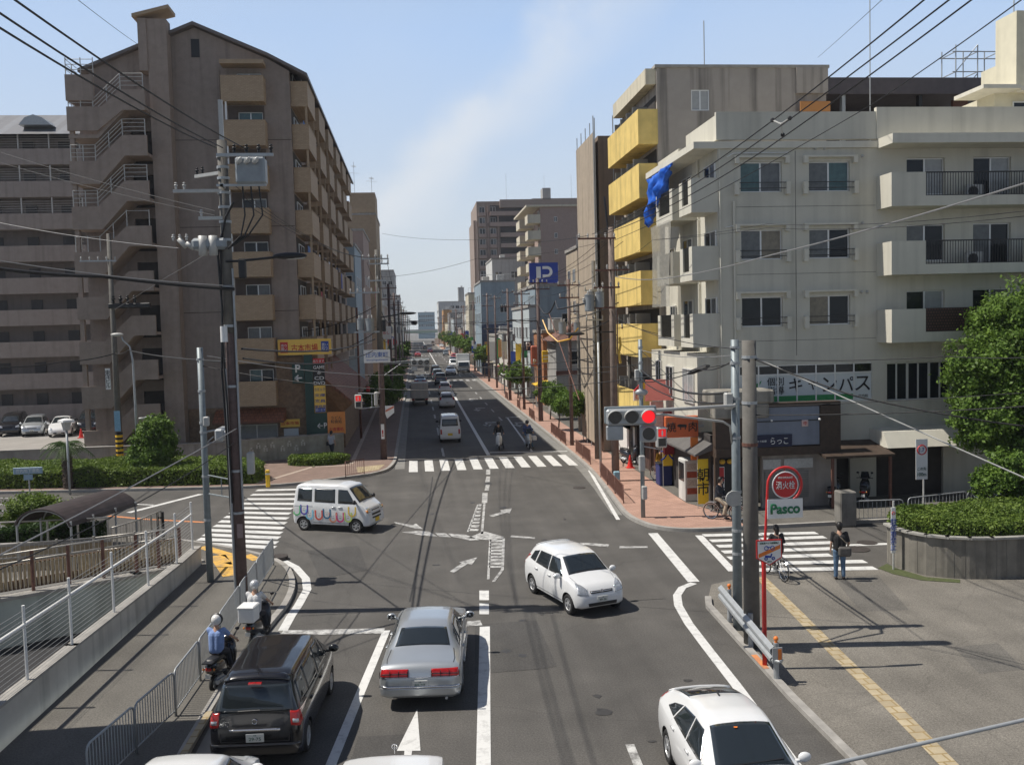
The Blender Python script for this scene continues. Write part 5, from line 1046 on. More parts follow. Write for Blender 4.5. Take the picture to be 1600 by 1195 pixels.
part('rear_wiper',MB().tube([mhit('B',.30,1.12,.03),mhit('B',-.1,1.13,.03)],.012,5),M['trim'],mv,local=True); part('high_brake_lamp',MB().box((-1.98,-.12,1.59),(-1.9,.12,1.615)),M['brake_lit'],mv,local=True)
part('roof_antenna',MB().tube([(-1.6,0,1.72),(-1.78,0,1.90)],.008,5),M['trim'],mv,local=True)
part('emblem',MB().torus(tuple(mhit('B',0,.93,.02)),.045,.009,'X',14,5),M['chrome'],mv,local=True)
r_=gp(410,1182); a=gp(500,1130); place(mv,(-3.0,19.05,.002),radians(86)); mv.scale=(1,1,.975)
# --- white hatchback turning
hb=lambda label,name='white_hatchback',plate='39-36': finish(dict(name=name,label=label,cat='car',w=1.665,belt=.95,crown=.04,paint=P_['white'],k=.09,
    tab=[(-1.83,.52,.60,.70,.34),(-1.80,.86,.68,.79,.26),(-1.74,1.02,.66,.82,.22),(-1.58,1.34,.58,.832,.2),(-1.30,1.49,.57,.832,.2),(-.6,1.535,.585,.832,.2),(.0,1.53,.59,.832,.2),(.35,1.47,.585,.832,.2),(1.02,1.04,.69,.832,.2),(1.25,.96,.71,.825,.2),(1.6,.84,.66,.79,.22),(1.77,.68,.58,.70,.26),(1.83,.50,.48,.60,.34)],
    wheels=[(-1.22,.29),(1.22,.29)],mirror=(.78,.98),wiper=(.95,.45,.98,-.4),plates=[('F',.50,plate,M['plate']),('B',.6,plate,M['plate'])],spokes=6,
    panels=mirrored([dict(n='windscreen',v='T',q=[(1.00,-.64),(1.00,.64),(.40,.53),(.40,-.53)],m=G_,nu=12,nv=8),dict(n='rear_window',v='B',q=[(-.60,1.06),(.60,1.06),(.50,1.36),(-.50,1.36)],m=G_),
        dict(n='side_window',v='R',q=[(-.98,1.02),(-.12,.99),(-.12,1.41),(-.86,1.39)],m=G_),dict(n='side_window',v='R',q=[(-.07,.99),(.84,.99),(.38,1.40),(-.07,1.41)],m=G_),dict(n='quarter_window',v='R',q=[(-1.42,1.06),(-1.04,1.03),(-.94,1.38),(-1.28,1.30)],m=G_),
        dict(n='headlight',v='F',q=[(-.73,.66),(-.42,.62),(-.46,.80),(-.66,.90)],m=M['lamp_clear'],e=.012,mir=1),dict(n='headlight_top',v='T',q=[(1.55,-.70),(1.76,-.56),(1.72,-.42),(1.38,-.66)],m=M['lamp_clear'],e=.010),dict(n='headlight_top',v='T',q=[(1.55,.70),(1.76,.56),(1.72,.42),(1.38,.66)],m=M['lamp_clear'],e=.010),dict(n='grille',v='F',q=[(-.34,.66),(.34,.66),(.36,.725),(-.36,.725)],m=TR_,e=.010),dict(n='grille_bar',v='F',q=[(-.34,.685),(.34,.685),(.34,.705),(-.34,.705)],m=M['chrome'],e=.018,nv=1),
        dict(n='air_intake',v='F',q=[(-.44,.32),(.44,.32),(.46,.41),(-.46,.41)],m=TR_,e=.010),dict(n='tail_lamp',v='B',q=[(-.78,.85),(-.60,.85),(-.56,1.15),(-.70,1.15)],m=M['lamp_red'],e=.014,mir=1),dict(n='roof_spoiler',v='T',q=[(-1.40,-.54),(-1.40,.54),(-1.25,.54),(-1.25,-.54)],m=None,e=.03)]+handles((-.85,.05),.86)),
    strips=seams((-1.0,-.1,.98),.32,.97,1)+[dict(n='bonnet_seam',v='T',p=[(1.08,-.66),(1.5,-.60),(1.70,-.40)],w=.010,m=TR_,e=.003),dict(n='bonnet_seam',v='T',p=[(1.08,.66),(1.5,.60),(1.70,.40)],w=.010,m=TR_,e=.003)]))
hat,_,hhit,*_=car(hb('small white hatchback turning right in the middle of the junction'))
part('emblem',MB().torus(tuple(hhit('F',0,.70,.022)),.04,.01,'X',14,5),M['chrome'],hat,local=True)
place(hat,(4.34,26.3,.002),radians(-72)); hat.scale=(.95,.97,.97)
# --- Prius-like hatch, nearest right
pr=finish(dict(name='white_liftback',label='white aerodynamic liftback cut by the bottom edge, coming towards us',cat='car',w=1.745,belt=.93,crown=.045,paint=P_['white'],k=.12,
    tab=[(-2.23,.60,.60,.70,.36),(-2.20,1.00,.66,.80,.26),(-2.10,1.10,.64,.84,.22),(-1.5,1.28,.58,.87,.2),(-.8,1.43,.56,.872,.2),(-.1,1.49,.565,.872,.2),(.25,1.46,.57,.872,.2),(1.15,1.02,.70,.872,.2),(1.5,.90,.72,.86,.2),(2.0,.74,.64,.80,.22),(2.2,.56,.5,.62,.30),(2.23,.48,.46,.56,.34)],
    wheels=[(-1.35,.32),(1.35,.32)],mirror=(.86,1.0),wiper=(1.02,.5,1.1,-.4),plates=[('F',.42,None,M['plate'])],spokes=5,
    panels=mirrored([dict(n='windscreen',v='T',q=[(1.12,-.66),(1.12,.66),(.32,.52),(.32,-.52)],m=G_,nu=14,nv=10),dict(n='rear_window',v='T',q=[(-2.0,-.52),(-2.0,.52),(-1.05,.50),(-1.05,-.50)],m=G_,nu=12,nv=8),
        dict(n='side_window',v='R',q=[(-1.05,1.0),(-.2,.98),(-.2,1.37),(-.85,1.30)],m=G_),dict(n='side_window',v='R',q=[(-.15,.98),(.72,.97),(.30,1.36),(-.15,1.37)],m=G_),dict(n='quarter_window',v='R',q=[(-1.55,1.04),(-1.10,1.01),(-.92,1.28),(-1.35,1.16)],m=G_),
        dict(n='headlight',v='F',q=[(-.70,.60),(-.46,.56),(-.5,.72),(-.62,.76)],m=M['lamp_clear'],e=.012,mir=1),dict(n='air_intake',v='F',q=[(-.4,.30),(.4,.30),(.42,.4),(-.42,.4)],m=TR_,e=.01),dict(n='tail_lamp',v='B',q=[(-.78,.86),(-.62,.86),(-.56,1.06),(-.66,1.06)],m=M['lamp_red'],e=.014,mir=1),dict(n='rear_spoiler',v='T',q=[(-2.14,-.60),(-2.14,.60),(-2.04,.60),(-2.04,-.60)],m=None,e=.03)]+handles((-.9,.05),.88)),
    strips=seams((-1.1,-.17,.95),.32,.95,1)+[dict(n='roof_seam',v='T',p=[(-1.0,-.50),(.3,-.51)],w=.014,m=TR_,e=.003),dict(n='roof_seam',v='T',p=[(-1.0,.50),(.3,.51)],w=.014,m=TR_,e=.003)]))
pri,*_=car(pr); part('roof_antenna',MB().add([(-.75,-.015,1.47),(-.75,.015,1.47),(-.95,0,1.46),(-.93,0,1.54)],[(0,1,3),(1,2,3),(2,0,3),(0,2,1)]),M['trim'],pri,local=True)
part('inspection_sticker',MB().disc(tuple(_[1]('T',.42,-.1,.012)),.035,'Z',12,0,.004),M['orange'],pri,local=True)
place(pri,(5.10,14.75,.002),radians(-91)); pri.scale=(.96,.96,.96)
# --- white kei van with painted horseshoes
kv=finish(dict(name='white_van',label='boxy white minivan with colourful horseshoe faces painted along its side',cat='van',w=1.475,belt=1.12,crown=.035,paint=P_['white'],k=.05,
    tab=[(-1.70,.50,.60,.66,.34),(-1.67,1.10,.64,.72,.28),(-1.62,1.50,.62,.735,.24),(-1.55,1.80,.60,.7375,.24),(-1.30,1.87,.61,.7375,.24),(.3,1.87,.61,.7375,.24),(.75,1.80,.60,.7375,.24),(1.30,1.16,.68,.7375,.24),(1.45,1.04,.68,.73,.24),(1.62,.90,.66,.71,.25),(1.68,.70,.62,.67,.28),(1.70,.45,.58,.62,.34)],
    wheels=[(-1.22,.27),(1.12,.27)],mirror=(1.15,1.2),wiper=(1.22,.4,1.24,-.4),plates=[('F',.46,None,M['plate_yellow']),('B',.6,None,M['plate_yellow'])],spokes=6,mirror_m=TR_,
    panels=mirrored([dict(n='windscreen',v='T',q=[(1.27,-.63),(1.27,.63),(.80,.55),(.80,-.55)],m=G_,nu=12,nv=8),dict(n='rear_window',v='B',q=[(-.56,1.18),(.56,1.18),(.53,1.66),(-.53,1.66)],m=G_),
        dict(n='side_window',v='R',q=[(-1.48,1.20),(-.82,1.19),(-.82,1.70),(-1.44,1.70)],m=G_),dict(n='side_window',v='R',q=[(-.70,1.18),(.22,1.16),(.22,1.70),(-.70,1.70)],m=G_),dict(n='side_window',v='R',q=[(.36,1.15),(1.12,1.14),(.76,1.68),(.36,1.70)],m=G_),
        dict(n='headlight',v='F',q=[(-.66,.80),(-.44,.80),(-.44,.98),(-.64,1.0)],m=M['lamp_clear'],e=.012,mir=1),dict(n='indicator',v='F',q=[(-.69,.80),(-.64,.80),(-.64,.9),(-.69,.9)],m=M['lamp_amber'],e=.02,mir=1,nu=2,nv=2),dict(n='grille',v='F',q=[(-.32,.84),(.32,.84),(.32,.875),(-.32,.875)],m=TR_,e=.01,nv=1),dict(n='air_intake',v='F',q=[(-.36,.66),(.36,.66),(.36,.74),(-.36,.74)],m=TR_,e=.01),dict(n='air_intake',v='F',q=[(-.36,.54),(.36,.54),(.36,.60),(-.36,.60)],m=TR_,e=.01),
        dict(n='tail_lamp',v='B',q=[(-.68,.62),(-.56,.62),(-.56,.95),(-.68,.95)],m=M['lamp_red'],e=.014,mir=1)]+handles((.15,.45),1.0)),
    strips=seams((-.76,.29,1.1),.36,1.12,1)+[dict(n='sliding_rail',v='R',p=[(-1.6,1.0),(-.78,1.0)],w=.02,m=M['rim'])]))
kei,kb,khit,kpan,kstr=car(kv)
def ucurve(cx,cz,w_,h_): return [(cx-w_,cz+h_),(cx-w_,cz)]+[(cx+w_*sin(-pi/2+pi*i/10)*1.0,cz-w_*cos(-pi/2+pi*i/10)) for i in range(1,10)]+[(cx+w_,cz),(cx+w_,cz+h_)]
cols=[('green',(0.12,.5,.2)),('violet',(.10,.07,.42)),('sky',(.25,.62,.8)),('vermilion',(.75,.10,.06)),('petrol',(.02,.16,.30)),('salmon',(.8,.32,.18)),('pink',(.70,.07,.25)),('lime',(.55,.70,.2)),('gold',(.7,.5,.1))]
for i,((nm,c),x,z) in enumerate(zip(cols,(-1.5,-1.16,-.92,-.50,-.14,.13,.45,.80,.98),(.80,.85,.66,.66,.72,.58,.60,.62,.84))):
    m_=mat('decal_'+nm,c,.35,var=0); kstr('painted_horseshoe','R',ucurve(x,z-.02,.15,.22),.062,m_,.009)
    if 0 < i < 8:
        for dx in (-.035,.035): kstr('painted_face','R',[(x+dx,z+.045),(x+dx,z+.075)],.018,M['trim'],.010)
        kstr('painted_face','R',[(x-.045,z-.01),(x,z-.035),(x+.045,z-.01)],.014,M['trim'],.010)
place(kei,(-3.30,37.75,.002),radians(-24))
# --- two white car roofs peeping in at the bottom edge
c1,*_=car(hb('white car whose roof alone shows at the bottom left corner','white_car',None)); place(c1,(-3.72,14.15,.002),radians(86))
c2=copy_tree(sed); c2.name='white_car'; place(c2,(-.72,13.3,.002),radians(86),'white saloon whose bonnet and star ornament peep in at the bottom centre'); part('bonnet_ornament',MB().torus((2.12,0,.96),.045,.006,'X',16,5).cyl((2.12,0,.84),(2.12,0,1.005),.005,5).tube([(2.12,0,.96),(2.12,.038,.935)],.005,4).tube([(2.12,0,.96),(2.12,-.038,.935)],.005,4),M['chrome'],c2,local=True)
def repaint(root,old,new,cache={}):
    for ch in root.children:
        me=ch.data
        if me and any(m == old for m in me.materials):
            k=(me.name,new.name)
            if k not in cache:
                m2=me.copy(); [m2.materials.__setitem__(i,new) for i,m in enumerate(me.materials) if m == old]; cache[k]=m2
            ch.data=cache[k]
        if me and M['brake_lit'] in list(me.materials) and new != P_['silver']:
            k=(ch.data.name,'unlit')
            if k not in cache:
                m2=ch.data.copy(); [m2.materials.__setitem__(i,M['lamp_red']) for i,m in enumerate(m2.materials) if m == M['brake_lit']]; cache[k]=m2
            ch.data=cache[k]
        repaint(ch,old,new)
repaint(c2,P_['silver'],P_['white'])
# --- farther traffic (copies of the built cars)
def far(src,old,paint,px,name,label,rz,off=2.2,grp=None):
    c=copy_tree(src); c.name=name; g=gp(*px); d=Vector((cos(rz),sin(rz),0)); place(c,g+d*off if off > 0 else g+d*off,rz,label)
    if grp: c['group']=grp
    if paint != old: repaint(c,old,paint)
    return c
R90=radians(90)
far(hat,P_['white'],P_['white'],(699,638),'white_car','white car seen from behind, second vehicle ahead of the small van',R90,1.9)
far(sed,P_['silver'],P_['pearl'],(697,651),'white_car','pale sedan seen from behind with red tail lamps, just beyond the small white van',R90,2.3) if False else None
far(hat,P_['white'],P_['pearl'],(696,617),'white_car','pearl car seen from behind between the white car and the dark cars',R90,1.9)
far(mv,P_['black'],P_['dark'],(689,602),'dark_car','nearest of the dark cars queueing in the right lane of the left carriageway',R90,2.2)
far(mv,P_['black'],P_['grey'],(684,594),'dark_car','grey car queueing in front of the nearest dark car',R90,2.2)
far(mv,P_['black'],P_['dark'],(681,587),'dark_car','dark boxy car at the far zebra crossing',R90,2.2)
far(sed,P_['silver'],P_['grey'],(657,604),'grey_car','grey sedan in the kerb lane beyond the parked truck',R90,2.4)
far(sed,P_['silver'],P_['white'],(705,586),'white_car','white sedan coming towards us in front of the white box truck',-R90,-2.4)
far(kei,P_['white'],P_['white'],(708,577),'white_van','white van behind the oncoming white sedan',-R90,-2)
far(mv,P_['black'],P_['dark'],(709,570),'dark_car','dark oncoming car behind the white sedan and van',-R90,-2.2)
far(sed,P_['silver'],P_['red'],(672,551),'red_car','red car far ahead on the left carriageway',R90,2.4)
far(sed,P_['silver'],P_['red'],(653,558),'red_car','dull red car parked far down at the left kerb',R90,2.4)
far(hat,P_['white'],P_['white'],(690,543),'white_car','tiny white car far down the right carriageway',-R90,-2)
far(mv,P_['black'],P_['grey'],(697,556),'grey_car','grey oncoming car halfway down the right carriageway',-R90,-2.2)
far(hat,P_['white'],P_['silver'],(700,549),'silver_car','silver oncoming car close behind the grey one, far down',-R90,-2.2)
far(mv,P_['black'],P_['dark'],(664,546),'dark_car','dark vehicle far ahead on the left carriageway',R90,2)
far(mv,P_['black'],P_['red'],(711,563),'red_car','pinkish red oncoming vehicle far down in the outer lane',-R90,-2)
# small white van ahead
van2=copy_tree(kei); van2.name='white_van'; place(van2,gp(704,692)+Vector((0,1.7,0)),R90,'small white van seen from behind in the shade past the far zebra')
for ch in list(van2.children):
    if ch.name.startswith(('painted','painted_face')): bpy.data.objects.remove(ch)
for v_ in [o for o in S.objects if o.get('label','').startswith('white van behind')]:
    for ch in list(v_.children):
        if ch.name.startswith('painted'): bpy.data.objects.remove(ch)
# parked cars in the left car park
for (px,pn,nm,lab,src,old) in (((82,684),'white','parked_car','white low car in the car park, nearest the traffic cones',pri,P_['white']),((38,684),'silver','parked_car','silver car parked between the dark and the white car',hat,P_['white']),((4,683),'black','parked_car','black car parked at the left edge of the car park',mv,P_['black'])):
    c=copy_tree(src); c.name=nm; g=gp(*px,.46); place(c,(g.x,g.y+2.2,.46),radians(-78),lab); repaint(c,old,P_[pn]) if P_[pn] != old else None
c=copy_tree(mv); c.name='parked_car'; g=gp(112,683,.46); place(c,(g.x,g.y+4.5,.46),radians(-80),'dark car in the shade behind the white parked car')
# --- box trucks
def truck(name,label,loc,rz,boxm,L_=4.6,H=2.9,W_=1.9):
    t=thing(name,(0,0,0),label,'truck'); b=MB().bbox((-L_/2,-W_/2,.75),(L_/2-1.55,W_/2,H),.04); part('cargo_box',b,boxm,t,local=True)
    cb=MB().yz([(0,0)],0,0) if False else MB(); x0=L_/2-1.45; cb.xz([(x0,.45),(L_/2+.05,.45),(L_/2+.08,1.15),(L_/2-.12,1.95),(L_/2-.35,2.1),(x0,2.1)],-W_/2+.08,W_/2-.08); part('cab',cb,P_['white'],t,local=True)
    part('windscreen',MB().add([(L_/2+.085,-W_/2+.2,1.2),(L_/2+.085,W_/2-.2,1.2),(L_/2-.105,W_/2-.25,1.9),(L_/2-.105,-W_/2+.25,1.9)],[(0,1,2,3)]),G_,t,local=True)
    for s in (-1,1): part('side_window',MB().box((x0+.25,s*(W_/2-.078),1.25),(L_/2-.15,s*(W_/2-.07),1.85)),G_,t,local=True); part('headlight',MB().box((L_/2+.05,s*.62-.13,.62),(L_/2+.09,s*.62+.13,.78)),M['lamp_clear'],t,local=True); part('mirror',MB().bbox((L_/2-.05,s*(W_/2+.12)-.05,1.5),(L_/2+.02,s*(W_/2+.12)+.05,1.85)),TR_,t,local=True); part('tail_lamp',MB().box((-L_/2-.03,s*.7-.15,.6),(-L_/2,s*.7+.15,.72)),M['lamp_red'],t,local=True)
    part('chassis',MB().box((-L_/2,-.5,.5),(L_/2-1.5,.5,.74)).box((-L_/2-.02,-W_/2+.1,.5),(-L_/2+.05,W_/2-.1,.6)).box((L_/2+.0,-W_/2+.1,.35),(L_/2+.12,W_/2-.1,.55)),TR_,t,local=True)
    for x in (-L_/2+.9,L_/2-.85):
        for s in (-1,1): part('wheel',MB().cyl((x,s*(W_/2-.3),.35),(x,s*(W_/2-.08),.35),.35,20),M['rubber'],t,local=True)
    for x in (-L_/2-.005,): part('rear_door_seam',MB().box((x-.008,-.01,.8),(x,.01,H-.05)).box((x-.03,.3,1.0),(x,.34,H-.2)).box((x-.03,-.34,1.0),(x,-.3,H-.2)),M['rim'],t,local=True)
    place(t,loc,rz); return t
cargo=mat('grey_canvas',(0.60,0.58,0.52),0.8,var=0.1,streak=0.3)
g=gp(655,634); truck('box_truck','grey canvas-backed truck parked at the left kerb in the shade edge',(g.x+.1,g.y+2.3,.002),R90,cargo,4.6,2.35,1.75)
g=gp(725,583); truck('box_truck','white box truck coming towards us on the far right carriageway',(g.x,g.y+3,.002),-R90,P_['white'],6.2,3.3,2.2)
g=gp(683,541); truck('box_truck','long white truck turning at the end of the street',(g.x+3,g.y+20,.002),radians(170),P_['white'],10,3.3,2.2)
# ================================================================== PEOPLE AND TWO-WHEELERS
skin=mat('skin',(0.52,0.31,0.21),0.55,var=0.05,scale=12)
hairm=mat('black_hair',(0.012,0.010,0.009),0.5,var=0.3,scale=30)
def cloth(n,c,v=.14): return mat('cloth_'+n,c,.85,var=v,scale=9,bump=.4,bscale=22)
def capsule(mb,a,b,ra,rb,n=12):
    a=Vector(a); b=Vector(b); d=(b-a); L_=d.length
    if L_ < 1e-5: return mb.sph(a,ra,n,8)
    d.normalize(); pts=[]; rs=[]
    for k in (85,60,30): pts.append(a-d*ra*sin(radians(k))); rs.append(ra*cos(radians(k)))
    pts += [a,(a*2+b)/3,(a+b*2)/3,b]; rs += [ra,ra+(rb-ra)/3,ra+(rb-ra)*2/3,rb]
    for k in (30,60,85): pts.append(b+d*rb*sin(radians(k))); rs.append(rb*cos(radians(k)))
    return mb.tube(pts,rs,n)
def fuse(mb,name,m,vox,parent,sm=6):
    me=mb.mesh(name,m,True); o=ob(name,me); r=o.modifiers.new('r','REMESH'); r.mode='VOXEL'; r.voxel_size=vox; r.use_smooth_shade=True
    s_=o.modifiers.new('s','SMOOTH'); s_.iterations=sm; s_.factor=.5
    nm=bpy.data.meshes.new_from_object(o.evaluated_get(bpy.context.evaluated_depsgraph_get())); o.modifiers.clear(); o.data=nm; nm.name=name
    nm.materials.clear(); nm.materials.append(m); nm.polygons.foreach_set('use_smooth',[True]*len(nm.polygons)); o.parent=parent; return o
def ik(a,b,l1,l2,bend):
    a=Vector(a); b=Vector(b); d=b-a; L_=min(d.length,(l1+l2)*.999); dn=d.normalized(); x=(l1*l1-l2*l2+L_*L_)/(2*L_); h=math.sqrt(max(l1*l1-x*x,0)); bd=Vector(bend); bd=(bd-dn*bd.dot(dn)).normalized(); return a+dn*x+bd*h
def person(label,J,top,trousers,shoes,H=1.70,hair=hairm,helmet=None,sleeves='short',extra=None,female=False,look=(1,0,-.05),skirt=False):
    """J: dict of joint positions: pelvis, chest, neck, head, sh/el/ha L,R, hip/kn/an L,R ; faces local +X"""
    t=thing('person',(0,0,0),label,'person'); k=H/1.70; V={a: Vector(b) for a,b in J.items()}
    b=MB(); lk=Vector(look).normalized(); side=Vector((0,0,1)).cross(lk).normalized(); up=lk.cross(side)
    hd=V['head']
    b.sph(hd+up*.02,.095*k,14,10,0,(1.0,.82,1.18)); capsule(b,hd-up*.04+lk*.02,hd-up*.085+lk*.035,.065*k,.045*k); b.sph(hd+lk*.098*k-up*.015,.017*k,8,6,0,(1,.8,1.5))
    for s in (-1,1): b.sph(hd+side*s*.078*k-up*.005,.022*k,8,6,0,(.7,.5,1.3))
    b.sph(hd+lk*.088*k-up*.055*k,.017*k,8,5,0,(.7,1.4,.5))
    capsule(b,V['neck'],hd-up*.06,.052*k,.05*k); capsule(b,V['neck']-Vector((0,0,.02)),V['chest'],.075*k,.13*k)
    ax=Vector((0,.06*k,0))
    for s in (-1,1): capsule(b,V['chest']+ax*s,V['pelvis']+ax*s*.9,.115*k,.11*k)
    for s,S_ in ((1,'L'),(-1,'R')):
        capsule(b,V['chest']+Vector((0,s*.08*k,.06*k)),V['sh'+S_],.08*k,.058*k); capsule(b,V['sh'+S_],V['el'+S_],.05*k,.038*k); capsule(b,V['el'+S_],V['ha'+S_],.037*k,.026*k)
        capsule(b,V['pelvis']+ax*s,V['hip'+S_],.1*k,.09*k); capsule(b,V['hip'+S_],V['kn'+S_],.083*k,.056*k); capsule(b,V['kn'+S_],V['an'+S_],.054*k,.036*k)
        # hand: palm, four curled fingers of different length and a thumb from the side of the palm
        fa=(V['ha'+S_]-V['el'+S_]).normalized(); wd=fa.cross(Vector((0,0,1)))
        wd=wd.normalized() if wd.length > .2 else Vector((1,0,0)); nr=wd.cross(fa).normalized()
        if nr.z > 0: nr=-nr
        if abs(fa.z) > .8: wd=Vector((1,0,0)); nr=Vector((0,-s,0))
        p=V['ha'+S_]; pe=p+fa*.075*k
        for q in (-.022,0,.022): capsule(b,p+wd*q*k*.7,pe+wd*q*k,.014*k,.013*k,8)
        for q,ln in ((-.031,.055),(-.010,.068),(.011,.063),(.031,.048)):
            m1=pe+wd*q*k+fa*ln*.45*k+nr*.012*k; m2=m1+fa*ln*.35*k+nr*.026*k; capsule(b,pe+wd*q*k,m1,.0085*k,.008*k,6); capsule(b,m1,m2,.008*k,.0065*k,6)
        th0=p+fa*.02*k+wd*.025*k; th1=th0+wd*.028*k+fa*.03*k; capsule(b,th0,th1,.011*k,.009*k,6); capsule(b,th1,th1+fa*.03*k+nr*.01*k,.009*k,.007*k,6)
    body=fuse(b,'body',skin,.009,t,3)
    fe=MB()
    for s in (-1,1): fe.sph(hd+lk*.086*k+side*s*.034*k+up*.012*k,.011*k,8,5,0)
    fe.obox(hd+lk*.093*k-up*.056*k,(.006,.035,.006),atan2(lk.y,lk.x))
    for s in (-1,1): fe.obox(hd+lk*.086*k+side*s*.034*k+up*.034*k,(.012,.03,.006),atan2(lk.y,lk.x))
    part('face_features',fe,hairm,t,local=True)
    # clothes follow the same joints
    c=MB(); g=.014
    for s in (-1,1): capsule(c,V['chest']+ax*s+Vector((0,0,.02)),V['pelvis']+ax*s*.9+Vector((0,0,.03)),(.125 if not female else .11)*k+g,.118*k+g)
    capsule(c,V['neck']-Vector((0,0,.045*k)),V['chest'],.07*k,.13*k)
    for s,S_ in ((1,'L'),(-1,'R')):
        capsule(c,V['chest']+Vector((0,s*.08*k,.06*k)),V['sh'+S_],.088*k,.07*k)
        e_=V['sh'+S_].lerp(V['el'+S_],.75 if sleeves == 'short' else 1.0); capsule(c,V['sh'+S_],e_,.064*k,.056*k)
        if sleeves == 'long': capsule(c,V['el'+S_],V['el'+S_].lerp(V['ha'+S_],.93),.052*k,.038*k)
    fuse(c,'shirt',top,.013,t)
    if trousers:
        c=MB(); c_=V['pelvis']
        for s,S_ in ((1,'L'),(-1,'R')):
            capsule(c,c_+ax*s*.9+Vector((0,0,.02)),V['hip'+S_],.115*k,.108*k); capsule(c,V['hip'+S_],V['kn'+S_],.1*k,.074*k); capsule(c,V['kn'+S_],V['kn'+S_].lerp(V['an'+S_],.95),.07*k,.06*k)
        fuse(c,'trousers',trousers,.014,t)
    c=MB()
    for S_ in 'LR':
        a=V['an'+S_]; fd=Vector(J.get('foot',(1,0,0))).normalized(); capsule(c,a-Vector((0,0,.035*k))-fd*.03,a-Vector((0,0,.05*k))+fd*.15*k,.045*k,.036*k)
    fuse(c,'shoes',shoes,.012,t,3)
    if helmet:
        h=MB(); h.sph(hd+up*.045,.135*k,18,12,0,(1.08,.95,1.0)); hm=part('helmet',h,helmet,t,smooth=True,local=True); part('visor_peak',MB().sph(hd+up*.03+lk*.10,.07,12,8,0,(1,1.2,.18)),helmet,t,smooth=True,local=True)
    elif hair:
        h=MB(); h.sph(hd+up*.035-lk*.012,.112*k,14,10,0,(.98,.88,1.05)); h.sph(hd-lk*.045+up*(.0),.09*k,12,8,0,(.8,.95,1.25))
        if female: capsule(h,hd-lk*.06,hd-lk*.07-up*.14,.075,.05)
        # cut back the face opening by building only behind the brow
        h.v=[tuple(Vector(v)-lk*max(0,(Vector(v)-hd).dot(lk)-.045-max(0,(Vector(v)-hd).dot(up)-.03)*.7)) for v in h.v]
        part('hair',h,hair,t,smooth=True,local=True)
    return t,V,body
def stand(H=1.70,arm='down',step=.0,lean=0,foot=(1,0,0)):
    k=H/1.70; J=dict(pelvis=(0,0,.90*k),chest=(lean*.5,0,1.24*k),neck=(lean,0,1.43*k),head=(lean*1.1+.015,0,1.585*k),foot=foot)
    for s,S_ in ((1,'L'),(-1,'R')):
        J['sh'+S_]=(lean,s*.185*k,1.38*k); J['el'+S_]=(lean-.02,s*.235*k,1.11*k); J['ha'+S_]=(lean+.06,s*.245*k,.87*k)
        J['hip'+S_]=(0,s*.09*k,.86*k); J['kn'+S_]=(.02+s*step*.5,s*.10*k,.48*k); J['an'+S_]=(s*step,s*.11*k,.085*k)
    return J
def ride(seat,hands,feet,H=1.70,lean=.1,knee_out=.0):
    """sitting on something: seat (x,z) top, hands [(x,y,z)x2 L,R], feet ankle positions L,R"""
    k=H/1.7; p=Vector((seat[0],0,seat[1]+.10*k)); J=dict(pelvis=p,chest=p+Vector((lean*.6,0,.34*k)),neck=p+Vector((lean*.95,0,.53*k)),head=p+Vector((lean*1.05+.02,0,.685*k)))
    for i,(s,S_) in enumerate(((1,'L'),(-1,'R'))):
        sh=p+Vector((lean*.9,s*.18*k,.48*k)); J['sh'+S_]=sh; J['ha'+S_]=Vector(hands[i]); J['el'+S_]=ik(sh,hands[i],.28*k,.26*k,(-.3,s*.5,-1))
        hp=p+Vector((.02,s*.09*k,-.02)); J['hip'+S_]=hp; J['an'+S_]=Vector(feet[i]); J['kn'+S_]=ik(hp,feet[i],.43*k,.42*k,(1,s*knee_out,.4))
    return J
black_cl=cloth('black',(.02,.02,.022)); denim=cloth('denim',(.10,.17,.27),.3); white_cl=cloth('white',(.62,.62,.62)); blue_cl=cloth('lightblue',(.22,.32,.58)); navy_cl=cloth('navy',(.02,.024,.035)); beige_cl=cloth('beige',(.42,.35,.26)); shoe_b=mat('dark_shoe',(.03,.022,.02),.6,var=.2); shoe_w=mat('pale_shoe',(.5,.5,.48),.6,var=.1)
# man standing at the right crossing, bag on his back
J=stand(1.74,foot=(1,-.2,0)); J['haR']=(.10,-.24,.93); J['elR']=(-.02,-.27,1.12)
man,V,_=person('man in black shirt and blue jeans with a shoulder bag by the right zebra crossing',J,black_cl,denim,shoe_b,1.74)
bag=MB().bbox((-.30,-.30,.76),(-.16,.08,1.06),.05); bg_=part('shoulder_bag',bag,cloth('bag',(.09,.085,.08)),man,local=True)
part('strap',MB().tube([(-.20,-.27,1.04),(-.155,-.08,1.25),(-.06,.13,1.46),(.06,.16,1.44),(.13,.05,1.25)],.016,5),cloth('strap',(.16,.14,.11)),man,local=True)
g=gp(1312,905); place(man,(g.x,g.y,.01),radians(75))
# pedestrian by the mural wall
ped,V,_=person('distant pedestrian in grey top walking in the shade along the mural wall',stand(1.66,step=.16),cloth('greytop',(.42,.43,.46)),navy_cl,shoe_b,1.66,sleeves='short'); g=gp(521,706,.12); place(ped,(g.x+.15,58.1,.12),radians(60))
part('handbag',MB().bbox((-.12,.24,.75),(.16,.34,1.0),.03),black_cl,ped,local=True)
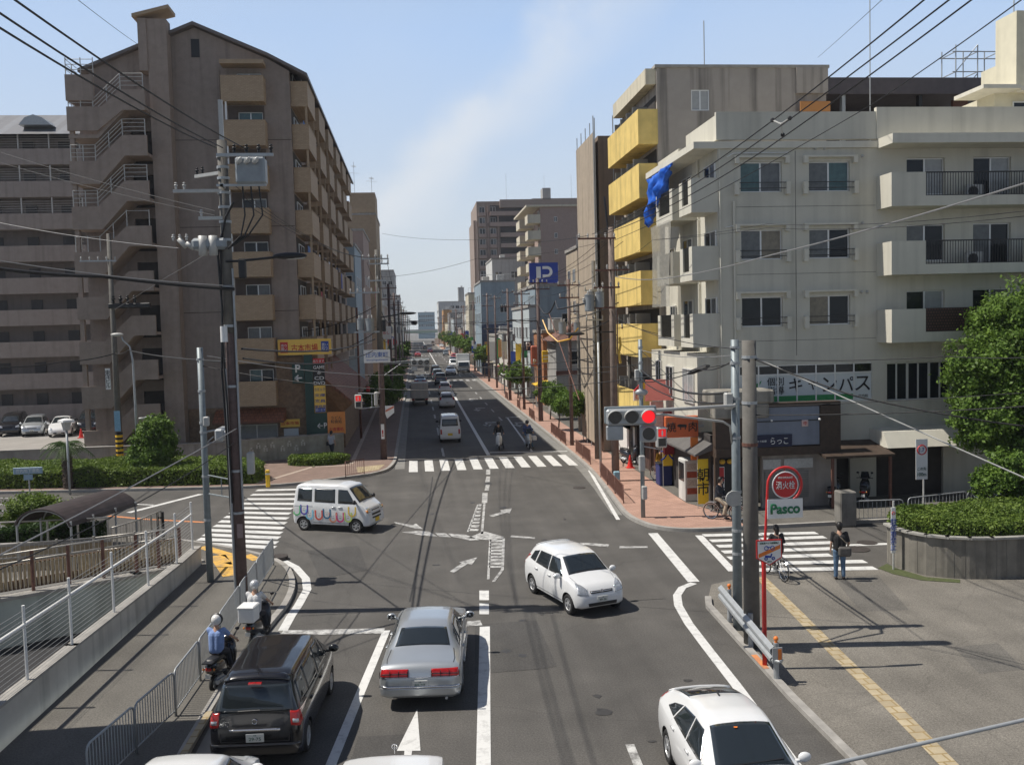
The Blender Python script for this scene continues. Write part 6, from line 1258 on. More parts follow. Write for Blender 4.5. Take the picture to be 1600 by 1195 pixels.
# ---- bicycle
def bicycle(label,frame,rw=.33,basket=True):
    t=thing('bicycle',(0,0,0),label,'bicycle')
    f=MB(); bb=Vector((-.05,0,.28)); st=Vector((-.20,0,.74)); hd_t=Vector((.34,0,.86)); hd_b=Vector((.38,0,.66)); rx=Vector((-.52,0,rw)); fx=Vector((.56,0,rw))
    for a,b in ((bb,st),(bb,hd_b),(st+Vector((.04,0,-.3)),hd_b),(hd_t,hd_b)): f.tube([a,b],.018,6)
    for s in (-1,1): f.tube([bb+Vector((0,s*.02,0)),rx+Vector((0,s*.06,0))],.010,5); f.tube([st+Vector((0,0,-.06)),rx+Vector((0,s*.06,0))],.009,5); f.tube([hd_b,fx+Vector((0,s*.055,0))],.012,5)
    part('frame',f,frame,t,local=True)
    for nm,c in (('wheel',rx),('wheel',fx)):
        w=MB().torus(tuple(c),rw-.02,.020,'Y',28,6); wo=part(nm,w,M['rubber'],t,True,local=True)
        r=MB().torus(tuple(c),rw-.045,.012,'Y',28,5).cyl(c-Vector((0,.04,0)),c+Vector((0,.04,0)),.02,8)
        for i in range(12): a=2*pi*i/12; r.tube([c+Vector((0,.02*(-1)**i,0)),c+Vector((cos(a),0,sin(a)))*(rw-.05)],.003,3)
        part('rim',r,M['chrome'],wo,local=True)
        part('mudguard',MB().torus(tuple(c),rw+.02,.014,'Y',14,5,0,radians(20),radians(190)),M['chrome'],t,local=True)
    part('handlebar',MB().tube([(.14,.27,1.0),(.26,.24,1.02),(.33,.10,1.0),(.34,0,.98),(.33,-.10,1.0),(.26,-.24,1.02),(.14,-.27,1.0)],.013,6).tube([(.34,0,.86),(.34,0,.99)],.014,6),M['chrome'],t,local=True)
    part('saddle',MB().sph((-.22,0,.80),.13,12,7,0,(1.0,.75,.32)).cyl((-.20,0,.72),(-.21,0,.79),.014,6),M['trim'],t,True,local=True)
    cr=MB().disc((-.05,.05,.28),.085,'Y',18,0,.01).tube([(-.05,-.06,.28),(.08,-.07,.17)],.01,5).tube([(-.05,.06,.28),(-.18,.07,.39)],.01,5).obox((.09,-.12,.16),(.08,.09,.02)).obox((-.19,.12,.40),(.08,.09,.02)); part('crank',cr,M['steel'],t,local=True)
    part('rack',MB().box((-.62,-.06,.70),(-.28,-.05,.715)).box((-.62,.05,.70),(-.28,.06,.715)).tube([(-.55,.06,.70),(-.52,.06,rw)],.006,4).tube([(-.55,-.06,.70),(-.52,-.06,rw)],.006,4),M['chrome'],t,local=True)
    if basket:
        b=MB()
        for i in range(7): x=.42+i*.05; [b.tube([(x,s*.15,.96),(x*.9+.05,s*.12,.72)],.003,3) for s in (-1,1)]
        for i in range(7): y=-.15+i*.05; b.tube([(.72,y,.96),(.68,y*.8,.72)],.003,3); b.tube([(.42,y,.96),(.43,y*.8,.72)],.003,3)
        for z,k_ in ((.96,1),(.84,.9),(.72,.8)): b.tube([(.42,-.15*k_,z),(.72,-.15*k_,z),(.72,.15*k_,z),(.42,.15*k_,z),(.42,-.15*k_,z)],.006,4)
        part('basket',b,M['steel'],t,local=True)
    return t
def on(vehicle,rider,loc,rz): place(vehicle,loc,rz); place(rider,loc,rz)
hb_=[(.16,.26,1.03),(.16,-.26,1.03)]
b1=bicycle('white city bicycle ridden over the right zebra crossing',P_['white'])
r1,V,_=person('woman in dark clothes cycling away over the right zebra crossing',ride((-.22,.80),hb_,[(-.15,.12,.49),(.06,-.12,.26)],1.6,.12),black_cl,navy_cl,shoe_b,1.6,female=True,sleeves='long'); part('plastic_bag',MB().sph((.55,-.22,.78),.16,10,8,0,(1,.6,1.1)),M['white'],b1,True,local=True)
g=gp(1214,905); on(b1,r1,(g.x+.02,g.y+.2,.01),radians(97))
b2=bicycle('dark bicycle stopped at the restaurant corner',M['black'])
r2,V,_=person('man in dark jumper and beige trousers on a bicycle at the restaurant corner',ride((-.22,.80),[(.10,.05,.98),(.10,-.05,.98)],[(.0,.2,.10),(.06,-.14,.26)],1.68,.08),navy_cl,beige_cl,shoe_b,1.68,sleeves='long')
g=gp(1134,816,.12); on(b2,r2,(g.x+.05,g.y+.4,.12),radians(-40))
b3=bicycle('silver bicycle ridden along the pink pavement',M['chrome'])
r3,V,_=person('cyclist in yellow jacket and black cap riding on the pink pavement',ride((-.22,.80),hb_,[(-.15,.12,.49),(.06,-.12,.26)],1.66,.14),cloth('mustard',(.62,.33,.03)),denim,shoe_b,1.66,sleeves='long'); g=gp(1036,752,.12); on(b3,r3,(g.x-.05,g.y,.12),radians(-62))
# ---- scooters
def scooter(label,paint,seatm,box=None,rear_plate=True,big=False):
    t=thing('scooter',(0,0,0),label,'scooter'); rw=.22 if not big else .26; wb=.60 if not big else .70
    for x in (-wb,wb):
        wo=part('wheel',MB().torus((x,0,rw),rw-.05,.052,'Y',26,8),M['rubber'],t,True,local=True); part('rim',MB().torus((x,0,rw),rw-.10,.02,'Y',22,6).cyl((x,-.05,rw),(x,.05,rw),.05,10).obox((x,0,rw),((rw-.1)*2,.02,.05)).obox((x,0,rw),(.05,.02,(rw-.1)*2)),M['rim'],wo,local=True)
    # bodywork in profile, rounded in width
    def hull(name,prof,m):     # prof: list of (x, z_low, z_high, halfwidth)
        mb=MB(); vs=[]; n=12
        for x,z0,z1,hw in prof:
            for i in range(n): a=2*pi*i/n; ca,sa=cos(a),sin(a); vs.append((x,hw*(abs(ca)**.7)*(1 if ca > 0 else -1),(z0+z1)/2+(z1-z0)/2*(abs(sa)**.7)*(1 if sa > 0 else -1)))
        fs=[(j*n+i,j*n+(i+1) % n,(j+1)*n+(i+1) % n,(j+1)*n+i) for j in range(len(prof)-1) for i in range(n)]+[tuple(range(n))[::-1],tuple((len(prof)-1)*n+i for i in range(n))]
        return part(name,mb.add(vs,fs),m,t,True,local=True)
    hull('rear_body',[(-.88,.62,.72,.04),(-.82,.52,.78,.11),(-.6,.42,.78,.16),(-.3,.34,.76,.17),(-.08,.28,.70,.14),(0,.26,.50,.12)],paint)
    hull('floorboard',[(-.12,.20,.32,.15),(.2,.20,.30,.16),(.36,.22,.34,.15)],M['trim'])
    hull('front_shield',[(.30,.26,.62,.20),(.38,.30,.95,.22),(.46,.36,1.02,.19),(.54,.45,.98,.12),(.60,.55,.85,.05)],paint)
    hull('front_mudguard',[(wb-.25,rw+.10,rw+.16,.05),(wb-.12,rw+.16,rw+.26,.075),(wb+.05,rw+.18,rw+.27,.07),(wb+.2,rw+.08,rw+.18,.04)],paint)
    hull('seat',[(-.84,.76,.83,.07),(-.75,.76,.88,.13),(-.4,.74,.86,.15),(-.15,.70,.80,.12),(-.05,.68,.74,.06)],seatm)
    part('fork',MB().tube([(.44,0,.96),(wb,.07,rw)],.022,6).tube([(.44,0,.96),(wb,-.07,rw)],.022,6),M['steel'],t,local=True)
    hull('handlebar_cover',[(.30,.98,1.06,.10),(.38,.96,1.12,.15),(.46,.97,1.08,.11)],paint)
    part('handlebar',MB().tube([(.20,.32,1.07),(.34,.16,1.06),(.36,0,1.05),(.34,-.16,1.06),(.20,-.32,1.07)],.017,6),M['trim'],t,local=True)
    for s in (-1,1): part('mirror',MB().tube([(.33,s*.2,1.07),(.33,s*.27,1.24)],.007,5).sph((.325,s*.28,1.28),.06,10,7,0,(.35,1,.75)),M['trim'],t,True,local=True); part('indicator',MB().sph((-.86,s*.13,.66),.03,8,6),M['lamp_amber'],t,local=True)
    part('headlight',MB().sph((.52 if not big else .56,0,.86 if big else 1.03),.075,12,8,0,(.5,1.2,.8)),M['lamp_clear'],t,True,local=True)
    part('tail_lamp',MB().bbox((-.91,-.075,.62),(-.86,.075,.70),.02),M['lamp_red'],t,local=True); part('number_plate',MB().bbox((-.95,-.07,.46),(-.94,.07,.57),.004),M['plate'],t,local=True)
    part('engine',MB().bbox((-.66,-.13,.18),(-.2,.10,.36),.05).cyl((-.75,-.15,.30),(-.25,-.15,.24),.055,10),M['steel'],t,local=True)
    if big: part('windshield',MB().add([(.50,-.2,1.0),(.50,.2,1.0),(.38,.14,1.32),(.38,-.14,1.32),(.51,-.2,1.0),(.51,.2,1.0),(.39,.14,1.32),(.39,-.14,1.32)],[(0,1,2,3)[::-1],(4,5,6,7),(0,1,5,4),(1,2,6,5),(2,3,7,6),(3,0,4,7)]),M['carglass'],t,local=True)
    if box: part('rack',MB().box((-.98,-.12,.82),(-.55,.12,.845)),M['trim'],t,local=True)
    return t
def rider(label,top,H=1.7,helmet=None,trousers=navy_cl,feet_down=False,sleeves='short',seatx=-.35,lean=.06):
    ft=[(.22,.12,.40),(.22,-.12,.40)] if not feet_down else [(.12,.30,.09),(.22,-.12,.40)]
    return person(label,ride((seatx,.86),[(.12,.31,1.08),(.12,-.31,1.08)],ft,H,lean),top,trousers,shoe_b,H,helmet=helmet,sleeves=sleeves)[0]
hs=mat('silver_helmet',(.55,.56,.57),.3,.3,var=.05); hw_=mat('white_helmet',(.72,.71,.68),.3,var=.04); hk=mat('dark_helmet',(.03,.03,.035),.25,var=.1)
sc1=scooter('delivery scooter with a white top box waiting beside the kerb fence',P_['dark'],M['trim'],True); rd1=rider('scooter rider in white shirt and silver helmet behind the stop line',white_cl,1.72,hs)
g=gp(400,1006); on(sc1,rd1,(g.x+.08,g.y+.18,.01),radians(80))
bx=thing('delivery_box',(0,0,0),'white delivery box on the back of the front scooter','box'); part('lid',MB().bbox((-1.05,-.24,1.22),(-.55,.24,1.30),.03),M['white'],bx,local=True); part('box',MB().bbox((-1.03,-.22,.85),(-.57,.22,1.219),.02),M['white'],bx,local=True); place(bx,(g.x+.08,g.y+.18,.01),radians(80))
sc2=scooter('dark scooter with red tail lamp behind the delivery scooter',P_['black'],M['trim'],True); rd2=rider('scooter rider in light blue shirt and white helmet with a dark stripe',blue_cl,1.70,hw_); part('helmet_stripe',MB().torus((-.275,0,1.69),.137,.014,'X',24,5).torus((-.21,0,1.69),.132,.012,'X',24,5),M['trim'],rd2,local=True)
g=gp(340,1078); on(sc2,rd2,(g.x+.05,g.y+.42,.01),radians(80))
for o in (sc1,rd1,bx,sc2,rd2): o.scale=(.92,.92,.92)
sc3=scooter('white-fronted scooter stopped left at the far stop line',P_['white'],M['trim']); rd3=rider('rider in black on the left scooter at the far stop line',black_cl,1.7,hk,feet_down=True,sleeves='long'); g=gp(782,704); on(sc3,rd3,(g.x-.02,g.y+.8,.01),radians(-94))
sc4=scooter('large silver scooter with a windshield at the far stop line',P_['silver'],M['trim'],big=True); rd4=rider('rider in blue jacket and jeans on the large scooter with a windshield',cloth('bluejacket',(.06,.10,.24)),1.7,hk,denim,True,'long'); g=gp(828,703); on(sc4,rd4,(g.x,g.y+.9,.01),radians(-90))
p4=part('white_parcel',MB().bbox((-.2,.25,.5),(.2,.55,.8),.04),M['white'],sc4,local=True)
sc5=scooter('dark scooter parked left of two before the beige building',P_['black'],M['trim']); place(sc5,(17.35,37.2,.12),radians(55))
sc6=scooter('dark scooter parked right of two, under the lean-to roof',P_['black'],M['trim'],big=True); place(sc6,(18.6,37.0,.12),radians(60))
sc7=scooter('dark moped parked by the ramen shop on the pavement',P_['dark'],M['trim']); place(sc7,(11.75,50.5,.12),radians(-60))
for (x,y,a,l) in ((24.2,37.2,10,'bicycle leaning under the entrance canopy, left of the parked row'),(25.6,37.0,15,'second parked bicycle by the garage wall, beside the tree'),(27.2,37.4,5,'parked bicycle half hidden by the big tree')):
    b=bicycle(l,M['black']); place(b,(x,y,.12),radians(a))
# ================================================================== VEGETATION
import numpy as np
rng=np.random.default_rng(4)
def leaf_mesh(name,pts,nrm,size,m,jitter=.9):
    n=len(pts); a=nrm+rng.normal(0,jitter,(n,3)); a /= np.linalg.norm(a,axis=1,keepdims=True)
    b=np.cross(a,rng.normal(0,1,(n,3))); b /= np.linalg.norm(b,axis=1,keepdims=True)+1e-9; c=np.cross(a,b)
    s=size*rng.uniform(.55,1.3,(n,1)); k=.62
    V=np.stack([pts-b*s,pts-c*s*k+a*s*.12,pts+b*s,pts+c*s*k+a*s*.12],1).reshape(-1,3)
    me=bpy.data.meshes.new(name); me.vertices.add(4*n); me.vertices.foreach_set('co',V.astype(np.float32).ravel()); me.loops.add(4*n); me.loops.foreach_set('vertex_index',np.arange(4*n,dtype=np.int32)); me.polygons.add(n); me.polygons.foreach_set('loop_start',np.arange(0,4*n,4,dtype=np.int32)); me.polygons.foreach_set('loop_total',np.full(n,4,dtype=np.int32)); me.materials.append(m); me.update(calc_edges=True); me.validate(); return me
def crown_points(blobs,n,clump=.28):
    """leaf positions in clumps over irregular blobs"""
    P_l=[]; N_l=[]; vol=np.array([b[1]**2 for b in blobs]); vol=vol/vol.sum()
    for (c,r,sq),v in zip(blobs,vol):
        nc=max(8,int(n*v/70)); d=rng.normal(0,1,(nc,3)); d /= np.linalg.norm(d,axis=1,keepdims=True); rad=r*(1-.55*rng.random((nc,1))**1.6)*(1+.10*rng.normal(0,1,(nc,1))); cc=np.array(c)+d*rad*np.array([1,1,sq])
        per=70; p=np.repeat(cc,per,0)+rng.normal(0,clump*r**.5*.55,(nc*per,3))*np.array([1,1,.7]); nn=np.repeat(d,per,0)+np.array([0,0,.4]); P_l.append(p); N_l.append(nn)
    return np.concatenate(P_l),np.concatenate(N_l)
def tree(label,base,blobs,n,leaf,h_trunk,r0,m=None,name='street_tree',limbs=7,group=None,lean=(0,0)):
    t=thing(name,base,label,'tree',group); b=Vector(base); tr=MB(); top=b+Vector((lean[0],lean[1],h_trunk)); mid=b.lerp(top,.5)+Vector((r0*.6,0,0)); tr.tube([b-Vector((0,0,.1)),b+Vector((0,0,.15)),mid,top],[r0*1.35,r0*1.05,r0*.85,r0*.62],10)
    for i in range(limbs):
        bl=blobs[i % len(blobs)]; e=Vector(bl[0])+Vector(rng.normal(0,bl[1]*.35,3)); s=b.lerp(top,.75+.25*(i/limbs)); q=s.lerp(e,.5)+Vector((0,0,.12*h_trunk)); tr.tube([s,q,e],[r0*.42,r0*.27,r0*.1],6)
    part('trunk',tr,M['bark'],t,True); p,nn=crown_points(blobs,n); part('crown',leaf_mesh('crown',p,nn,leaf,m or M['leaf_tree']),None,t); return t
# big camphor tree at the right edge
cx,cy=24.6,34.9
bl=[((24.7,34.9,7.3),2.1,.9),((23.0,34.6,5.8),1.5,.9),((22.6,34.2,4.3),1.35,.8),((25.3,34.2,5.6),2.2,.9),((23.4,34.0,3.0),1.3,.7),((22.0,34.3,3.5),1.0,.8),((21.9,34.6,5.9),1.0,.9),((26.6,34.6,8.0),1.7,.9),((24.0,35.6,7.6),1.2,.8),((22.2,35.2,5.0),.9,.9),((27.2,33.8,4.4),1.9,.8),((25.4,33.6,3.5),1.3,.7),((24.0,34.4,6.6),1.2,.8)]
tree('large dense broadleaf tree at the right edge before the beige building',(25.6,35.0,0),bl,120000,.078,3.2,.28,name='broadleaf_tree',limbs=14)
tree('low bushy tree below the large broadleaf tree at the right edge',(21.0,30.9,0),[((20.6,30.6,2.4),.85,.8),((21.4,30.4,2.0),1.0,.8),((19.9,30.6,2.0),.55,.7),((22.0,30.2,1.5),.8,.7)],16000,.07,1.2,.07,name='small_tree',limbs=4)
# pink pavement trees
for (px,h,r,lab) in (((893,690),2.75,1.05,'nearest round-headed street tree on the pink pavement'),((873,672),2.7,.95,'second round-headed street tree on the pink pavement'),((860,655),2.6,.9,'third round-headed street tree, touching the second, on the pink pavement'),((812,630),3.0,1.0,'lone street tree beside the thin brown pole on the pink pavement')):
    g=gp(*px,.12); z=h; x,y=g.x,g.y
    tree(lab,(x,y,.12),[((x,y,z),r,.75),((x-r*.7,y+.1,z-.25),r*.55,.7),((x+r*.65,y,z-.15),r*.6,.7),((x+.1,y-.3,z-.55),r*.55,.6),((x-.2,y+.2,z+.35),r*.5,.6)],9000,.085,2.0,.055,limbs=5,lean=(.1,0))
for i,(x,y,h,r,lab) in enumerate(((10.9,100,3.0,1.3,'leafy bush before the white awning on the right pavement'),(11.4,115,2.6,1.1,'yellow-green bush beyond the white awning'),(10.5,143,4.0,1.5,'street tree at the next junction on the right'),(10.2,178,4.4,1.6,'street tree beyond the next junction on the right'),(10.2,196,4.6,1.7,'street tree in the middle of the far right row'),(10.2,215,4.8,1.8,'street tree near the pale end of the far right row'),(10.2,240,4.8,1.9,'larger far street tree on the right'),(10.2,275,5,2.0,'very distant street tree on the right'),(10.2,320,5,2.2,'last distant street tree on the right'),(-2.4,175,3.8,1.3,'yellow-green street tree far down the left kerb'),(-2.4,210,4.0,1.4,'second distant street tree on the left kerb'),(-2.6,150,2.6,1.2,'distant bush on the left kerb before the trees'))):
    tree(lab,(x,y,.1),[((x,y,h),r,.8),((x+.5*r,y,h-.5),r*.6,.7),((x-.5*r,y,h-.4),r*.6,.7)],3500,.16,h*.6,.08,limbs=3)
# left side clipped trees in the kerb strip
for i,(x,y,w_,lab) in enumerate(((-3.0,80,1.5,'nearest clipped dark green tree on the left kerb by the signal pole'),(-3.0,88,1.5,'second clipped tree on the left kerb before the parked truck'),(-2.9,98,1.4,'clipped tree beside the parked truck on the left'),(-3.3,108,1.3,'clipped tree past the parked truck on the left'),(-3.1,120,1.4,'farthest clipped dark tree of the left kerb row'))):
    tree(lab,(x,y,.1),[((x,y,2.7),w_,.75),((x-.8,y-.3,2.2),w_*.7,.7),((x+.8,y-.4,2.3),w_*.6,.7),((x,y+1,2.4),w_*.8,.7)],9000,.10,1.4,.09,M['leaf_tree'],limbs=4)
def hedge(label,poly,z0,z1,n,m,name='hedge',leaf=.055,bulge=.08):
    """clipped hedge: woody core and leaves over top and sides"""
    t=thing(name,(poly[0][0],poly[0][1],z0),label,'hedge'); A=np.array(poly,float); cen=A.mean(0)
    core=MB().prism([tuple(cen+(p-cen)*.94) if len(poly) < 9 else tuple(cen+(p-cen)*.97) for p in A],z0,z1-.10); part('branches',core,M['twig'],t)
    x0,y0=A.min(0); x1,y1=A.max(0); out=[]; nn=[]
    from mathutils.geometry import intersect_point_tri_2d
    area=0.5*abs(np.dot(A[:,0],np.roll(A[:,1],1))-np.dot(A[:,1],np.roll(A[:,0],1))); per=np.linalg.norm(A-np.roll(A,-1,0),axis=1); side=per.sum()*(z1-z0); nt_=int(n*area/(area+side)); ns=n-nt_
    q=rng.uniform((x0,y0),(x1,y1),(nt_*4,2)); ins=np.zeros(len(q),bool)
    for i in range(len(A)):
        a=A[i]; b=A[(i+1) % len(A)]; cnd=((a[1] > q[:,1]) != (b[1] > q[:,1])) & (q[:,0] < (b[0]-a[0])*(q[:,1]-a[1])/((b[1]-a[1]) if abs(b[1]-a[1]) > 1e-9 else 1e-9)+a[0]); ins ^= cnd
    q=q[ins][:nt_]; bump=bulge*(np.sin(q[:,0]*2.1)+np.cos(q[:,1]*2.7+q[:,0]))*.6
    P1=np.column_stack([q,z1+bump+rng.normal(0,.045,len(q))]); N1=np.tile([0,0,1.0],(len(q),1))
    e=rng.choice(len(A),ns,p=per/per.sum()); u=rng.random((ns,1)); a=A[e]; b=A[(e+1) % len(A)]; pp=a*(1-u)+b*u; d=b-a; nr=np.column_stack([d[:,1],-d[:,0]]); nr /= np.linalg.norm(nr,axis=1,keepdims=True)+1e-9
    sgn=np.sign(((pp-cen)*nr).sum(1,keepdims=True)); nr=nr*sgn; P2=np.column_stack([pp+nr*rng.normal(0,.05,(ns,1)),rng.uniform(z0,z1+.02,ns)]); N2=np.column_stack([nr,np.zeros(ns)])
    part('foliage',leaf_mesh('foliage',np.concatenate([P1,P2]),np.concatenate([N1,N2]),leaf,m),None,t); return t
hedge('long clipped hedge in front of the pale car park wall',[(-34,54.6),(-22,51.0),(-12,49.6),(-8.6,49.25),(-8.3,50.5),(-9.2,53.2),(-12,54.4),(-34,57.2)],.12,.98,60000,M['leaf_hedge'],leaf=.07)
hedge('low oval hedge bed on the brown paving by the mural wall',[(-5.95+1.75*cos(a)*1.0,55.9+1.1*sin(a)) for a in [2*pi*i/16 for i in range(16)]],.12,.55,12000,M['leaf_hedge'],leaf=.06)
# planter at the right
outer=[tuple(gp(x,y)[:2]) for x,y in ((1386,878),(1400,886),(1420,893),(1447,899),(1480,903),(1515,905),(1550,905),(1600,903),(1700,895))]
inner=[(29,29.8),(22,30.3),(17.2,29.9),(15.6,29.2)]
t=thing('planter_wall',(16,26.5,0),'curved board-marked concrete planter wall at the right','wall')
part('wall',MB().prism(outer+inner,0,1.22),mat('board_marked_concrete',(0.21,0.195,0.165),.9,var=.25,scale=2.5,bump=.3,streak=.65),t)
jb=MB()
for i in range(len(outer)-1):
    a=Vector((*outer[i],0)); b=Vector((*outer[i+1],0)); L_=(b-a).length; d=(b-a).normalized(); n_=Vector((d.y,-d.x,0)); k=int(L_/.3)
    for j in range(k): c=a+d*(j+.5)*L_/k; c += d*random.uniform(-.05,.05); jb.obox((c.x+n_.x*.002,c.y+n_.y*.002,.6),(.009,.012,1.2),atan2(d.y,d.x))
part('board_joint',jb,M['concrete_dark'],t); part('coping',wall_line(MB(),outer[:-1],.2,1.225,1.29),M['concrete'],t)
hp=[(p[0]+(20-p[0])*.03+.1,p[1]+.28) for p in outer]+[(28.6,29.5),(22,30.0),(17.3,29.6),(15.75,29.0)]
hedge('dense clipped hedge on top of the curved planter wall',hp,1.2,1.58,50000,M['leaf_hedge'],leaf=.05)
sheet('grass',[[tuple(gp(x,y)[:2]) for x,y in ((1372,888),(1386,881),(1400,888),(1447,902),(1500,906),(1500,911),(1440,907),(1395,897))]],.02,mat('short_grass',(.07,.085,.03),.9,var=.35,scale=9),'stuff')
# round bush, palm, entrance shrubs
t=tree('round-topped bushy shrub in front of the brown gabled block',(-14.3,52.0,.9),[((-14.3,52,2.3),1.0,1.1),((-14.1,52,3.1),.65,.8),((-14.5,51.8,1.5),1.0,.7),((-13.9,52,1.8),.8,.9)],22000,.09,1.2,.08,M['leaf_tree'],name='shrub',limbs=5)
def palm(label,base,h,n):
    t=thing('palm_tree',base,label,'tree'); b=Vector(base); tr=MB().tube([b,b+Vector((0,0,h*.5)),b+Vector((0,0,h))],[.24,.22,.26],12)
    for i in range(60): a=i*2.4; z=h*i/60; tr.obox((b.x+cos(a)*.23,b.y+sin(a)*.23,b.z+z),(.10,.06,.12),a,0,0,.5)
    part('trunk',tr,M['bark'],t); f=MB()
    for i in range(n):
        a=2*pi*i/n+random.uniform(-.2,.2); el=random.uniform(-.1,1.0); L_=random.uniform(1.2,1.7); pts=[b+Vector((0,0,h))+Vector((cos(a)*cos(el)*L_*s,sin(a)*cos(el)*L_*s,sin(el)*L_*s*.8-1.0*s*s)) for s in [q/8 for q in range(9)]]
        f.tube(pts,[.02]*6+[.012]*3,4)
        for j in range(1,9):
            d=(pts[j]-pts[j-1]).normalized(); sd=d.cross(Vector((0,0,1))).normalized()
            for s in (-1,1):
                for q in (0,.5): p=pts[j-1].lerp(pts[j],q); e=p+sd*s*.36*(1-.5*j/9)+d*.16-Vector((0,0,.10)); w=d*.022; f.add([p-w,p+w,e+w*.3,e-w*.3],[(0,1,2,3)])
    part('fronds',f,M['leaf_dark'],t); return t
palm('short palm tree standing in the hedge beside the white park lamp',(-18.3,50.3,.1),2.3,22)
tree('dark round bush at the left edge by the subway entrance',(-17.6,37.5,0),[((-17.4,37.5,1.4),.95,.9),((-17.8,37.3,.8),.9,.8)],9000,.06,.6,.06,M['leaf_dark'],name='shrub',limbs=3)
tree('bright green shrub behind the arched shelter',(-15.4,39.0,0),[((-15.6,39.0,1.1),.9,.7),((-14.8,39,1.0),.8,.7),((-16.3,39,.8),.7,.7)],9000,.06,.5,.05,M['leaf_hedge'],name='shrub',limbs=3)
hedge('hedge along the subway stair behind the steel railing',[(-19,34.2),(-11.6,34.8),(-11.6,35.4),(-19,34.9)],.0,1.15,14000,M['leaf_dark'])
# ================================================================== STREET FURNITURE
def pole_thing(name,label,base,h,r0,r1,m,cat='utility pole',lean=0):
    t=thing(name,base,label,cat); b=Vector(base); part('post',MB().tube([b-Vector((0,0,.05)),b+Vector((0,0,h*.5)),b+Vector((0,0,h))],[r0,(r0+r1)/2,r1],14),m,t,True); return t
def insul(mb,p,mi=0,s=1.0):
    p=Vector(p); mb.cyl(p,p+Vector((0,0,.10*s)),.035*s,8,mi); mb.sph(p+Vector((0,0,.13*s)),.062*s,8,6,mi,(1,1,.6)); mb.sph(p+Vector((0,0,.2*s)),.045*s,8,6,mi,(1,1,.6))
IM={}
def ins_parts(parent,pts,m,s=1.0,local=False):
    k=(m.name,s)
    if k not in IM: q=MB(); insul(q,(0,0,0),0,s); IM[k]=q.mesh('insulator',m,True)
    for p in pts:
        o=ob('insulator',IM[k]); o.parent=parent; o.location=p
        if parent.type == 'EMPTY': o.matrix_parent_inverse=Matrix.Translation(-parent.location)
def crossarm(t,c,L_,ang,n=4,m=None,dz=.0,ins=True,white=True):
    c=Vector(c); d=Vector((cos(ang),sin(ang),0)); a=part('crossarm',MB().beam(c-d*L_*.5,c+d*L_*.5,.08,.08),m or M['steel'],t)
    if ins:
        ins_parts(a,[c+d*L_*(-.46+.92*i/(n-1))+Vector((0,0,.04)) for i in range(n)],M['porcelain'] if white else M['black'])
def can(t,c,r=.28,h=.75,m=None):
    c=Vector(c); a=part('transformer',MB().cyl(c,c+Vector((0,0,h)),r,18).cyl(c+Vector((0,0,h)),c+Vector((0,0,h+.05)),r*1.06,18).cyl(c-Vector((0,0,.04)),c,r*.9,18),m or M['trans'],t,ang=40); ins_parts(a,[c+Vector((cos(q)*r*.5,sin(q)*r*.5,h+.05)) for q in (0,2,4)],M['porcelain'],.9)
def box_part(t,name,c,s,m,r=.03,parent=None):
    return part(name,MB().bbox((c[0]-s[0]/2,c[1]-s[1]/2,c[2]-s[2]/2),(c[0]+s[0]/2,c[1]+s[1]/2,c[2]+s[2]/2),r),m,parent or t)
def bands(t,x,y,zs,r):
    mb=MB(); [mb.cyl((x,y,z-.035),(x,y,z+.035),r,14) for z in zs]; part('clamp_band',mb,M['steel'],t)
# P1 main left pole
p1=Vector((*gp(379,950,.12)[:2],.12)); x,y=p1.x,p1.y
t1=pole_thing('utility_pole','tall dark brown utility pole with a big square transformer, left of the road',p1,13.2,.175,.125,M['pole_brown'])
part('upper_sleeve',MB().tube([(x,y,8.0),(x,y,13.34)],[.16,.135],14),M['pole_grey'],t1,True)
part('top_extension',MB().box((x-.05,y-.05,13.3),(x+.06,y+.05,14.45)),M['steel_white'],t1)
bands(t1,x,y,(12.9,12.6,12.3,11.9,11.5,11.1,10.6,9.3,8.2,6.5,4.1,2.9),.172)
def T1(px,py,dy=0): return yp(px,py,y+dy)
c=T1(393,268,-.35); hv=box_part(t1,'square_transformer',(c.x,c.y,c.z),(.80,.5,.72),M['trans'],.05)
ib=MB()
for q in (-.22,0,.22): ib.tube([(c.x+q-.1,c.y-.30,c.z+.18),(c.x+q+.02,c.y-.42,c.z+.30)],[.06,.04],8); ib.torus((c.x+q-.04,c.y-.36,c.z+.24),.06,.02,'Y',10,5)
part('bushing',ib,M['porcelain'],hv,True,local=True)
part('bracket',MB().box((x-.1,y-.35,c.z+.42),(c.x+.6,y-.27,c.z+.50)).box((x-.1,y-.5,c.z-.42),(c.x+.4,y-.42,c.z-.36)).box((x,y-.5,c.z-.42),(x+.08,y,c.z-.34)),M['steel'],t1)
ins_parts(t1,[(c.x-.45+q*.33,y-.31,c.z+.5) for q in range(4)],M['black'],1.1)
for q in range(3): part('lead_cable',MB().tube([(c.x-.25+q*.22,y-.4,c.z-.4),(c.x-.22+q*.24,y-.4,c.z-1.2),(c.x-.35+q*.1,y-.4,c.z-1.75),(x+.1,y-.3,c.z-2.1)],.022,6),M['cable'],t1)
for z_,L_,a_ in ((12.45,1.1,2.5),(11.95,1.35,pi),(11.2,.7,pi)):
    d=Vector((cos(a_),sin(a_),0)); ar=part('side_arm',MB().beam((x,y-.1,z_),Vector((x,y-.1,z_))+d*L_,.07,.09),M['steel_white'],t1); ins_parts(ar,[Vector((x,y-.1,z_+.04))+d*(L_-.08-q*.22) for q in range(2 if L_ > .8 else 1)],M['porcelain'] if z_ < 12.2 else M['black'],.9)
a=T1(275,377,-.1); b=T1(352,383,-.1); sw=box_part(t1,'switch_gear',((a.x+b.x)/2+.25,y-.15,a.z-.1),(.95,.35,.32),M['trans'],.08)
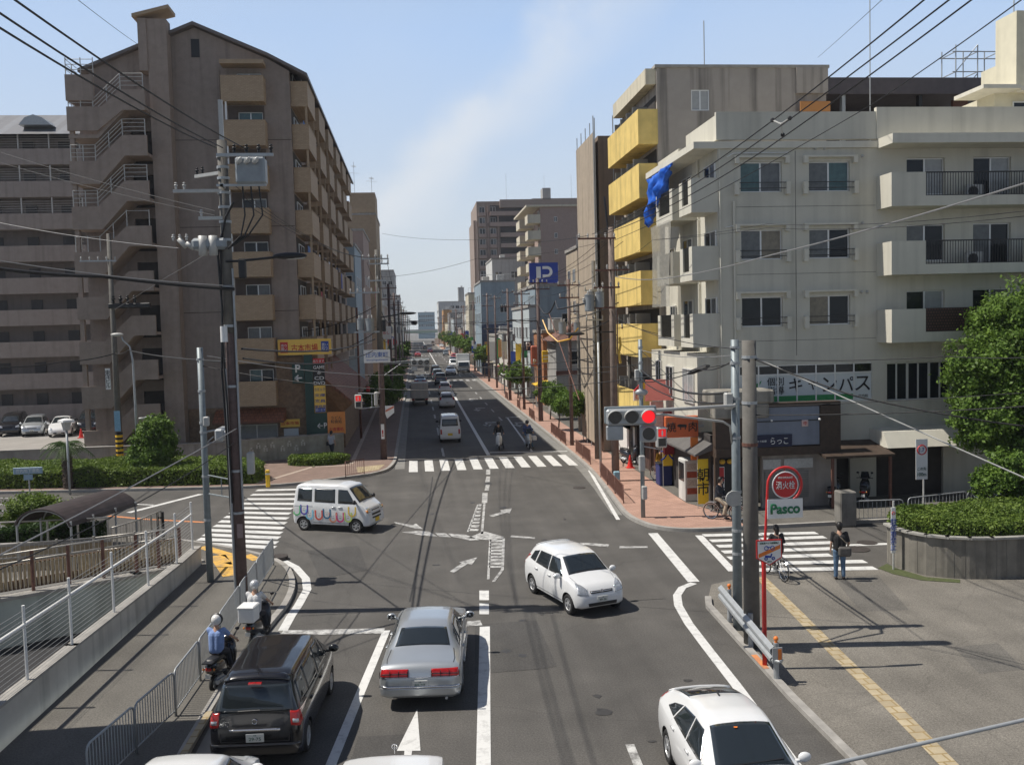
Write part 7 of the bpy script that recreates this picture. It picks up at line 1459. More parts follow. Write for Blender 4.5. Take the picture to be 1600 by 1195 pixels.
sg=MB(); [sg.tube([(a.x+.1+q*.2,y-.2,a.z+.05-.12*q),(a.x+.3+q*.2,y-.2,a.z-.18-.03*q)],.075,8) for q in range(3)]; [sg.cyl((a.x+.75+q*.28,y-.25,a.z-.42),(a.x+.75+q*.28,y-.25,a.z+.12),.12,12) for q in range(2)]; part('switch_cans',sg,M['steel_white'],sw,True,local=True)
ins_parts(sw,[(a.x-.05+q*.18,y-.2,a.z) for q in range(3)],M['porcelain'],.8)
a=T1(372,408,-.2); b=T1(432,402,-.2); e=T1(474,398,-.2)
arm=part('lamp_arm',MB().tube([(x,y-.15,a.z),a,b],.035,8),M['black'],t1); part('lamp_head',MB().sph(((b.x+e.x)/2,y-.2,(b.z+e.z)/2),.5,16,10,0,(.95,.30,.20)),M['black'],arm,True,local=True); part('lamp_glass',MB().sph(((b.x+e.x)/2+.05,y-.2,(b.z+e.z)/2-.045),.42,14,8,0,(.9,.26,.14)),M['steel_white'],arm,True,local=True)
c=T1(379,420,-.2); box_part(t1,'control_box',(c.x,c.y,c.z),(.2,.2,.55),M['black']); c=T1(350,522,-.2); part('drum',MB().cyl((c.x,c.y,c.z-.22),(c.x,c.y,c.z+.22),.10,14),M['white'],t1,ang=40)
c=T1(388,724,-.1); box_part(t1,'meter_box',(c.x+.06,c.y+.05,c.z),(.20,.22,.62),M['steel_white'])
part('riser_conduit',MB().tube([(x+.16,y-.12,3),(x+.16,y-.12,9.8)],.03,6).tube([(x-.15,y-.13,.2),(x-.15,y-.13,7.0)],.035,6),M['steel'],t1)
part('riser_cables',MB().tube([(x-.18,y-.1,2.6),(x-.2,y-.12,5),(x-.26,y-.1,6.9),(x-.16,y-.15,8.6),(x-.22,y-.12,10.2),(x+.05,y-.2,11.2),(x+.3,y-.3,11.6)],.032,6).tube([(x-.12,y-.16,3.2),(x-.14,y-.17,6),(x-.2,y-.13,8),(x-.12,y-.15,10.6)],.026,6),M['cable'],t1)
part('notice',MB().box((x-.02,y-.19,2.2),(x+.14,y-.181,2.6)),mat('faded_notice',(.3,.22,.21),.7,var=.3,scale=30),t1)
# G1 grey signal pole (left)
g1=gp(329,908,.12); xg,yg=g1.x,g1.y; t=pole_thing('signal_pole','plain blue-grey steel signal pole left of the brown utility pole',(xg,yg,.12),7.45,.11,.095,M['pole_blue'],'signal pole')
bands(t,xg,yg,(7.2,6.2,5.2,4.9,3.5,2.1),.12); box_part(t,'junction_box',(xg+.12,yg-.1,5.25),(.18,.16,.3),M['steel_white'])
part('cross_pipe',MB().tube([(xg,yg,2.95),(xg+1.35,yg-1.4,2.95)],.025,6).tube([(xg,yg,3.55),(xg+1.35,yg-1.4,3.5)],.02,6).tube([(xg+.6,yg-.6,2.95),(xg+.6,yg-.6,3.55)],.015,6),M['pole_blue'],t)
part('bracket',MB().tube([(xg,yg,4.9),(xg+.35,yg,4.95),(xg+.5,yg,4.85)],.03,8).tube([(xg,yg,4.5),(xg+.3,yg,4.75)],.02,6),M['steel'],t)
sg=thing('traffic_signal',(xg+.7,yg,4.6),'vehicle signal seen from its back on the plain blue-grey pole','signal'); part('housing',MB().bbox((xg+.42,yg-.45,4.62),(xg+.68,yg+.55,5.02),.05),M['steel'],sg); vz=MB(); [vz.cyl((xg+.68,yg-.25+q*.32,4.82),(xg+.9,yg-.25+q*.32,4.80),.14,14) for q in range(3)]; part('visor',vz,M['steel'],sg)
# P2 pole and lamp left
x2,y2=-19.2+.0,57.0; p2=yp(187,700,57.0); x2=p2.x; t=pole_thing('utility_pole','grey concrete utility pole with striped foot behind the hedge, far left',(x2,y2,.1),13.9,.20,.12,M['pole_grey'])
crossarm(t,(x2-.6,y2-.2,12.4),2.0,.15,5); part('stay_block',MB().bbox((x2-.1,y2-.5,9.6),(x2+2.3,y2-.3,9.9),.05),M['black'],t)
ins_parts(t,[(x2+.2+q*.4,y2-.4,9.9) for q in range(4)],M['black'],2)
sp=MB()
for k in range(6): sp.cyl((x2,y2,.6+k*.28),(x2,y2,.74+k*.28),.215,14)
part('warning_stripes',sp,M['yellow'],t); part('striped_sleeve',MB().cyl((x2,y2,.5),(x2,y2,2.3),.21,14),M['black'],t)
c=yp(169,592,y2-.3); pn=part('sign_plate',MB().box((c.x-.14,y2-.35,c.z-.62),(c.x+.14,y2-.32,c.z+.62)),M['white'],t); text('東洋ビル',(c.x,y2-.36,c.z),t,M['black'],h=1.05,vertical=True)
c=yp(183,658,y2-.3); pn=part('blue_plate',MB().box((c.x-.17,y2-.27,c.z-.6),(c.x+.17,y2-.24,c.z+.6)),mat('pale_blue_plate',(.25,.45,.62),.5,var=.2,scale=14),t)
xl,yl=-16.2,54.5; p=yp(212,640,yl); xl=p.x; t=thing('street_lamp',(xl,yl,0),'slim curved street lamp over the left car park wall','street lamp'); e=yp(180,523,yl)
part('post',MB().tube([(xl,yl,0),(xl,yl,4),(xl-.02,yl,6.6),(xl-.15,yl,7.4),(xl-.5,yl,7.75),(e.x+.3,yl,e.z+.06)],[.09,.075,.06,.05,.045,.04],10),M['steel'],t,True); part('lamp_head',MB().sph((e.x+.1,yl,e.z),.36,14,8,0,(1,.45,.3)),M['steel_white'],t,True)
e=yp(221,653,52); t=thing('street_lamp',(e.x+.6,52,0),'small curved lamp half hidden by the round shrub','street lamp'); part('post',MB().tube([(e.x+.9,52.3,0),(e.x+.85,52.2,3.0),(e.x+.5,52.1,e.z+.1),(e.x+.1,52,e.z)],.035,8),M['steel'],t,True); part('lamp_head',MB().sph((e.x,52,e.z-.02),.17,12,8,0,(1,.5,.35)),M['steel_white'],t,True)
e=yp(104,672,48.9); t=thing('park_lamp',(e.x,48.9,0),'white square-headed park lamp on a slim post in the hedge','street lamp'); part('post',MB().tube([(e.x,48.9,0),(e.x,48.9,e.z)],.06,10),M['steel'],t,True); part('lantern',MB().tube([(e.x,48.9,e.z),(e.x,48.9,e.z+.42)],[.17,.26],4),M['steel_white'],t); part('cap',MB().tube([(e.x,48.9,e.z+.42),(e.x,48.9,e.z+.52),(e.x,48.9,e.z+.60)],[.42,.40,.1],4),M['white'],t)
# P3 pole with the district sign and far-left signals
g=gp(600,717,.12); x3,y3=g.x,g.y; t=P3=pole_thing('utility_pole','brown and grey utility pole carrying the district name sign',(x3,y3,.12),12.6,.20,.13,M['pole_brown'])
part('upper_sleeve',MB().tube([(x3,y3,6.5),(x3,y3,12.75)],[.175,.135],12),M['pole_grey'],t,True)
crossarm(t,(x3-.1,y3-.15,12.2),1.6,.1,5); crossarm(t,(x3+.1,y3-.15,11.9),1.2,.1,4); crossarm(t,(x3-.8,y3-.15,10.2),1.8,0,5); crossarm(t,(x3,y3-.15,10.9),1.1,0,3)
can(t,(x3-.55,y3-.3,7.9),.26,.7); can(t,(x3-1.1,y3-.2,8.0),.22,.6); part('transformer_bracket',MB().box((x3-1.5,y3-.25,7.8),(x3,y3-.15,7.9)),M['steel'],t)
part('lamp_arm',MB().tube([(x3+.1,y3-.1,8.7),(x3+1.2,y3-.3,8.85)],.04,6),M['black'],t); part('lamp_head',MB().sph((x3+1.7,y3-.35,8.9),.55,12,8,0,(1,.3,.16)),M['black'],t,True); box_part(t,'control_box',(x3+.28,y3-.15,8.2),(.22,.22,.7),M['black'])
a=yp(568,547,y3-.3); b=yp(610,566,y3-.3); s=thing('place_sign',((a.x+b.x)/2,y3-.3,b.z),'white district name sign with blue Japanese lettering on the left far pole','sign'); part('panel',MB().box((a.x,y3-.33,b.z),(b.x,y3-.29,a.z)),M['white'],s); text('庄内東町',((a.x+b.x)/2,y3-.335,b.z+(a.z-b.z)*.62),s,mat('sign_text_blue',(.03,.12,.45),.5,var=0),w=(b.x-a.x)*.84,h=(a.z-b.z)*.42,bold=.015); text('Shonaihigashimachi',((a.x+b.x)/2,y3-.335,b.z+(a.z-b.z)*.2),s,MATS['sign_text_blue'],w=(b.x-a.x)*.8,h=(a.z-b.z)*.16)
c=yp(598,674,y3-.2); part('notice',MB().box((c.x-.1,y3-.24,c.z-.45),(c.x+.1,y3-.22,c.z+.45)),M['white'],t); text('!',(c.x,y3-.25,c.z-.1),t,M['red'],h=.4,bold=.03)
c=yp(605,641,y3-.2); s=thing('shield_sign',(c.x,y3,c.z),'small white shield-shaped sign on the district sign pole','sign'); part('panel',MB().xz([(c.x-.02,c.z-.5),(c.x+.42,c.z-.15),(c.x+.42,c.z+.28),(c.x-.42+.3,c.z+.28),(c.x-.12,c.z-.2)],y3-.25,y3-.22),M['white'],s); part('band',MB().xz([(c.x-.1,c.z-.1),(c.x+.4,c.z+.14),(c.x+.4,c.z+.26),(c.x-.1,c.z+.02)],y3-.27,y3-.255),mat('salmon_band',(.6,.2,.12),.5,var=0),s)
def signal(label,c,rz=0,lens=3,lit=2,extra=False,s=1.0,arrow_box=False):
    """horizontal Japanese signal head; local -Y faces the viewer"""
    t=thing('traffic_signal',c,label,'signal',rz=rz); W_=.40*s
    n=lens; part('housing',MB().bbox((-W_*n/2,-.10,-.2*s),(W_*n/2,.08,.2*s),.05),M['steel'],t,local=True)
    part('back_plate',MB().bbox((-W_*n/2-.03,.085,-.17*s),(W_*n/2+.03,.14,.25*s),.03),M['pole_blue'],t,local=True)
    for i in range(n):
        x=(-W_*(n-1)/2+i*W_); ln=part('lens',MB().disc((x,-.11,0),.15*s,'Y',24,0,.03),M['sig_red'] if i == lit else M['sig_dark'],t,local=True)
        v=MB(); N_=14; R_=.168*s
        for k in range(N_):
            a0=radians(-25)+radians(230)*k/N_; a1=radians(-25)+radians(230)*(k+1)/N_; L0,L1=[.02+.17*s*max(0,sin(q)+.3)/1.3 for q in (a0,a1)]
            v.add([(x+cos(a0)*R_,-.09,sin(a0)*R_),(x+cos(a1)*R_,-.09,sin(a1)*R_),(x+cos(a1)*R_,-.10-L1,sin(a1)*R_),(x+cos(a0)*R_,-.10-L0,sin(a0)*R_)],[(0,1,2,3)])
            v.add([(x+cos(a0)*(R_+.012),-.09,sin(a0)*(R_+.012)),(x+cos(a1)*(R_+.012),-.09,sin(a1)*(R_+.012)),(x+cos(a1)*(R_+.012),-.10-L1,sin(a1)*(R_+.012)),(x+cos(a0)*(R_+.012),-.10-L0,sin(a0)*(R_+.012))],[(3,2,1,0)])
            v.add([(x+cos(a0)*R_,-.10-L0,sin(a0)*R_),(x+cos(a1)*R_,-.10-L1,sin(a1)*R_),(x+cos(a1)*(R_+.012),-.10-L1,sin(a1)*(R_+.012)),(x+cos(a0)*(R_+.012),-.10-L0,sin(a0)*(R_+.012))],[(0,1,2,3)])
        part('visor',v,M['steel_white'],t,local=True)
    if extra:
        x=W_*(n-1)/2; part('arrow_housing',MB().bbox((x-W_/2,-.10,-.62*s),(x+W_/2,.08,-.215*s),.05),M['steel'],t,local=True); part('lens',MB().disc((x,-.11,-.41*s),.15*s,'Y',24,0,.03),M['sig_dark'],t,local=True); part('visor',MB().torus((x,-.13,-.41*s),.165*s,.012,'Y',24,5),M['steel_white'],t,local=True)
        x=-x; part('detector_box',MB().bbox((x-W_/2,-.06,-.55*s),(x+W_/2,.08,-.205*s),.02),M['steel'],t,local=True)
    return t
M['sig_dark']=mat('unlit_lens',(.03,.032,.034),.12,var=.3,scale=20,coat=.7); M['sig_red']=mat('lit_red_signal',(.95,.012,.02),.3,var=.12,scale=30,emit=.9)
c=yp(986,651,21.7); S1=signal('horizontal signal with its red lamp lit and an extra arrow lamp, over the right lanes',c,radians(-4),extra=True,s=1.0)
c=yp(657,566,y3+.3); signal('far horizontal signal with three dark lamps over the left lanes',c,0,lit=-1,extra=True,s=.95)
t_=P3; a=yp(600,556,y3+.3); part('signal_arm',MB().tube([(x3,y3+.3,a.z-.4),(c.x-.5,y3+.4,c.z+.1)],.03,6).tube([(x3,y3+.3,a.z-1.3),(c.x-1.2,y3+.4,c.z-.05)],.02,6).tube([(x3,y3+.3,5.0+.9),(c.x-.3,y3+.4,5.9)],.025,6),M['steel'],t_)
def ped_signal(label,c,rz,lit=True,side=False):
    t=thing('pedestrian_signal',c,label,'signal',rz=rz); part('housing',MB().bbox((-.22,-.12,-.42),(.22,.1,.42),.05),M['steel_white'],t,local=True)
    a=part('red_pane',MB().box((-.15,-.14,.04),(.15,-.121,.34)),mat('lit_red_pane',(.8,.02,.02),.4,var=.2,scale=20,emit=.6) if lit else M['sig_dark'],t,local=True); part('green_pane',MB().box((-.15,-.14,-.34),(.15,-.121,-.04)),M['sig_dark'],t,local=True)
    f=MB().sph((0,-.145,.27),.03,8,6,0,(1,.3,1)).box((-.035,-.15,.14),(.035,-.141,.235)).box((-.03,-.15,.07),(-.005,-.141,.14)).box((.005,-.15,.07),(.03,-.141,.14)); part('standing_figure',f,M['white'],a,local=True)
    part('hood',MB().box((-.2,-.26,.36),(.2,-.12,.38)).box((-.2,-.24,-.02),(.2,-.12,0)),M['steel_white'],t,local=True); return t
c=yp(560,627,y3-.1); ped_signal('pedestrian signal showing red, hanging left of the district sign pole',c,0); q=yp(588,623,y3-.1); ped_signal('pedestrian signal turned sideways against the district sign pole',q,radians(80),False)
t_=P3; part('signal_bracket',MB().tube([(x3,y3-.1,c.z+.4),(c.x+.0,y3-.1,c.z+.5)],.03,6).tube([(x3,y3-.1,c.z-.35),(c.x,y3-.1,c.z-.45)],.03,6).tube([(c.x+.8,y3-.1,c.z-.4),(c.x+.8,y3-.1,c.z+.45)],.02,6),M['steel'],t_)
# right-hand near poles
g=gp(1153,983); xb,yb_=g.x,g.y; SP=pole_thing('signal_pole','blue-grey steel signal pole just left of the thick concrete pole',(xb,yb_,0),7.5,.125,.10,M['pole_blue'],'signal pole'); bands(SP,xb,yb_,(7.3,6.9,6.0,5.0,3.6,3.3,2.6,2.0),.128)
box_part(SP,'control_box',(xb-.22,yb_-.1,5.95),(.2,.2,.42),M['steel_white']); part('round_mirror_back',MB().disc((xb-.13,yb_-.14,3.45),.2,'Y',20,0,.05),M['steel_white'],SP)
a=yp(1147,634,yb_-.5); b=yp(1020,641,21.8); part('signal_arm',MB().tube([(xb,yb_,a.z),a,b,(4.9,21.85,b.z+.0)],.045,8).tube([(xb-.1,yb_,a.z-1.0),(xb-.18,yb_-.1,a.z-.55),(xb-.4,yb_-.2,a.z-.42),(b.x+.3,21.9,b.z-.12),(5.1,21.9,b.z-.1)],.03,8),M['steel_white'],SP,True)
g=gp(1175,1010); xc,yc=g.x,g.y; CP=pole_thing('utility_pole','thick weathered concrete pole at the right guard rail',(xc,yc,0),7.5,.20,.165,M['pole_grey']); bands(CP,xc,yc,(7.1,6.0),.185); part('rusty_clamp',MB().cyl((xc,yc,4.95),(xc,yc,5.03),.19,14),M['rust'],CP)
# fire hydrant sign
g=gp(1195,1045); xh,yh=g.x,g.y; t=thing('hydrant_sign',(xh,yh,0),'red hooped fire hydrant sign pole with round red disc','sign'); d=yp(1226,757,yh)
x_p=yp(1196,800,yh).x; Rr=.40; hoop=[(xh,yh,0),(xh,yh,2.5),(x_p,yh,3.2),(d.x-Rr,yh,d.z)]+[(d.x+Rr*cos(q),yh,d.z+Rr*sin(q)) for q in [pi-radians(15)*i for i in range(1,20)]]
part('post',MB().tube(hoop,[.055,.05]+[.03]*(len(hoop)-2),10),M['red'],t,True); part('disc',MB().disc((d.x,yh-.03,d.z),.30,'Y',32,0,.03),M['red'],t); part('rim',MB().torus((d.x,yh-.03,d.z),.295,.018,'Y',32,6),M['white'],t); text('消火栓',(d.x,yh-.05,d.z),t,M['white'],w=.44,h=.18,bold=.02); text('FIRE HYDRANT',(d.x,yh-.05,d.z+.17),t,M['white'],w=.34,h=.045)
part('spokes',MB().tube([(d.x+.28,yh,d.z+.1),(d.x+.40,yh,d.z+.14)],.012,5).tube([(d.x,yh,d.z+.3),(d.x,yh,d.z+.4)],.012,5).tube([(d.x+.2,yh,d.z-.22),(d.x+.28,yh,d.z-.3)],.012,5),M['red'],t)
a=yp(1198,780,yh); b=yp(1253,807,yh); s=thing('advertising_board',((a.x+b.x)/2,yh,b.z),'white advertising board with green serif lettering under the hydrant disc','sign'); part('board',MB().box((a.x,yh-.05,b.z),(b.x,yh-.02,a.z)),M['white'],s); text('Pasco',((a.x+b.x)/2,yh-.055,(a.z+b.z)/2),s,mat('serif_green',(.015,.17,.07),.5,var=0),w=(b.x-a.x)*.84,h=(a.z-b.z)*.55,bold=.045)
c=yp(1201,862,yh-.05); s=thing('shield_sign',(c.x,yh,c.z),'shield sign with a red bar and blue scooter picture on the red pole','sign'); w_,h_=.30,.29
sh=lambda k: [(c.x-w_*k,c.z+h_*k),(c.x+w_*k,c.z+h_*k),(c.x+w_*k,c.z-h_*.45*k),(c.x,c.z-h_*1.05*k),(c.x-w_*k,c.z-h_*.45*k)]
part('panel',MB().xz(sh(1),yh-.09,yh-.06),M['red'],s); part('face',MB().xz(sh(.9),yh-.094,yh-.091),M['white'],s); part('band',MB().xz([(c.x-w_*.85,c.z-.12),(c.x+w_*.85,c.z+.08),(c.x+w_*.85,c.z+.17),(c.x-w_*.85,c.z-.03)],yh-.098,yh-.0945),M['orange'],s)
pic=MB().torus((c.x-.07,yh-.1,c.z+.10),.045,.008,'Y',16,4).torus((c.x+.07,yh-.1,c.z+.10),.045,.008,'Y',16,4).box((c.x-.06,yh-.104,c.z+.11),(c.x+.05,yh-.099,c.z+.125)); pic2=MB().torus((c.x-.08,yh-.1,c.z-.14),.03,.012,'Y',14,4).torus((c.x+.09,yh-.1,c.z-.14),.03,.012,'Y',14,4).xz([(c.x-.11,c.z-.10),(c.x-.02,c.z-.12),(c.x+.04,c.z-.12),(c.x+.07,c.z-.03),(c.x+.04,c.z-.03),(c.x+.02,c.z-.08),(c.x-.10,c.z-.06)],yh-.104,yh-.099)
part('bicycle_picture',pic,M['blue'],s); part('scooter_picture',pic2,M['blue'],s); text('自転車バイク放置禁止',(c.x,yh-.1,c.z+.215),s,M['plate_text'],w=.44,h=.045); text('豊中市',(c.x,yh-.1,c.z-.21),s,M['plate_text'],w=.1,h=.035)
# guard rail
t=thing('guard_rail',(7.9,21.5,0),'grey steel corrugated guard rail at the right kerb','guard rail'); A_=gp(1213,1066); B_=gp(1140,972); dr=(B_-A_).normalized(); nr_=Vector((-dr.y,dr.x,0)); b0=A_-dr*.12; b1_=B_+dr*.55
prof=[(0,.40),(.09,.46),(.09,.53),(.02,.59),(.09,.66),(.09,.73),(0,.80)]; vs=[]
for p in (b0,b0+(b1_-b0)*.33,b0+(b1_-b0)*.66,b1_):
    for o_,z_ in prof: vs.append(p+nr_*(.08+o_)+Vector((0,0,z_+.06)))
k=len(prof); rl=MB().add(vs,[(i*k+j,i*k+j+1,(i+1)*k+j+1,(i+1)*k+j) for i in range(3) for j in range(k-1)])
me=rl.mesh('rail',M['steel']); bm=bmesh.new(); bm.from_mesh(me); bmesh.ops.solidify(bm,geom=bm.faces[:],thickness=.012); bm.to_mesh(me); bm.free(); part('rail',me,None,t)
for p in (A_,A_+(B_-A_)*.5,B_): part('post',MB().cyl((p.x,p.y,-.05),(p.x,p.y,.9),.06,12),M['steel'],t)
for i,p in enumerate((b0,)): part('end_piece',MB().tube([p+nr_*.13+Vector((0,0,.55+.0)),p-dr*.1+Vector((0,0,.55)),p-nr_*.1+Vector((0,0,.55))],.03,6).obox((p.x-.02,p.y-.03,.67),(.22,.03,.34),0),M['steel'],t); part('reflector_strip',MB().obox((p.x+.03,p.y-.052,.67),(.08,.006,.28),0),M['orange'],t)
for p in (A_,B_): part('delineator',MB().sph((p.x,p.y,.99),.055,10,8).cyl((p.x,p.y,.88),(p.x,p.y,.96),.035,8),M['orange'],t,True)
# pipe railing of the stair close to the camera
a=gp(1270,1200,3.6); pa=_ray(1270,1200); pb_=_ray(1610,1122); A_=EYE+pa*(8.6/pa.y); B_=EYE+pb_*(8.9/pb_.y)
t=thing('handrail',((A_+B_)/2),'slim grey pipe handrail crossing the bottom right corner','railing'); part('pipe',MB().tube([A_-(B_-A_)*1.5,A_,B_,B_+(B_-A_)*1.5],.021,8),M['steel'],t,True)
t_p=MB(); e_=A_-(B_-A_)*1.2; f_=B_+(B_-A_)*.7; [t_p.cyl((q.x,q.y,0),(q.x,q.y,q.z),.03,8) for q in (e_,f_)]; part('post',t_p,M['steel'],t)
# low barrier fences (pedestrian)
def barrier(label,a,b,h=.85,m=None,n=1,dens=.11,name='fence',group=None,z=.12,rad=.022,round_=True):
    a=Vector((a[0],a[1],z)); b=Vector((b[0],b[1],z)); t=thing(name,(a+b)/2,label,'fence',group); m=m or M['steel']
    for i in range(n):
        p=a+(b-a)*(i+.01)/n; q=a+(b-a)*(i+.99)/n; L_=(q-p).length; d=(q-p)/L_; up=Vector((0,0,1)); c=.12 if round_ else 0
        part('frame',MB().tube([p,p+up*(h-c),p+d*c*.3+up*(h-c*.3),p+d*c+up*h,q-d*c+up*h,q-d*c*.3+up*(h-c*.3),q+up*(h-c),q],rad,6).tube([p+up*.12,q+up*.12],rad*.8,5),m,t,True)
        bb=MB(); k=max(2,int(L_/dens)); [bb.tube([p+d*L_*j/k+up*.12,p+d*L_*j/k+up*h],rad*.42,4) for j in range(1,k)]; part('bars',bb,m,t)
    return t
fp=[gp(*q,.12) for q in ((428,883),(402,925),(345,1017),(275,1118),(190,1200))]
barrier('grey barred roadside fence, far section curving round the corner kerb',fp[0],fp[1],.95,n=1,dens=.09); barrier('grey barred roadside fence, section beside the two scooters',fp[1],fp[2],.95,n=2,dens=.10); barrier('grey barred roadside fence, section left of the black minivan',fp[2],fp[3],.95,n=2,dens=.10); barrier('grey barred roadside fence, nearest section at the bottom edge',fp[3],fp[4]+(fp[4]-fp[3])*.5,.95,n=2,dens=.10)
for i,(y0,y1,n,lab) in enumerate(((39.5,46.6,3,'nearest brown kerb fence on the pink pavement'),(51.0,56.0,2,'brown kerb fence before the first street tree'),(59.5,66.5,3,'brown kerb fence beside the round street trees'),(75.5,79.5,2,'short brown kerb fence past the thick brown pole'),(86,89,1,'small brown kerb fence before the lone street tree'),(97.5,101,1,'far small brown kerb fence near the thin poles'))): barrier(lab,(8.95+(.6 if y0 > 46 else 0)-(.12 if y0 < 46 else 0),y0),(9.6 if y0 > 46 else 9.25,y1),.8,M['rust'],n,.10,round_=False)
g0=gp(540,746,.12); barrier('short brown fence on the brown paving left of the far zebra',(g0.x,g0.y),(g0.x+.95,g0.y+.9),.85,M['rust'],1,.14,round_=False)
barrier('grey hooped fence right of the square stone post',gp(1335,815,.12),gp(1412,812,.12),.8,n=1,dens=.17); barrier('grey hooped fence behind the planter hedge',gp(1418,812,.12),(24.5,35.2),.85,n=2,dens=.17); barrier('grey hooped fence half hidden by the low bushy tree',(24.8,35.2),(31,35.2),.85,n=2,dens=.17)
barrier('grey pipe rail along the far side of the left road',(-24,42.3),(-15.2,40.0),.8,n=3,dens=3.0,z=0)
# bollards and small things
g=gp(1321,816,.12); solo('stone_post',MB().bbox((g.x-.32,g.y-.3,0),(g.x+.32,g.y+.3,1.35),.04),M['concrete_dark'],'square weathered stone post before the lean-to','post')
g=gp(419,760,.12); o=thing('bollard',(g.x,g.y,.12),'yellow square bollard at the right end of the long hedge','bollard'); part('post',MB().bbox((g.x-.1,g.y-.1,.1),(g.x+.1,g.y+.1,.98),.03),M['yellow'],o); part('band',MB().box((g.x-.105,g.y-.105,.75),(g.x+.105,g.y+.105,.82)),M['white'],o)
g=gp(964,765,.12); o=thing('bollard',(g.x,g.y,.12),'small grey and blue post box on the pink pavement kerb','post'); part('post',MB().cyl((g.x,g.y,.1),(g.x,g.y,.6),.06,8),M['steel'],o); part('head',MB().bbox((g.x-.14,g.y-.12,.6),(g.x+.14,g.y+.12,1.0),.03),mat('pale_blue_box',(.25,.42,.5),.5,var=.1),o)
def cone(label,p):
    o=thing('traffic_cone',p,label,'traffic cone'); part('cone',MB().tube([(p[0],p[1],p[2]+.04),(p[0],p[1],p[2]+.7)],[.17,.035],16),mat('cone_red',(.70,.03,.02),.5,var=.08),o,ang=40); part('base',MB().bbox((p[0]-.22,p[1]-.22,p[2]),(p[0]+.22,p[1]+.22,p[2]+.04),.01),MATS['cone_red'],o); return o
for px,lab in (((127,684),'left one of two red traffic cones in the car park'),((140,681),'right one of two red traffic cones in the car park')): g=gp(*px,.46); cone(lab,(g.x,g.y,.46)).scale=(1,1,1)
g=gp(930,668,.12); cone('lone red traffic cone by the striped fence end on the pink pavement',(11.4,49.2,.12))
# signs on the right side
g=gp(1443,806,.12); xq,yq=g.x,g.y; t=thing('height_limit_sign',(xq,yq,.12),'white sign with a red ring over the planter hedge at the right','sign'); a=yp(1430,686,yq); b=yp(1448,748,yq); part('post',MB().cyl((xq,yq,0),(xq,yq,b.z+.3),.035,10),M['steel_white'],t); part('panel',MB().box((a.x,yq-.06,b.z),(b.x,yq-.04,a.z)),M['white'],t)
cx_=(a.x+b.x)/2; cz_=a.z-.42; part('red_ring',MB().torus((cx_,yq-.07,cz_),.18,.025,'Y',28,5),M['red'],t); text('1.7',(cx_,yq-.065,cz_),t,M['blue'],w=.2,h=.16,bold=.02); text('この先',(cx_,yq-.065,b.z+.42),t,M['plate_text'],w=.36,h=.13,bold=.01); text('100m',(cx_,yq-.065,b.z+.2),t,M['plate_text'],w=.36,h=.14,bold=.01)
g=gp(1396,890); xq,yq=g.x,g.y; t=thing('post_sign',(xq,yq,0),'narrow vertical white sign on a post at the planter corner','sign'); part('post',MB().cyl((xq,yq,0),(xq,yq,2.2),.03,10),M['steel_white'],t); part('panel',MB().box((xq-.10,yq-.06,.55),(xq+.04,yq-.03,2.0)),M['white'],t); part('red_ring',MB().torus((xq-.03,yq-.065,1.82),.045,.012,'Y',16,5),M['red'],t); text('駐停車禁止',(xq-.03,yq-.065,1.15),t,M['blue'],h=1.0,vertical=True,bold=.01)
c=yp(44,735,49.5); t=thing('street_name_sign',(c.x,49.5,0),'small blue and white street name plate at the far left hedge','sign'); part('panel',MB().bbox((c.x-.72,49.45,c.z-.17),(c.x+.72,49.5,c.z+.17),.02),mat('pale_blue_sign',(.30,.42,.52),.5,var=.1),t); text('庄内地下道南',(c.x,49.44,c.z),t,M['white'],w=1.15,h=.18); part('lower_plate',MB().box((c.x-.22,49.45,c.z-.48),(c.x+.22,49.48,c.z-.2)),MATS['pale_blue_sign'],t); part('post',MB().cyl((c.x,49.55,0),(c.x,49.55,c.z),.04,8),M['steel'],t)
# big bookstore signs on the left
ys=59.65; a=yp(434,531,ys); b=yp(518,553,ys); t=thing('shop_sign',((a.x+b.x)/2,ys,0),'tall bookshop sign tower, yellow banner with red Japanese lettering on top','sign')
part('banner',MB().box((a.x,ys-.1,b.z),(b.x,ys+.1,a.z)),mat('banner_yellow',(.85,.55,.10),.5,var=.05),t); text('古本市場',((a.x+b.x)/2,ys-.105,(a.z+b.z)/2-.06),t,M['red'],w=(b.x-a.x)*.50,h=(a.z-b.z)*.52,bold=.03)
part('red_panel',MB().box((a.x+.15,ys-.12,b.z+.15),(a.x+.62,ys-.101,a.z-.16)),M['red'],t); text('売り\n買い',(a.x+.385,ys-.125,(a.z+b.z)/2),t,M['white'],w=.38,h=.42,bold=.02); part('blue_panel',MB().box((b.x-.62,ys-.12,b.z+.15),(b.x-.15,ys-.101,a.z-.16)),M['blue'],t); text('買い\n取り',(b.x-.385,ys-.125,(a.z+b.z)/2),t,M['white'],w=.38,h=.42,bold=.02)
pc=yp(483,600,ys); gm=mat('dark_green_steel',(.015,.055,.045),.5,var=.15); part('column',MB().box((pc.x-.25,ys-.15,0),(pc.x+.25,ys+.15,b.z-.001)),gm,t)
a2=yp(489,560,ys-.1); b2_=yp(510,644,ys-.1); zz=[a2.z-(a2.z-b2_.z)*q for q in (0,.10,.50,1)]
part('top_plate',MB().box((a2.x,ys-.2,zz[1]+.02),(b2_.x,ys-.16,zz[0])),M['red'],t); part('black_plate',MB().box((a2.x,ys-.2,zz[2]+.02),(b2_.x,ys-.16,zz[1])),M['black'],t); part('yellow_plate',MB().box((a2.x,ys-.2,zz[3]),(b2_.x,ys-.16,zz[2])),MATS['banner_yellow'],t); xm=(a2.x+b2_.x)/2
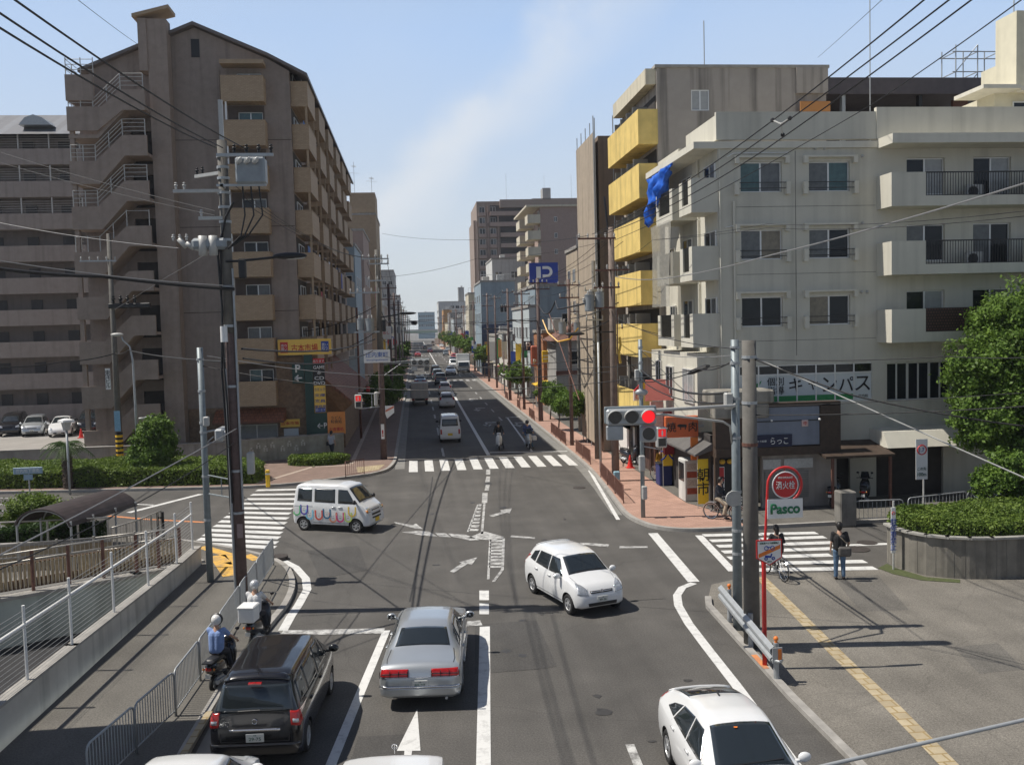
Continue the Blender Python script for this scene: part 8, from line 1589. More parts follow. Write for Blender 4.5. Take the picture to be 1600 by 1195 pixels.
text('売ります',(xm,ys-.21,(zz[0]+zz[1])/2),t,M['white'],w=.7,h=.16,bold=.02); text('GAME',(xm,ys-.21,zz[1]-.22),t,M['white'],w=.7,h=.22,bold=.02); text('本',(xm,ys-.21,zz[1]-.55),t,M['white'],h=.26,bold=.02); text('CD',(xm,ys-.21,zz[1]-.9),t,M['white'],w=.6,h=.22,bold=.02); text('DVD',(xm,ys-.21,zz[1]-1.22),t,M['white'],w=.7,h=.22,bold=.02)
for i,s_ in enumerate(('コミック','文庫','文具','家庭用')): text(s_,(xm,ys-.21,zz[2]-.25-i*.36),t,M['blue'],w=.68,h=.20,bold=.02)
part('foot_plate',MB().box((a2.x+.03,ys-.21,zz[3]+.03),(b2_.x-.03,ys-.201,zz[3]+.3)),M['blue'],t); text('買います',(xm,ys-.22,zz[3]+.165),t,M['white'],w=.6,h=.15)
c=yp(466,583,ys-.1); part('parking_plate',MB().box((c.x-.36,ys-.2,c.z-.65),(c.x+.36,ys-.14,c.z+.62)),gm,t); text('P',(c.x,ys-.21,c.z+.3),t,M['white'],h=.5,bold=.04); text('←',(c.x,ys-.21,c.z-.3),t,M['white'],w=.5,bold=.05)
a=yp(488,645,ys); b=yp(541,677,ys); s=thing('shop_sign',((a.x+b.x)/2,ys-.3,0),'dark green board with arrow and P beside an orange food sign','sign'); m_=a.x+(b.x-a.x)*.46; part('green_board',MB().box((a.x,ys-.35,b.z),(m_,ys-.28,a.z)),gm,s); part('orange_board',MB().box((m_+.01,ys-.42,b.z+.05),(b.x,ys-.36,a.z+.05)),mat('food_orange',(.72,.27,.06),.5,var=.08),s); text('←P',((a.x+m_)/2+.15,ys-.36,(a.z+b.z)/2-.1),s,M['white'],w=.62,h=.36,bold=.03); text('うどん\n和食処',((m_+b.x)/2,ys-.43,(a.z+b.z)/2+.25),s,M['wood'],w=.7,h=.45); text('お食事処',((m_+b.x)/2,ys-.43,(a.z+b.z)/2-.35),s,M['red'],w=.9,h=.24,bold=.02); part('post',MB().box((m_-.1,ys-.27,0),(m_+.1,ys-.2,a.z)),gm,s)
a=yp(437,656,YF-.4); b=yp(468,667,YF-.4); s=thing('shop_sign',((a.x+b.x)/2,YF,b.z),'small yellow nameplate above a white notice on the rubble wall','sign'); part('plate',MB().box((a.x,YF-.2,b.z),(b.x,YF-.14,a.z)),MATS['banner_yellow'],s); text('古本市場',((a.x+b.x)/2,YF-.21,(a.z+b.z)/2),s,M['red'],w=1.1,h=.22,bold=.02); part('notice',MB().box((a.x+.2,YF-.2,b.z-.95),(b.x-.1,YF-.15,b.z-.1)),mat('pale_notice',(.50,.54,.56),.5,var=.1,scale=20),s)
# far left small signs
for (px0,px1,yy,m_,nm,lab,tx,tm) in (((596,510),(611,530),75,'white','shop_sign','white and red food shop sign high on the left behind the sign pole','めし','red'),((586,447),(592,470),100,'pink','shop_sign','narrow pink vertical sign on the tan tower side',None,None),((572,604),(578,612),70,'red','shop_sign','small red lamp sign above the far left pedestrian signal',None,None)):
    a=yp(*px0,yy); b=yp(*px1,yy); mm={'pink': mat('sign_pink',(.6,.05,.28),.5,var=.1)}.get(m_) or M[m_]; s=thing(nm,((a.x+b.x)/2,yy,b.z),lab,'sign'); part('panel',MB().bbox((a.x,yy,b.z),(b.x,yy+.25,a.z),.03),mm,s); part('bracket',MB().box((a.x-1.0,yy+.1,(a.z+b.z)/2),(a.x,yy+.16,(a.z+b.z)/2+.06)),M['steel'],s)
    if tx: text(tx,((a.x+b.x)/2,yy-.01,(a.z+b.z)/2),s,M[tm],w=(b.x-a.x)*.7,bold=.03)
# ---- restaurant front of the beige building
t=thing('restaurant',(14.5,37,0),'dark wooden restaurant front with a grey fascia under the beige building','shop'); RX0=12.15
part('fascia',MB().box((13.35,36.9,2.75),(16.6,37.1,4.35)),mat('slate_blue_fascia',(.20,.225,.28),.6,var=.12,streak=.2),t); part('fascia_joint',MB().box((13.35,36.88,3.75),(16.6,36.899,3.79)),M['black'],t); part('dark_frame',MB().box((RX0,36.85,2.35),(17.5,37.6,2.7)).box((16.62,36.85,2.7),(17.5,37.2,4.4)).box((13.3,36.85,4.36),(17.5,37.4,4.52)).box((RX0,36.9,2.701),(13.34,37.3,4.3)),M['wood'],t)
part('shutter_housing',MB().bbox((12.0,36.7,4.55),(14.6,38.2,5.1),.06).bbox((12.05,36.75,3.95),(14.4,37.3,4.54),.05),mat('stained_shutter_box',(.27,.255,.22),.85,var=.15,streak=.5),t)
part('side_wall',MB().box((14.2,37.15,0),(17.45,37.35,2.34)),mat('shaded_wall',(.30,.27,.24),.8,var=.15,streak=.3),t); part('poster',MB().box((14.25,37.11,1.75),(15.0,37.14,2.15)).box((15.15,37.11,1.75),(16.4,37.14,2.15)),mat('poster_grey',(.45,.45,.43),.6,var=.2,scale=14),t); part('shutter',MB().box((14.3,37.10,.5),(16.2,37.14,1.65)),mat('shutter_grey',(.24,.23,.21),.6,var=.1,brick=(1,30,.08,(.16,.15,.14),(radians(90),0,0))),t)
part('entrance',MB().box((RX0+.2,37.5,.1),(14.15,37.55,2.34)),M['black'],t); part('pillar',MB().box((RX0,37.0,.1),(RX0+.18,37.2,2.34)),M['wood'],t)
a=yp(1168,681,36.8); b=yp(1238,697,36.8); part('name_board',MB().box((13.5,36.82,b.z),(b.x,36.88,a.z)),mat('indigo_board',(.012,.016,.05),.5,var=.05),t); text('らっこ',(b.x-.55,36.81,(a.z+b.z)/2),t,M['white'],w=.75,h=.28,bold=.01); text('海鮮とり料理',(b.x-1.4,36.81,(a.z+b.z)/2),t,M['white'],w=.6,h=.09)
c=yp(1258,661,36.85); part('red_mark',MB().bbox((c.x-.14,36.84,c.z-.14),(c.x+.14,36.895,c.z+.14),.02),mat('pale_pink_plate',(.62,.45,.42),.6,var=.05),t); text('中',(c.x,36.835,c.z),t,M['red'],h=.17,bold=.02)
for px in ((1281,655),(1206,657)): c=yp(*px,36.7); part('spotlight',MB().sph((c.x,36.72,c.z),.05,10,8).cyl((c.x,36.9,c.z+.05),(c.x,36.75,c.z+.02),.012,6),M['white'],t,True)
for i in range(5): part('paper_lantern',MB().sph((12.55+i*.33,37.3,2.12),.13,12,8,0,(1,1,.85)),mat('lantern_yellow',(.70,.42,.04),.6,var=.2),t,True)
# left wing shops along the pink pavement: banners, machines, signs
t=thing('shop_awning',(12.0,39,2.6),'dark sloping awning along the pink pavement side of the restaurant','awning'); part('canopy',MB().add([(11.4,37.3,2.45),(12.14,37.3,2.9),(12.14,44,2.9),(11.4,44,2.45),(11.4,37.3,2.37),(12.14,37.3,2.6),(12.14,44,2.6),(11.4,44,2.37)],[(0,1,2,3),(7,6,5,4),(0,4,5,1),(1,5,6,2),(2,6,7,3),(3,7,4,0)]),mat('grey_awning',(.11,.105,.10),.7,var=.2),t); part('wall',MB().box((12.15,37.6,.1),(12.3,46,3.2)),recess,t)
for (y0,z0,z1,m_,lab,tx,tm) in ((37.7,.3,2.2,'yellow','bright yellow vertical banner at the restaurant corner','朝\n市','black'),(37.35,.2,1.9,'white','white vertical banner with red head beside the yellow banner','お\n酒','black'),(43.2,1.1,2.3,'yellow','small yellow poster above the blue bin on the shop side','大','blue')):
    s=thing('banner',(11.8,y0,z0),lab,'banner'); x0_=11.62 if y0 > 37.5 else 12.2; part('cloth',MB().box((x0_,y0,z0),(x0_+.46,y0+.03,z1)),M[m_] if m_ != 'yellow' else mat('banner_bright',(.85,.62,.03),.6,var=.06),s); part('pole',MB().cyl((x0_,y0+.02,.1),(x0_,y0+.02,z1+.1),.015,6),M['steel_white'],s); text(tx,(x0_+.23,y0-.005,(z0+z1)/2),s,M[tm],h=(z1-z0)*.6,bold=.02)
    if m_ == 'white': part('red_head',MB().box((x0_+.02,y0-.004,z1-.6),(x0_+.44,y0-.0005,z1-.03)),M['red'],s)
s=thing('vending_machine',(11.7,39.6,.12),'white vending machine under the dark awning','vending machine'); part('cabinet',MB().bbox((11.5,39.2,.12),(12.14,40.2,1.95),.03),c_white,s)
for i in range(4): part('display_row',MB().box((11.6,39.185,.45+i*.36),(12.05,39.199,.72+i*.36)),[mat('drink_row',(.35,.08,.05),.4,var=.5,scale=30),mat('drink_row_pale',(.5,.45,.4),.4,var=.5,scale=30)][i % 2],s)
part('display_window',MB().box((11.485,39.3,1.0),(11.499,40.1,1.8)),M['glass'],s)
s=thing('blue_bin',(11.7,43.6,.12),'deep blue cabinet under the small yellow poster','cabinet'); part('body',MB().bbox((11.45,43.3,.12),(12.1,44.0,1.15),.04),mat('deep_blue',(.015,.03,.14),.5,var=.1),s); part('lid',MB().bbox((11.42,43.27,1.15),(12.13,44.03,1.22),.02),M['black'],s)
a=yp(1039,651,38.6); b=yp(1091,682,38.6); s=thing('shop_sign',((a.x+b.x)/2,38.6,b.z),'orange grill restaurant sign with black characters and a cow shape','sign'); part('panel',MB().bbox((a.x,38.55,b.z),(b.x,38.8,a.z),.03),mat('grill_orange',(.60,.13,.04),.5,var=.08),s)
text('焼',(a.x+.25,38.54,(a.z+b.z)/2),s,M['black'],h=.42,bold=.02); text('肉',(b.x-.25,38.54,(a.z+b.z)/2),s,M['black'],h=.42,bold=.02); cxx=(a.x+b.x)/2; czz=(a.z+b.z)/2
part('cow_shape',MB().xz([(cxx-.2,czz+.08),(cxx-.12,czz+.12),(cxx+.2,czz+.09),(cxx+.2,czz-.02),(cxx-.1,czz-.02),(cxx-.2,czz+.02)],38.535,38.548).box((cxx-.08,38.535,czz-.12),(cxx-.04,38.548,czz-.021)).box((cxx+.12,38.535,czz-.12),(cxx+.16,38.548,czz-.021)),M['black'],s)
part('bracket',MB().box((b.x,38.6,czz-.05),(12.2,38.7,czz+.05)),M['steel'],s); part('side_panel',MB().box((b.x-.32,38.56,b.z-1.0),(b.x-.02,38.7,b.z-.02)),M['orange'],s)
a=yp(1020,628,43); b=yp(1043,690,43); s=thing('shop_sign',((a.x+b.x)/2,43,b.z),'pink and red awning sign behind the orange grill sign','sign'); part('roof',MB().add([(a.x-.5,42.5,a.z+.1),(b.x+.8,42.5,a.z+.1),(b.x+1.0,44,a.z+1.0),(a.x-.1,44,a.z+1.0)],[(0,1,2,3),(3,2,1,0)]),mat('salmon_canopy',(.42,.13,.11),.7,var=.1),s); part('panel',MB().box((a.x-.1,43,b.z),(a.x+.5,43.2,a.z)),mat('pale_red_stripes',(.60,.35,.32),.6,var=.3,scale=6),s); part('red_panel',MB().box((a.x+.51,42.9,b.z-.6),(b.x+.3,43.2,a.z-.3)),mat('deep_red',(.22,.015,.02),.6,var=.1),s)
a=yp(990,611,47.5); b=yp(1024,625,47.5); s=thing('shop_sign',((a.x+b.x)/2,47.5,b.z),'white ramen shop sign with red characters under a red gable','sign'); part('panel',MB().box((a.x,47.4,b.z),(b.x,47.6,a.z)),mat('sign_pale_pink',(.66,.55,.52),.5,var=.06),s); part('red_gable',MB().xz([(a.x,a.z+.005),(b.x,a.z+.005),(a.x+(b.x-a.x)*.65,a.z+.45),(a.x+(b.x-a.x)*.35,a.z+.45)],47.42,47.58),M['red'],s); text('どさん子',((a.x+b.x)/2,47.39,(a.z+b.z)/2),s,M['red'],w=(b.x-a.x)*.86,h=.32,bold=.03); part('post',MB().box((b.x-.1,47.5,0.1),(b.x,47.6,b.z)),M['rust'],s); part('yellow_disc',MB().disc(((a.x+b.x)/2,47.40,a.z+.25),.16,'Y',20,0,.03),M['yellow'],s)
s=thing('shop',(12.8,49,0),'small ramen shop with green awning under the yellow balconies','shop'); part('wall',MB().box((12.2,47.9,.1),(12.62,54,3.4)),mat('dark_brown_shop',(.09,.05,.04),.7,var=.3),s); part('awning',MB().add([(11.2,48.1,2.6),(12.2,48.1,3.2),(12.2,53,3.2),(11.2,53,2.6),(11.2,48.1,2.3),(11.2,53,2.3)],[(0,1,2,3),(3,2,1,0),(0,3,5,4),(4,5,3,0)]),mat('green_white_awning',(.18,.38,.28),.7,var=.5,scale=3),s); part('glass_door',MB().box((12.15,49,.1),(12.19,51,2.2)),M['glass'],s)
# ---- subway entrance on the left
t=thing('subway_shelter',(-12.5,34.4,0),'dark barrel-roofed subway stair shelter at the left','shelter'); ax_a=Vector((-12.9,32.9,0)); ax_b=Vector((-11.7,36.4,0)); dd=(ax_b-ax_a).normalized(); nn_=Vector((-dd.y,dd.x,0)); rfm=MB(); vs=[]; K_=14
for e_ in (ax_a,ax_b):
    for r_ in (1.15,1.08):
        for i in range(K_+1): q=pi*(.06+.88*i/K_); vs.append(e_+nn_*cos(q)*r_+Vector((0,0,1.45+.72*sin(q)*(r_/1.15))))
k=K_+1
fs=[(i,i+1,2*k+i+1,2*k+i) for i in range(K_)]+[(k+i+1,k+i,3*k+i,3*k+i+1) for i in range(K_)]+[(i+1,i,k+i,k+i+1) for i in range(K_)]+[(2*k+i,2*k+i+1,3*k+i+1,3*k+i) for i in range(K_)]+[(0,2*k,3*k,k),(K_,k+K_,3*k+K_,2*k+K_)]
part('roof',rfm.add(vs,fs),mat('dark_brown_sheet',(.05,.038,.036),.55,.1,var=.35,scale=3),t)
for u in (0.02,.33,.66,.98):
    for s_ in (-1,1): p=ax_a.lerp(ax_b,u)+nn_*s_*1.08; part('post',MB().cyl((p.x,p.y,0),(p.x,p.y,1.75),.04,8),M['steel'],t)
ri=MB()
for u in (.02,.35,.68,.98): e_=ax_a.lerp(ax_b,u); ri.tube([e_+nn_*cos(q)*1.05+Vector((0,0,1.42+.68*sin(q))) for q in [pi*(.06+.88*i/10) for i in range(11)]],.03,5)
part('ribs',ri,M['steel'],t)
# stair wall and steel railings
t=thing('stair_wall',(-13,33.2,0),'low tan tiled wall beside the subway stair','wall'); part('wall',MB().box((-22,33.3,0),(-10.8,33.5,.85)),mat('tan_plaster',(.36,.29,.19),.85,var=.15,streak=.3),t); part('coping',MB().box((-22,33.25,.85),(-10.8,33.55,.93)),M['kerb'],t)
def railing(label,line_,h,m,step=1.0,bars=.12,z=0,rails=(1.0,),wires=0,pr=.03,post_m=None,topr=.03):
    t=thing('railing',(*line_[0],z),label,'railing'); L_=[Vector((*p[:2],z+(p[2] if len(p) > 2 else 0))) for p in line_]; up=Vector((0,0,1)); rl_=MB(); br=MB(); wr=MB()
    for i in range(len(L_)-1):
        a,b=L_[i],L_[i+1]; n=max(1,round((b-a).length/step)); [part('post',MB().cyl(a.lerp(b,j/n),a.lerp(b,j/n)+up*h,pr,8),post_m or m,t) for j in range(1 if i else 0,n+1)]
        for r_ in rails: rl_.tube([a+up*h*r_,b+up*h*r_],topr,6)
        if bars: k=int((b-a).length/bars); [br.tube([a.lerp(b,j/k)+up*.12,a.lerp(b,j/k)+up*h*rails[0]],.010,4) for j in range(k)]
        for w in range(wires): wr.tube([a+up*h*(w+.7)/(wires+.7),b+up*h*(w+.7)/(wires+.7)],.006,4)
    part('rails',rl_,m,t,True)
    if bars: part('bars',br,m,t)
    if wires: part('wires',wr,M['steel_white'],t)
    return t
sm_=mat('dull_stainless',(.42,.40,.36),.45,.4,var=.25,scale=8)
railing('wire railing on the pale parapet beside the sunken ramp',[(-7.7,31.9),(-7.75,30),(-8.3,22.5),(-8.75,16),(-9.1,11)],1.62,M['white'],2.35,0,.74,(.74,),15,.034,topr=.045)
railing('heavy steel railing along the far side of the sunken ramp',[(-8.2,32.2),(-9.4,31.4),(-12.9,29.2),(-20,25.6)],1.25,sm_,.95,.11,.2,(.78,1.0),0,.055,M['rust'])
t=thing('slatted_screen',(-12.9,29.6,.2),'tan slatted low screen behind the heavy steel railing','fence'); sl=MB(); ba=MB()
for a,b in zip([Vector((-8.4,32.6,0)),Vector((-9.5,31.8,0)),Vector((-13.0,29.65,0))],[Vector((-9.5,31.8,0)),Vector((-13.0,29.65,0)),Vector((-20,26.1,0))]):
    k=int((b-a).length/.13); d=(b-a).normalized()
    for i in range(k): p=a.lerp(b,(i+.5)/k); sl.obox((p.x,p.y,.62),(.085,.03,.72),atan2(d.y,d.x))
    ba.beam(a+Vector((0,.05,.35)),b+Vector((0,.05,.35)),.04,.30); ba.beam(a+Vector((0,.05,.98)),b+Vector((0,.05,.98)),.05,.05)
part('slats',sl,mat('tan_slats',(.40,.32,.20),.8,var=.25,scale=5),t); part('rails',ba,mat('brown_base',(.16,.10,.065),.8,var=.3,scale=4),t)
railing('second steel railing before the tan stair wall',[(-8.6,33.2),(-11,32.2),(-20,30.8)],1.3,sm_,1.2,.14,0,(.95,.6),0,.04)
railing('pale steel railing on top of the tan stair wall',[(-20,33.4),(-10.9,33.4)],.75,sm_,1.0,0,.93,(1.0,),0,.04)
railing('short steel gate railing under the arched shelter end',[(-10.8,33.4),(-10.2,34.8),(-9.9,36.4)],1.3,sm_,.7,.14,0,(1.0,),0,.04)
box_=thing('barrier_post',(-10.0,36.3,0),'black open-framed post at the subway entrance','post'); part('frame',MB().box((-10.05,36.3,0),(-9.98,36.36,1.25)).box((-9.85,36.3,0),(-9.78,36.36,1.25)).box((-9.979,36.3,1.0),(-9.851,36.36,1.06)).box((-9.979,36.3,.5),(-9.851,36.36,.56)),M['black'],box_)
# ================================================================== MORE POLES
# P4 big pole on the pink pavement
x4,y4=9.75,45.3; P4=pole_thing('utility_pole','brown pole with two round transformers and a long crossarm above the pink pavement',(x4,y4,.1),12.6,.20,.15,mat('brown_concrete_pole',(.20,.155,.13),.85,var=.25,scale=4,bump=.2))
part('top_rod',MB().cyl((x4-.15,y4,12.6),(x4-.3,y4,14.2),.05,8),M['black'],P4)
crossarm(P4,(x4-.75,y4-.15,12.15),1.9,0,5,M['rust']); crossarm(P4,(x4,y4-.15,10.6),1.7,0,4,M['rust']); crossarm(P4,(x4-.3,y4-.15,9.75),1.3,0,4,M['rust'])
c=yp(921,474,y4-.3); can(P4,(c.x,c.y,c.z-.35),.24,.72); c=yp(937,468,y4-.3); can(P4,(c.x,c.y,c.z-.35),.22,.66); part('transformer_bracket',MB().box((x4-1.2,y4-.3,c.z-.45),(x4+.1,y4-.15,c.z-.36)),M['rust'],P4)
ins_parts(P4,[(x4-1.5+.16*q,y4-.35,9.0+.2*(q % 3)) for q in range(6)],M['porcelain'],1.2)
a=yp(887,522,y4-.4); part('lamp_arm',MB().tube([(x4,y4-.2,a.z+.05),(x4-1.0,y4-.35,a.z+.05)],.035,6),M['black'],P4); part('lamp_head',MB().sph((a.x+.35,y4-.4,a.z),.5,12,8,0,(1,.3,.18)),M['black'],P4,True)
cg=MB().tube([(x4+.2,y4-.1,8.8-.4*q if q % 2 else 8.6-.4*q) for q in range(8)],.03,5); part('climbing_guard',cg,M['rust'],P4)
part('yellow_guard',MB().tube([(x4+.28,y4-.25,7.3),(x4+.32,y4-.25,6.9),(x4+.22,y4-.25,6.5),(x4+.3,y4-.25,6.0)],.06,6),mat('guard_yellow',(.55,.36,.05),.6,var=.3,scale=10),P4)
y5_=53.0; c=yp(927,420,y5_); t=pole_thing('utility_pole','slim dark pole just behind the pole with round transformers',(c.x,y5_,.1),11.5,.14,.11,M['pole_grey']); crossarm(t,(c.x,y5_-.1,9.9),1.1,0,3); crossarm(t,(c.x,y5_-.1,8.2),1.0,0,3)
t=pole_thing('signal_pole','slim grey pole at the pink pavement kerb beside the brown pole',(9.62,48.4,.1),6.9,.07,.06,M['steel'],'signal pole')
g=gp(1005,808,.12); xs,ys2=g.x,g.y; S2=pole_thing('signal_pole','grey signal pole standing on the pink pavement corner with small control boxes',(xs,ys2,.12),7.2,.09,.08,M['pole_blue'],'signal pole'); bands(S2,xs,ys2,(7.0,6.4,5.0,4.4,2.3),.1)
box_part(S2,'control_box',(xs-.05,ys2-.15,2.35),(.24,.2,.62),M['steel_white']); box_part(S2,'control_box',(xs+.03,ys2-.15,1.15),(.2,.2,.55),M['steel_white']); box_part(S2,'junction_box',(xs-.18,ys2-.1,5.9),(.18,.18,.45),M['steel_white'])
part('lamp_back',MB().sph((xs+.0,ys2-.1,5.2),.24,10,8,0,(1.1,.6,.6)),M['steel'],S2,True)
c=yp(1033,683,ys2-.2); ped_signal('pedestrian signal showing red beside the main signal head',c,radians(5)); part('signal_bracket',MB().tube([(xs,ys2,c.z-.35),(c.x,ys2-.15,c.z-.5),(c.x,ys2-.1,c.z-.4)],.025,6).tube([(xs,ys2,c.z+.4),(c.x-.1,ys2-.15,c.z+.43)],.02,6),M['steel'],S2)
def simple_pole(label,x,y,h,m,arms=((0,1.2,4),),lamp=None,tr=None,r=.16):
    t=pole_thing('utility_pole',label,(x,y,.1),h,r,r*.7,m)
    for dz,L_,n in arms: crossarm(t,(x,y-.15,h-.3-dz),L_,0,n,M['rust'])
    if lamp: lz,s=lamp; part('lamp_arm',MB().tube([(x,y-.1,lz),(x+s*1.8,y-.2,lz+.12)],.04,6),M['black'],t); part('lamp_head',MB().sph((x+s*2.2,y-.2,lz+.12),.5,10,6,0,(1,.3,.16)),M['black'],t,True)
    if tr: can(t,(x-.5,y-.25,tr),.25,.7); can(t,(x+.45,y-.25,tr),.22,.65)
    return t
simple_pole('thick brown pole between the street trees and the yellow sign',10.05,75.3,11.7,M['pole_brown'],((0,1.6,5),(.5,1.9,5)),(8.3,-1),None,.2)
simple_pole('thin brown pole near the lone street tree',9.8,97.6,11.8,M['pole_brown'],((0,1.2,3),(1.5,1.4,4)),(7.6,-1),6.4)
simple_pole('thin pole in front of the navy office block',10.3,132,12.6,M['pole_brown'],((0,1.3,3),(1.4,1.6,4)),(8.5,-1))
simple_pole('short thin brown post on the right pavement far side',10.2,108,5.0,M['pole_brown'],(),None,None,.1)
for y,l in ((165,'pole beside the cream upright building'),(198,'pole standing before the orange building'),(235,'fourth pole from the far end on the right'),(280,'third pole from the far end on the right'),(340,'second last pole on the right'),(410,'last tiny pole on the right')): simple_pole(l,10.4,y,12.5,M['pole_brown'],((0,1.5,4),(1.2,1.5,4)),(8.5,-1) if y < 200 else None)
for y,l in ((86,'pole behind the clipped trees on the left kerb'),(108,'second pole past the clipped trees on the left'),(135,'third pole past the clipped trees on the left'),(165,'pole beside the white shop on the left row'),(200,'pole beside the brown four-storey house on the left'),(240,'far pole near the rounded grey block'),(300,'very far pole at the foot of the rounded grey block'),(380,'last tiny pole on the left row')): simple_pole(l,-2.3,y,12.0,M['pole_grey'] if y % 2 else M['pole_brown'],((0,1.5,4),(1.0,1.6,4)),(8.5,1) if y < 170 else None,7.5 if y in (108,165) else None)
for x,y,h,l,m_,a_ in ((9.95,59.5,10.8,'pole between the netted tower and the nearest street tree',M['pole_brown'],((0,1.5,4),(.8,1.3,4))),(12.0,51.5,8.2,'short grey pole against the netted tower',M['pole_grey'],((.2,.9,3),)),(11.8,66.8,9.4,'grey pole at the far end of the white site fence',M['pole_grey'],((.2,1.4,4),(1.2,1.0,3))),(10.0,86.5,11.2,'brown pole just before the thin one near the lone street tree',M['pole_brown'],((0,1.5,4),(1,1.6,4))),(10.2,118,11.8,'brown pole between the white awning and the navy office block',M['pole_brown'],((0,1.5,4),))): simple_pole(l,x,y,h,m_,a_,None,7.4 if y == 59.5 else None,.13)
y_=68; c=yp(560,560,y_); t=pole_thing('utility_pole','thin dark post left of the district sign pole behind the tiled roof',(c.x,y_,.1),9.5,.09,.07,M['rust'])
# ================================================================== WIRES
def wire(label,pts,r=.012,sag=.4,m=None,grp=None,n=14,name='power_line',cat='cable'):
    P0=[Vector(p) for p in pts]; out=[]
    for i in range(len(P0)-1):
        a,b=P0[i],P0[i+1]; s=sag[i] if isinstance(sag,(list,tuple)) else sag
        for k in range(n): t=k/n; q=a.lerp(b,t); q=Vector((q.x,q.y,q.z-4*s*t*(1-t))); out.append(q)
    out.append(P0[-1]); c=out[len(out)//2]; o=ob(name,MB().tube([q-c for q in out],r,5).mesh(name,m or M['cable'])); o.location=c; return tag(o,label,cat,grp)
# 1: three heavy lines from the top left to the square transformer pole
for (e,s) in (((381,231),(30,0)),((348,231),(0,16)),((338,231),(0,39))):
    A_=yp(*e,p1.y-.2); v0=yp(s[0]-(e[0]-s[0])*.25,s[1]-(e[1]-s[1])*.25,11.0); wire('black overhead line, one of three parallel ones coming from the top left corner',[v0,A_],.017,.12,grp='three lines at the top left')
wire('thin dark wire crossing the sky to the gabled block roof',[yp(90,-25,30),yp(216,70,58)],.012,.05)
wire('heavy bundled cable crossing the left side in front of the galleries',[yp(-60,412,22),yp(160,432,25),yp(366,452,p1.y-.2)],.05,[.06,.03])
wire('slim messenger wire above the heavy bundled cable at the left',[yp(-60,398,22),yp(365,447,p1.y-.2)],.014,.1,M['cable_grey'])
wire('thin wire from the left edge rising to the side arm of the brown pole',[yp(-40,340,30),yp(280,388,p1.y-.2)],.01,.1,M['cable_grey'])
wire('thin wire from the striped pole to the brown pole side arm',[yp(178,484,56),yp(262,432,40),yp(352,378,p1.y)],.01,.02,M['cable_grey'])
for i,(a,b) in enumerate((((-30,228),(336,330)),((-30,245),(336,337)))): wire('pair of thin dark lines sloping across the staircase to the brown pole',[yp(*a,40),yp(*b,p1.y)],.01,.1,grp='pair of lines across the staircase')
wire('dark telephone cable at the left running to the striped pole',[yp(-30,574,40),yp(100,565,50),yp(180,552,56.8)],.03,.1)
wire('dark cable from the striped pole to the brown pole above the street lamp',[yp(180,552,56.8),yp(200,547,55),yp(364,566,p1.y)],.028,.1)
# left poles to the district sign pole
for i,(a,b,s) in enumerate((((378,545),(586,530),.55),((380,560),(583,548),.7))): wire(['upper','lower'][i]+' black bundled cable sagging between the brown pole and the district sign pole',[yp(*a,p1.y),yp(*b,y3)],.035-.006*i,s*.6)
for i,z_ in enumerate((11.9,11.6,11.3)): wire('thin high wire from the square transformer pole to the district sign pole',[(p1.x+.3+.2*i,p1.y,z_+.2),(x3-.5+.4*i,y3-.1,12.3)],.010,.5,grp='high wires between the two left poles')
wire('pale stay wire running from the plain signal pole towards the far left trees',[yp(323,556,yg),yp(640,585,57)],.016,.25,M['cable_grey'])
# wires across the road
wire('thin dark wire crossing the whole junction from left pole to right pole, upper',[(xg,yg,7.0),(xb,yb_,6.9)],.012,.75)
wire('black cable crossing the far road just under the far signal',[(x3,y3,5.9),(9.62,48.4,6.2)],.022,.35); wire('second black cable crossing the far road above the zebra',[(x3,y3,5.4),(x4,y4,5.6)],.022,.35)
wire('third thin cable crossing the far road',[(x3,y3,6.4),(xs,ys2,6.3)],.014,.45)
wire('high thin wire crossing the sky above the far street',[yp(597,365,110),yp(760,374,80),(x4-1.2,y4,12.3)],.016,.3); wire('lower thin wire crossing the sky above the far street',[(x3,y3,11.1),yp(745,404,52),(x4-.4,y4,12.0)],.010,.2)
wire('thick black cable between the pavement signal pole and the concrete pole',[(xs,ys2,6.1),(xb-.2,yb_,6.15)],.035,.35); wire('second thinner cable between the pavement signal pole and the concrete pole',[(xs,ys2,5.7),(xb-.2,yb_,5.9)],.02,.3)
wire('pale wire from the concrete pole top to the pavement signal pole',[(xb,yb_,7.1),(xs,ys2,6.9)],.012,.15,M['cable_grey']); part('splice_box',MB().sph((0,0,0),.01,4,3),M['cable'],P4) if False else None
wire('slanting stay wire from the pavement signal pole down to the orange grill sign',[(xs,ys2,6.9),yp(1115,652,37)],.014,.02,M['cable_grey'])
wire('thin wire from the concrete pole to the brown transformer pole',[(xc-.3,yc,7.3),(x4,y4,8.4)],.012,.3)
b_=yp(1093,577,29); t=thing('cable_splice',b_,'black cable splice casing hanging on the wires left of the signal pole','cable box'); part('casing',MB().tube([b_+Vector((-.35,.2,-.16)),b_+Vector((-.2,.1,-.08)),b_+Vector((.2,-.1,.08)),b_+Vector((.3,-.15,.12))],[.02,.08,.08,.02],8),M['black'],t); wire('cable carrying the black splice casing left of the signal pole',[(xs,ys2,5.6),b_,(xb,yb_,7.0)],.018,.12)
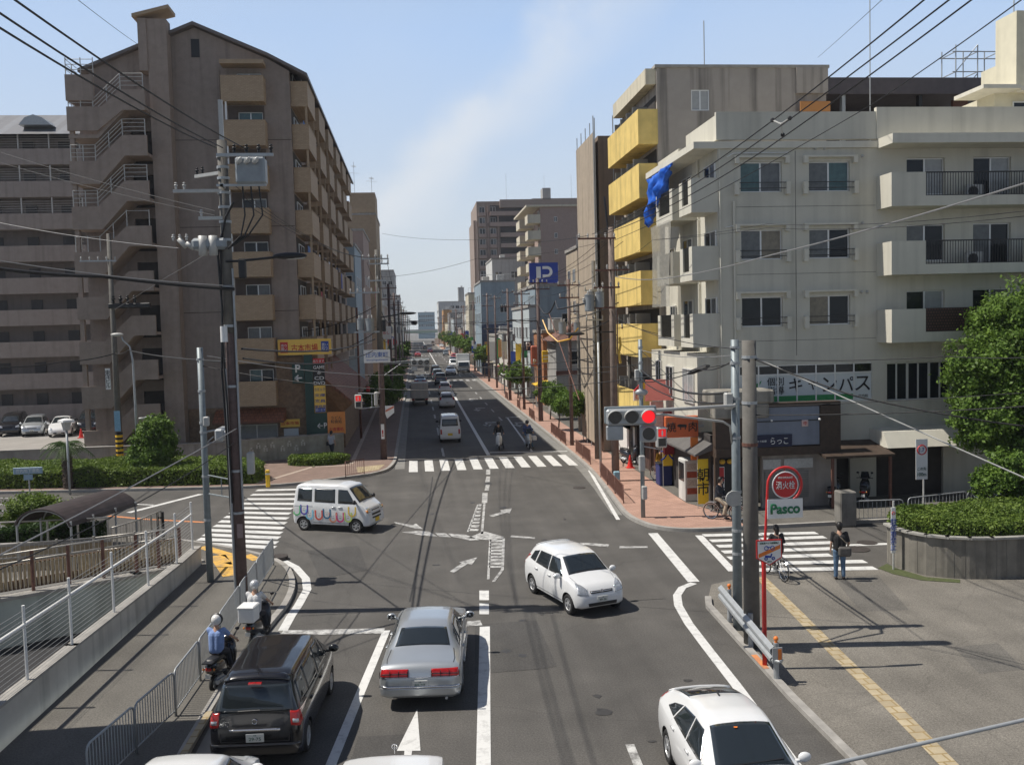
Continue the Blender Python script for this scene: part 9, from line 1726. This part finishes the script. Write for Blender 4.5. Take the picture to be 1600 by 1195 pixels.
# right: three heavy lines rising to the top right
for e,s in (((1200,194),(1444,0)),((1200,211),(1483,0)),((1200,231),(1518,0))):
    sl=(s[1]-e[1])/(s[0]-e[0]); q=(s[0]+260,s[1]+sl*260); wire('black overhead line, one of three parallel ones rising to the top right corner',[yp(*q,11.5),yp(*s,14.3),yp(*e,24.5),(x4-.9+.3*(e[1]-200)/20,y4-.2,12.35)],.016,[.02,.03,.25],grp='three lines at the top right')
sp_=yp(1207,188,24.2); t=thing('line_spacer',sp_,'white spacer joining the three top right lines','spacer'); q2=yp(1234,185,23.2); q3=yp(1223,211,24); part('arms',MB().tube([sp_,(sp_+q2)/2+Vector((0,0,-.12)),q2],.02,6).tube([(sp_+q2)/2+Vector((0,0,-.1)),q3],.02,6),M['porcelain'],t); kb_=MB(); [kb_.sph(q,.06,8,6) for q in (sp_,q2,q3)]; part('clamps',kb_,M['black'],t)
wire('thin wire leaving the top edge left of the tall mast',[yp(1400,-20,20),yp(1278,90,46)],.008,.02); wire('thin dark line from the top right corner down past the cream tower',[yp(1680,-60,12),yp(1596,0,14),yp(1360,165,24),(x4,y4,12.0)],.012,[.02,.03,.2])
wire('grey twisted service cable crossing the beige building balconies',[yp(1680,268,16),yp(1600,287,17),yp(1200,400,26),yp(1060,432,36),(x4+.1,y4,10.3)],.020,[.01,.05,.05,.15],M['cable_grey'])
for i,q in enumerate(((1600,330),(1600,338))): wire('fine wire crossing the beige building above the third-floor windows',[yp(*q,16),yp(1200,350+6*i,26),yp(1020,375,38),(x4,y4,10.8)],.007,[.12,.05,.1],grp='fine wires across the beige building')
wire('bright steel stay wire sloping right from the concrete pole top',[(xc,yc,7.15),yp(1600,746,17.5),yp(1700,790,16.5)],.016,.01,M['steel_white']); wire('dark cable drooping right from the concrete pole across the cram school sign',[(xc,yc,7.1),yp(1330,617,19.5),yp(1480,648,18.3),yp(1640,670,17.4)],.018,.02)
wire('thin dark wire running right from the concrete pole under the lowest balcony',[(xc,yc,7.05),yp(1480,557,18.3),yp(1700,552,16)],.010,.06); wire('pair of dark wires crossing the cram school lettering, upper',[(xc,yc,5.9),yp(1700,606,16.5)],.008,.05); wire('pair of dark wires crossing the cram school lettering, lower',[(xc,yc,5.7),yp(1700,628,16.5)],.013,.08)
# stay wires of the brown pole to the bottom left
wire('pale stay rope sloping from the brown pole to the left edge, upper',[yp(372,668,p1.y),yp(-60,897,14)],.016,.05,M['cable_grey']); wire('pale stay rope sloping from the brown pole to the left edge, lower',[yp(368,690,p1.y),yp(-60,915,14)],.012,.2,M['cable'])
# lines along the far street
RP=[(9.75,45.3),(10.05,75.3),(9.8,97.6),(10.3,132),(10.4,165),(10.4,198),(10.4,235),(10.4,280),(10.4,340)]
for k,(dx,z_,r_) in enumerate(((-.6,12.0,.014),(.0,12.1,.014),(.6,12.0,.014),(-.3,10.7,.016),(.3,9.0,.03))): wire('line strung from pole to pole along the right side of the far street',[(x+dx,y,z_-(.3 if i else 0)) for i,(x,y) in enumerate(RP)],r_,.5,grp='lines along the right row of poles',n=8)
LP_=[(x3,y3),(-2.3,86),(-2.3,108),(-2.3,135),(-2.3,165),(-2.3,200),(-2.3,240),(-2.3,300),(-2.3,380)]
for k,(dx,z_,r_) in enumerate(((-.6,12.0,.014),(.0,12.1,.014),(.6,12.0,.014),(.1,9.2,.03))): wire('line strung from pole to pole along the left side of the far street',[(x+dx,y,z_-(.3 if i else 0)) for i,(x,y) in enumerate(LP_)],r_,.5,grp='lines along the left row of poles',n=8)
for i,(ya,za,yb2,zb) in enumerate(((75.3,8.6,86,9),(97.6,7.5,108,7.8),(132,9,135,9))): wire(['nearest','middle','farthest'][i]+' of three cables crossing the far street between the pole rows',[(10,ya,za),(-2.3,yb2,zb)],.02,.5)
# more cable clutter near the transformer pole and along the left row
for i,(a,b,z0,z1,sg_,r_) in enumerate((((x4,y4),(10.05,75.3),8.2,8.0,.7,.03),((x4+.2,y4),(10.05,75.3),7.4,7.2,.9,.025),((x4,y4),(12.5,62),7.8,5.6,.3,.015),((x4,y4),(12.6,50),7.0,5.0,.2,.015),((x4,y4),(12.2,57),9.2,7.0,.4,.015),((x4,y4),(12.9,44),8.2,7.2,.15,.015),((10.05,75.3),(12.3,84),7.5,5.5,.3,.02),((10.05,75.3),(12.4,101),8.0,7,.5,.02),((9.8,97.6),(12.3,108),7.5,5.5,.3,.025))): wire(['heavy','second heavy','slim','short','longer','taut','drooping','long drooping','farthest'][i]+' service cable hanging over the right pavement',[(*a,z0),(*b,z1)],r_,sg_)
for i,(a,b,z0,z1,sg_) in enumerate((((x3,y3),(-6.9,66),8.0,6.5,.4),((x3,y3),(-7.2,62),9.5,8,.3),((x3,y3),(-2.3,86),7.2,7.0,.7),((x3,y3),(-2.3,86),8.0,7.8,.9),((-2.3,108),(-6.6,112),9,8,.2))): wire(['short','taut','heavy lower','heavy upper','far'][i]+' service cable at the left far pole row',[(*a,z0),(*b,z1)],.025,sg_)
# loops of service cable by the transformers
wire('black looped service cables between the thick brown pole and the transformer pole',[(10.05,75.3,9.8),yp(868,470,62),yp(872,483,55),(x4-.6,y4,9.2)],.05,[.9,.1,.05])
wire('black and yellow striped guard hose sagging left of the transformer pole',[yp(848,500,62),yp(856,520,61),yp(872,534,60),yp(890,530,58),yp(903,513,56)],.05,.0,mat('striped_hose',(.75,.42,.05),.5,var=.5,scale=2.5))
wire('brown stay wire slanting behind the round-headed trees',[yp(858,490,66),yp(905,625,50)],.03,0,M['rust'])
# ================================================================== HAZE
hzb=solo('haze',MB().box((-1000,-80,-3.6),(1000,900,60)),None,kind='stuff') if False else None
me=MB().box((-1050,-90,-3.7),(1050,1500,60)).mesh('haze',[]); hm=bpy.data.materials.new('thin_haze'); hm.use_nodes=True; hn=hm.node_tree; hn.nodes.remove(hn.nodes['Principled BSDF']); pv=hn.nodes.new('ShaderNodeVolumePrincipled'); pv.inputs['Color'].default_value=(.86,.91,1,1); pv.inputs['Density'].default_value=.00025; pv.inputs['Anisotropy'].default_value=.2; hn.links.new(pv.outputs[0],hn.nodes['Material Output'].inputs['Volume']); me.materials.append(hm); hz_o=ob('haze',me); hz_o['kind']='stuff'
hm.cycles.homogeneous_volume=True
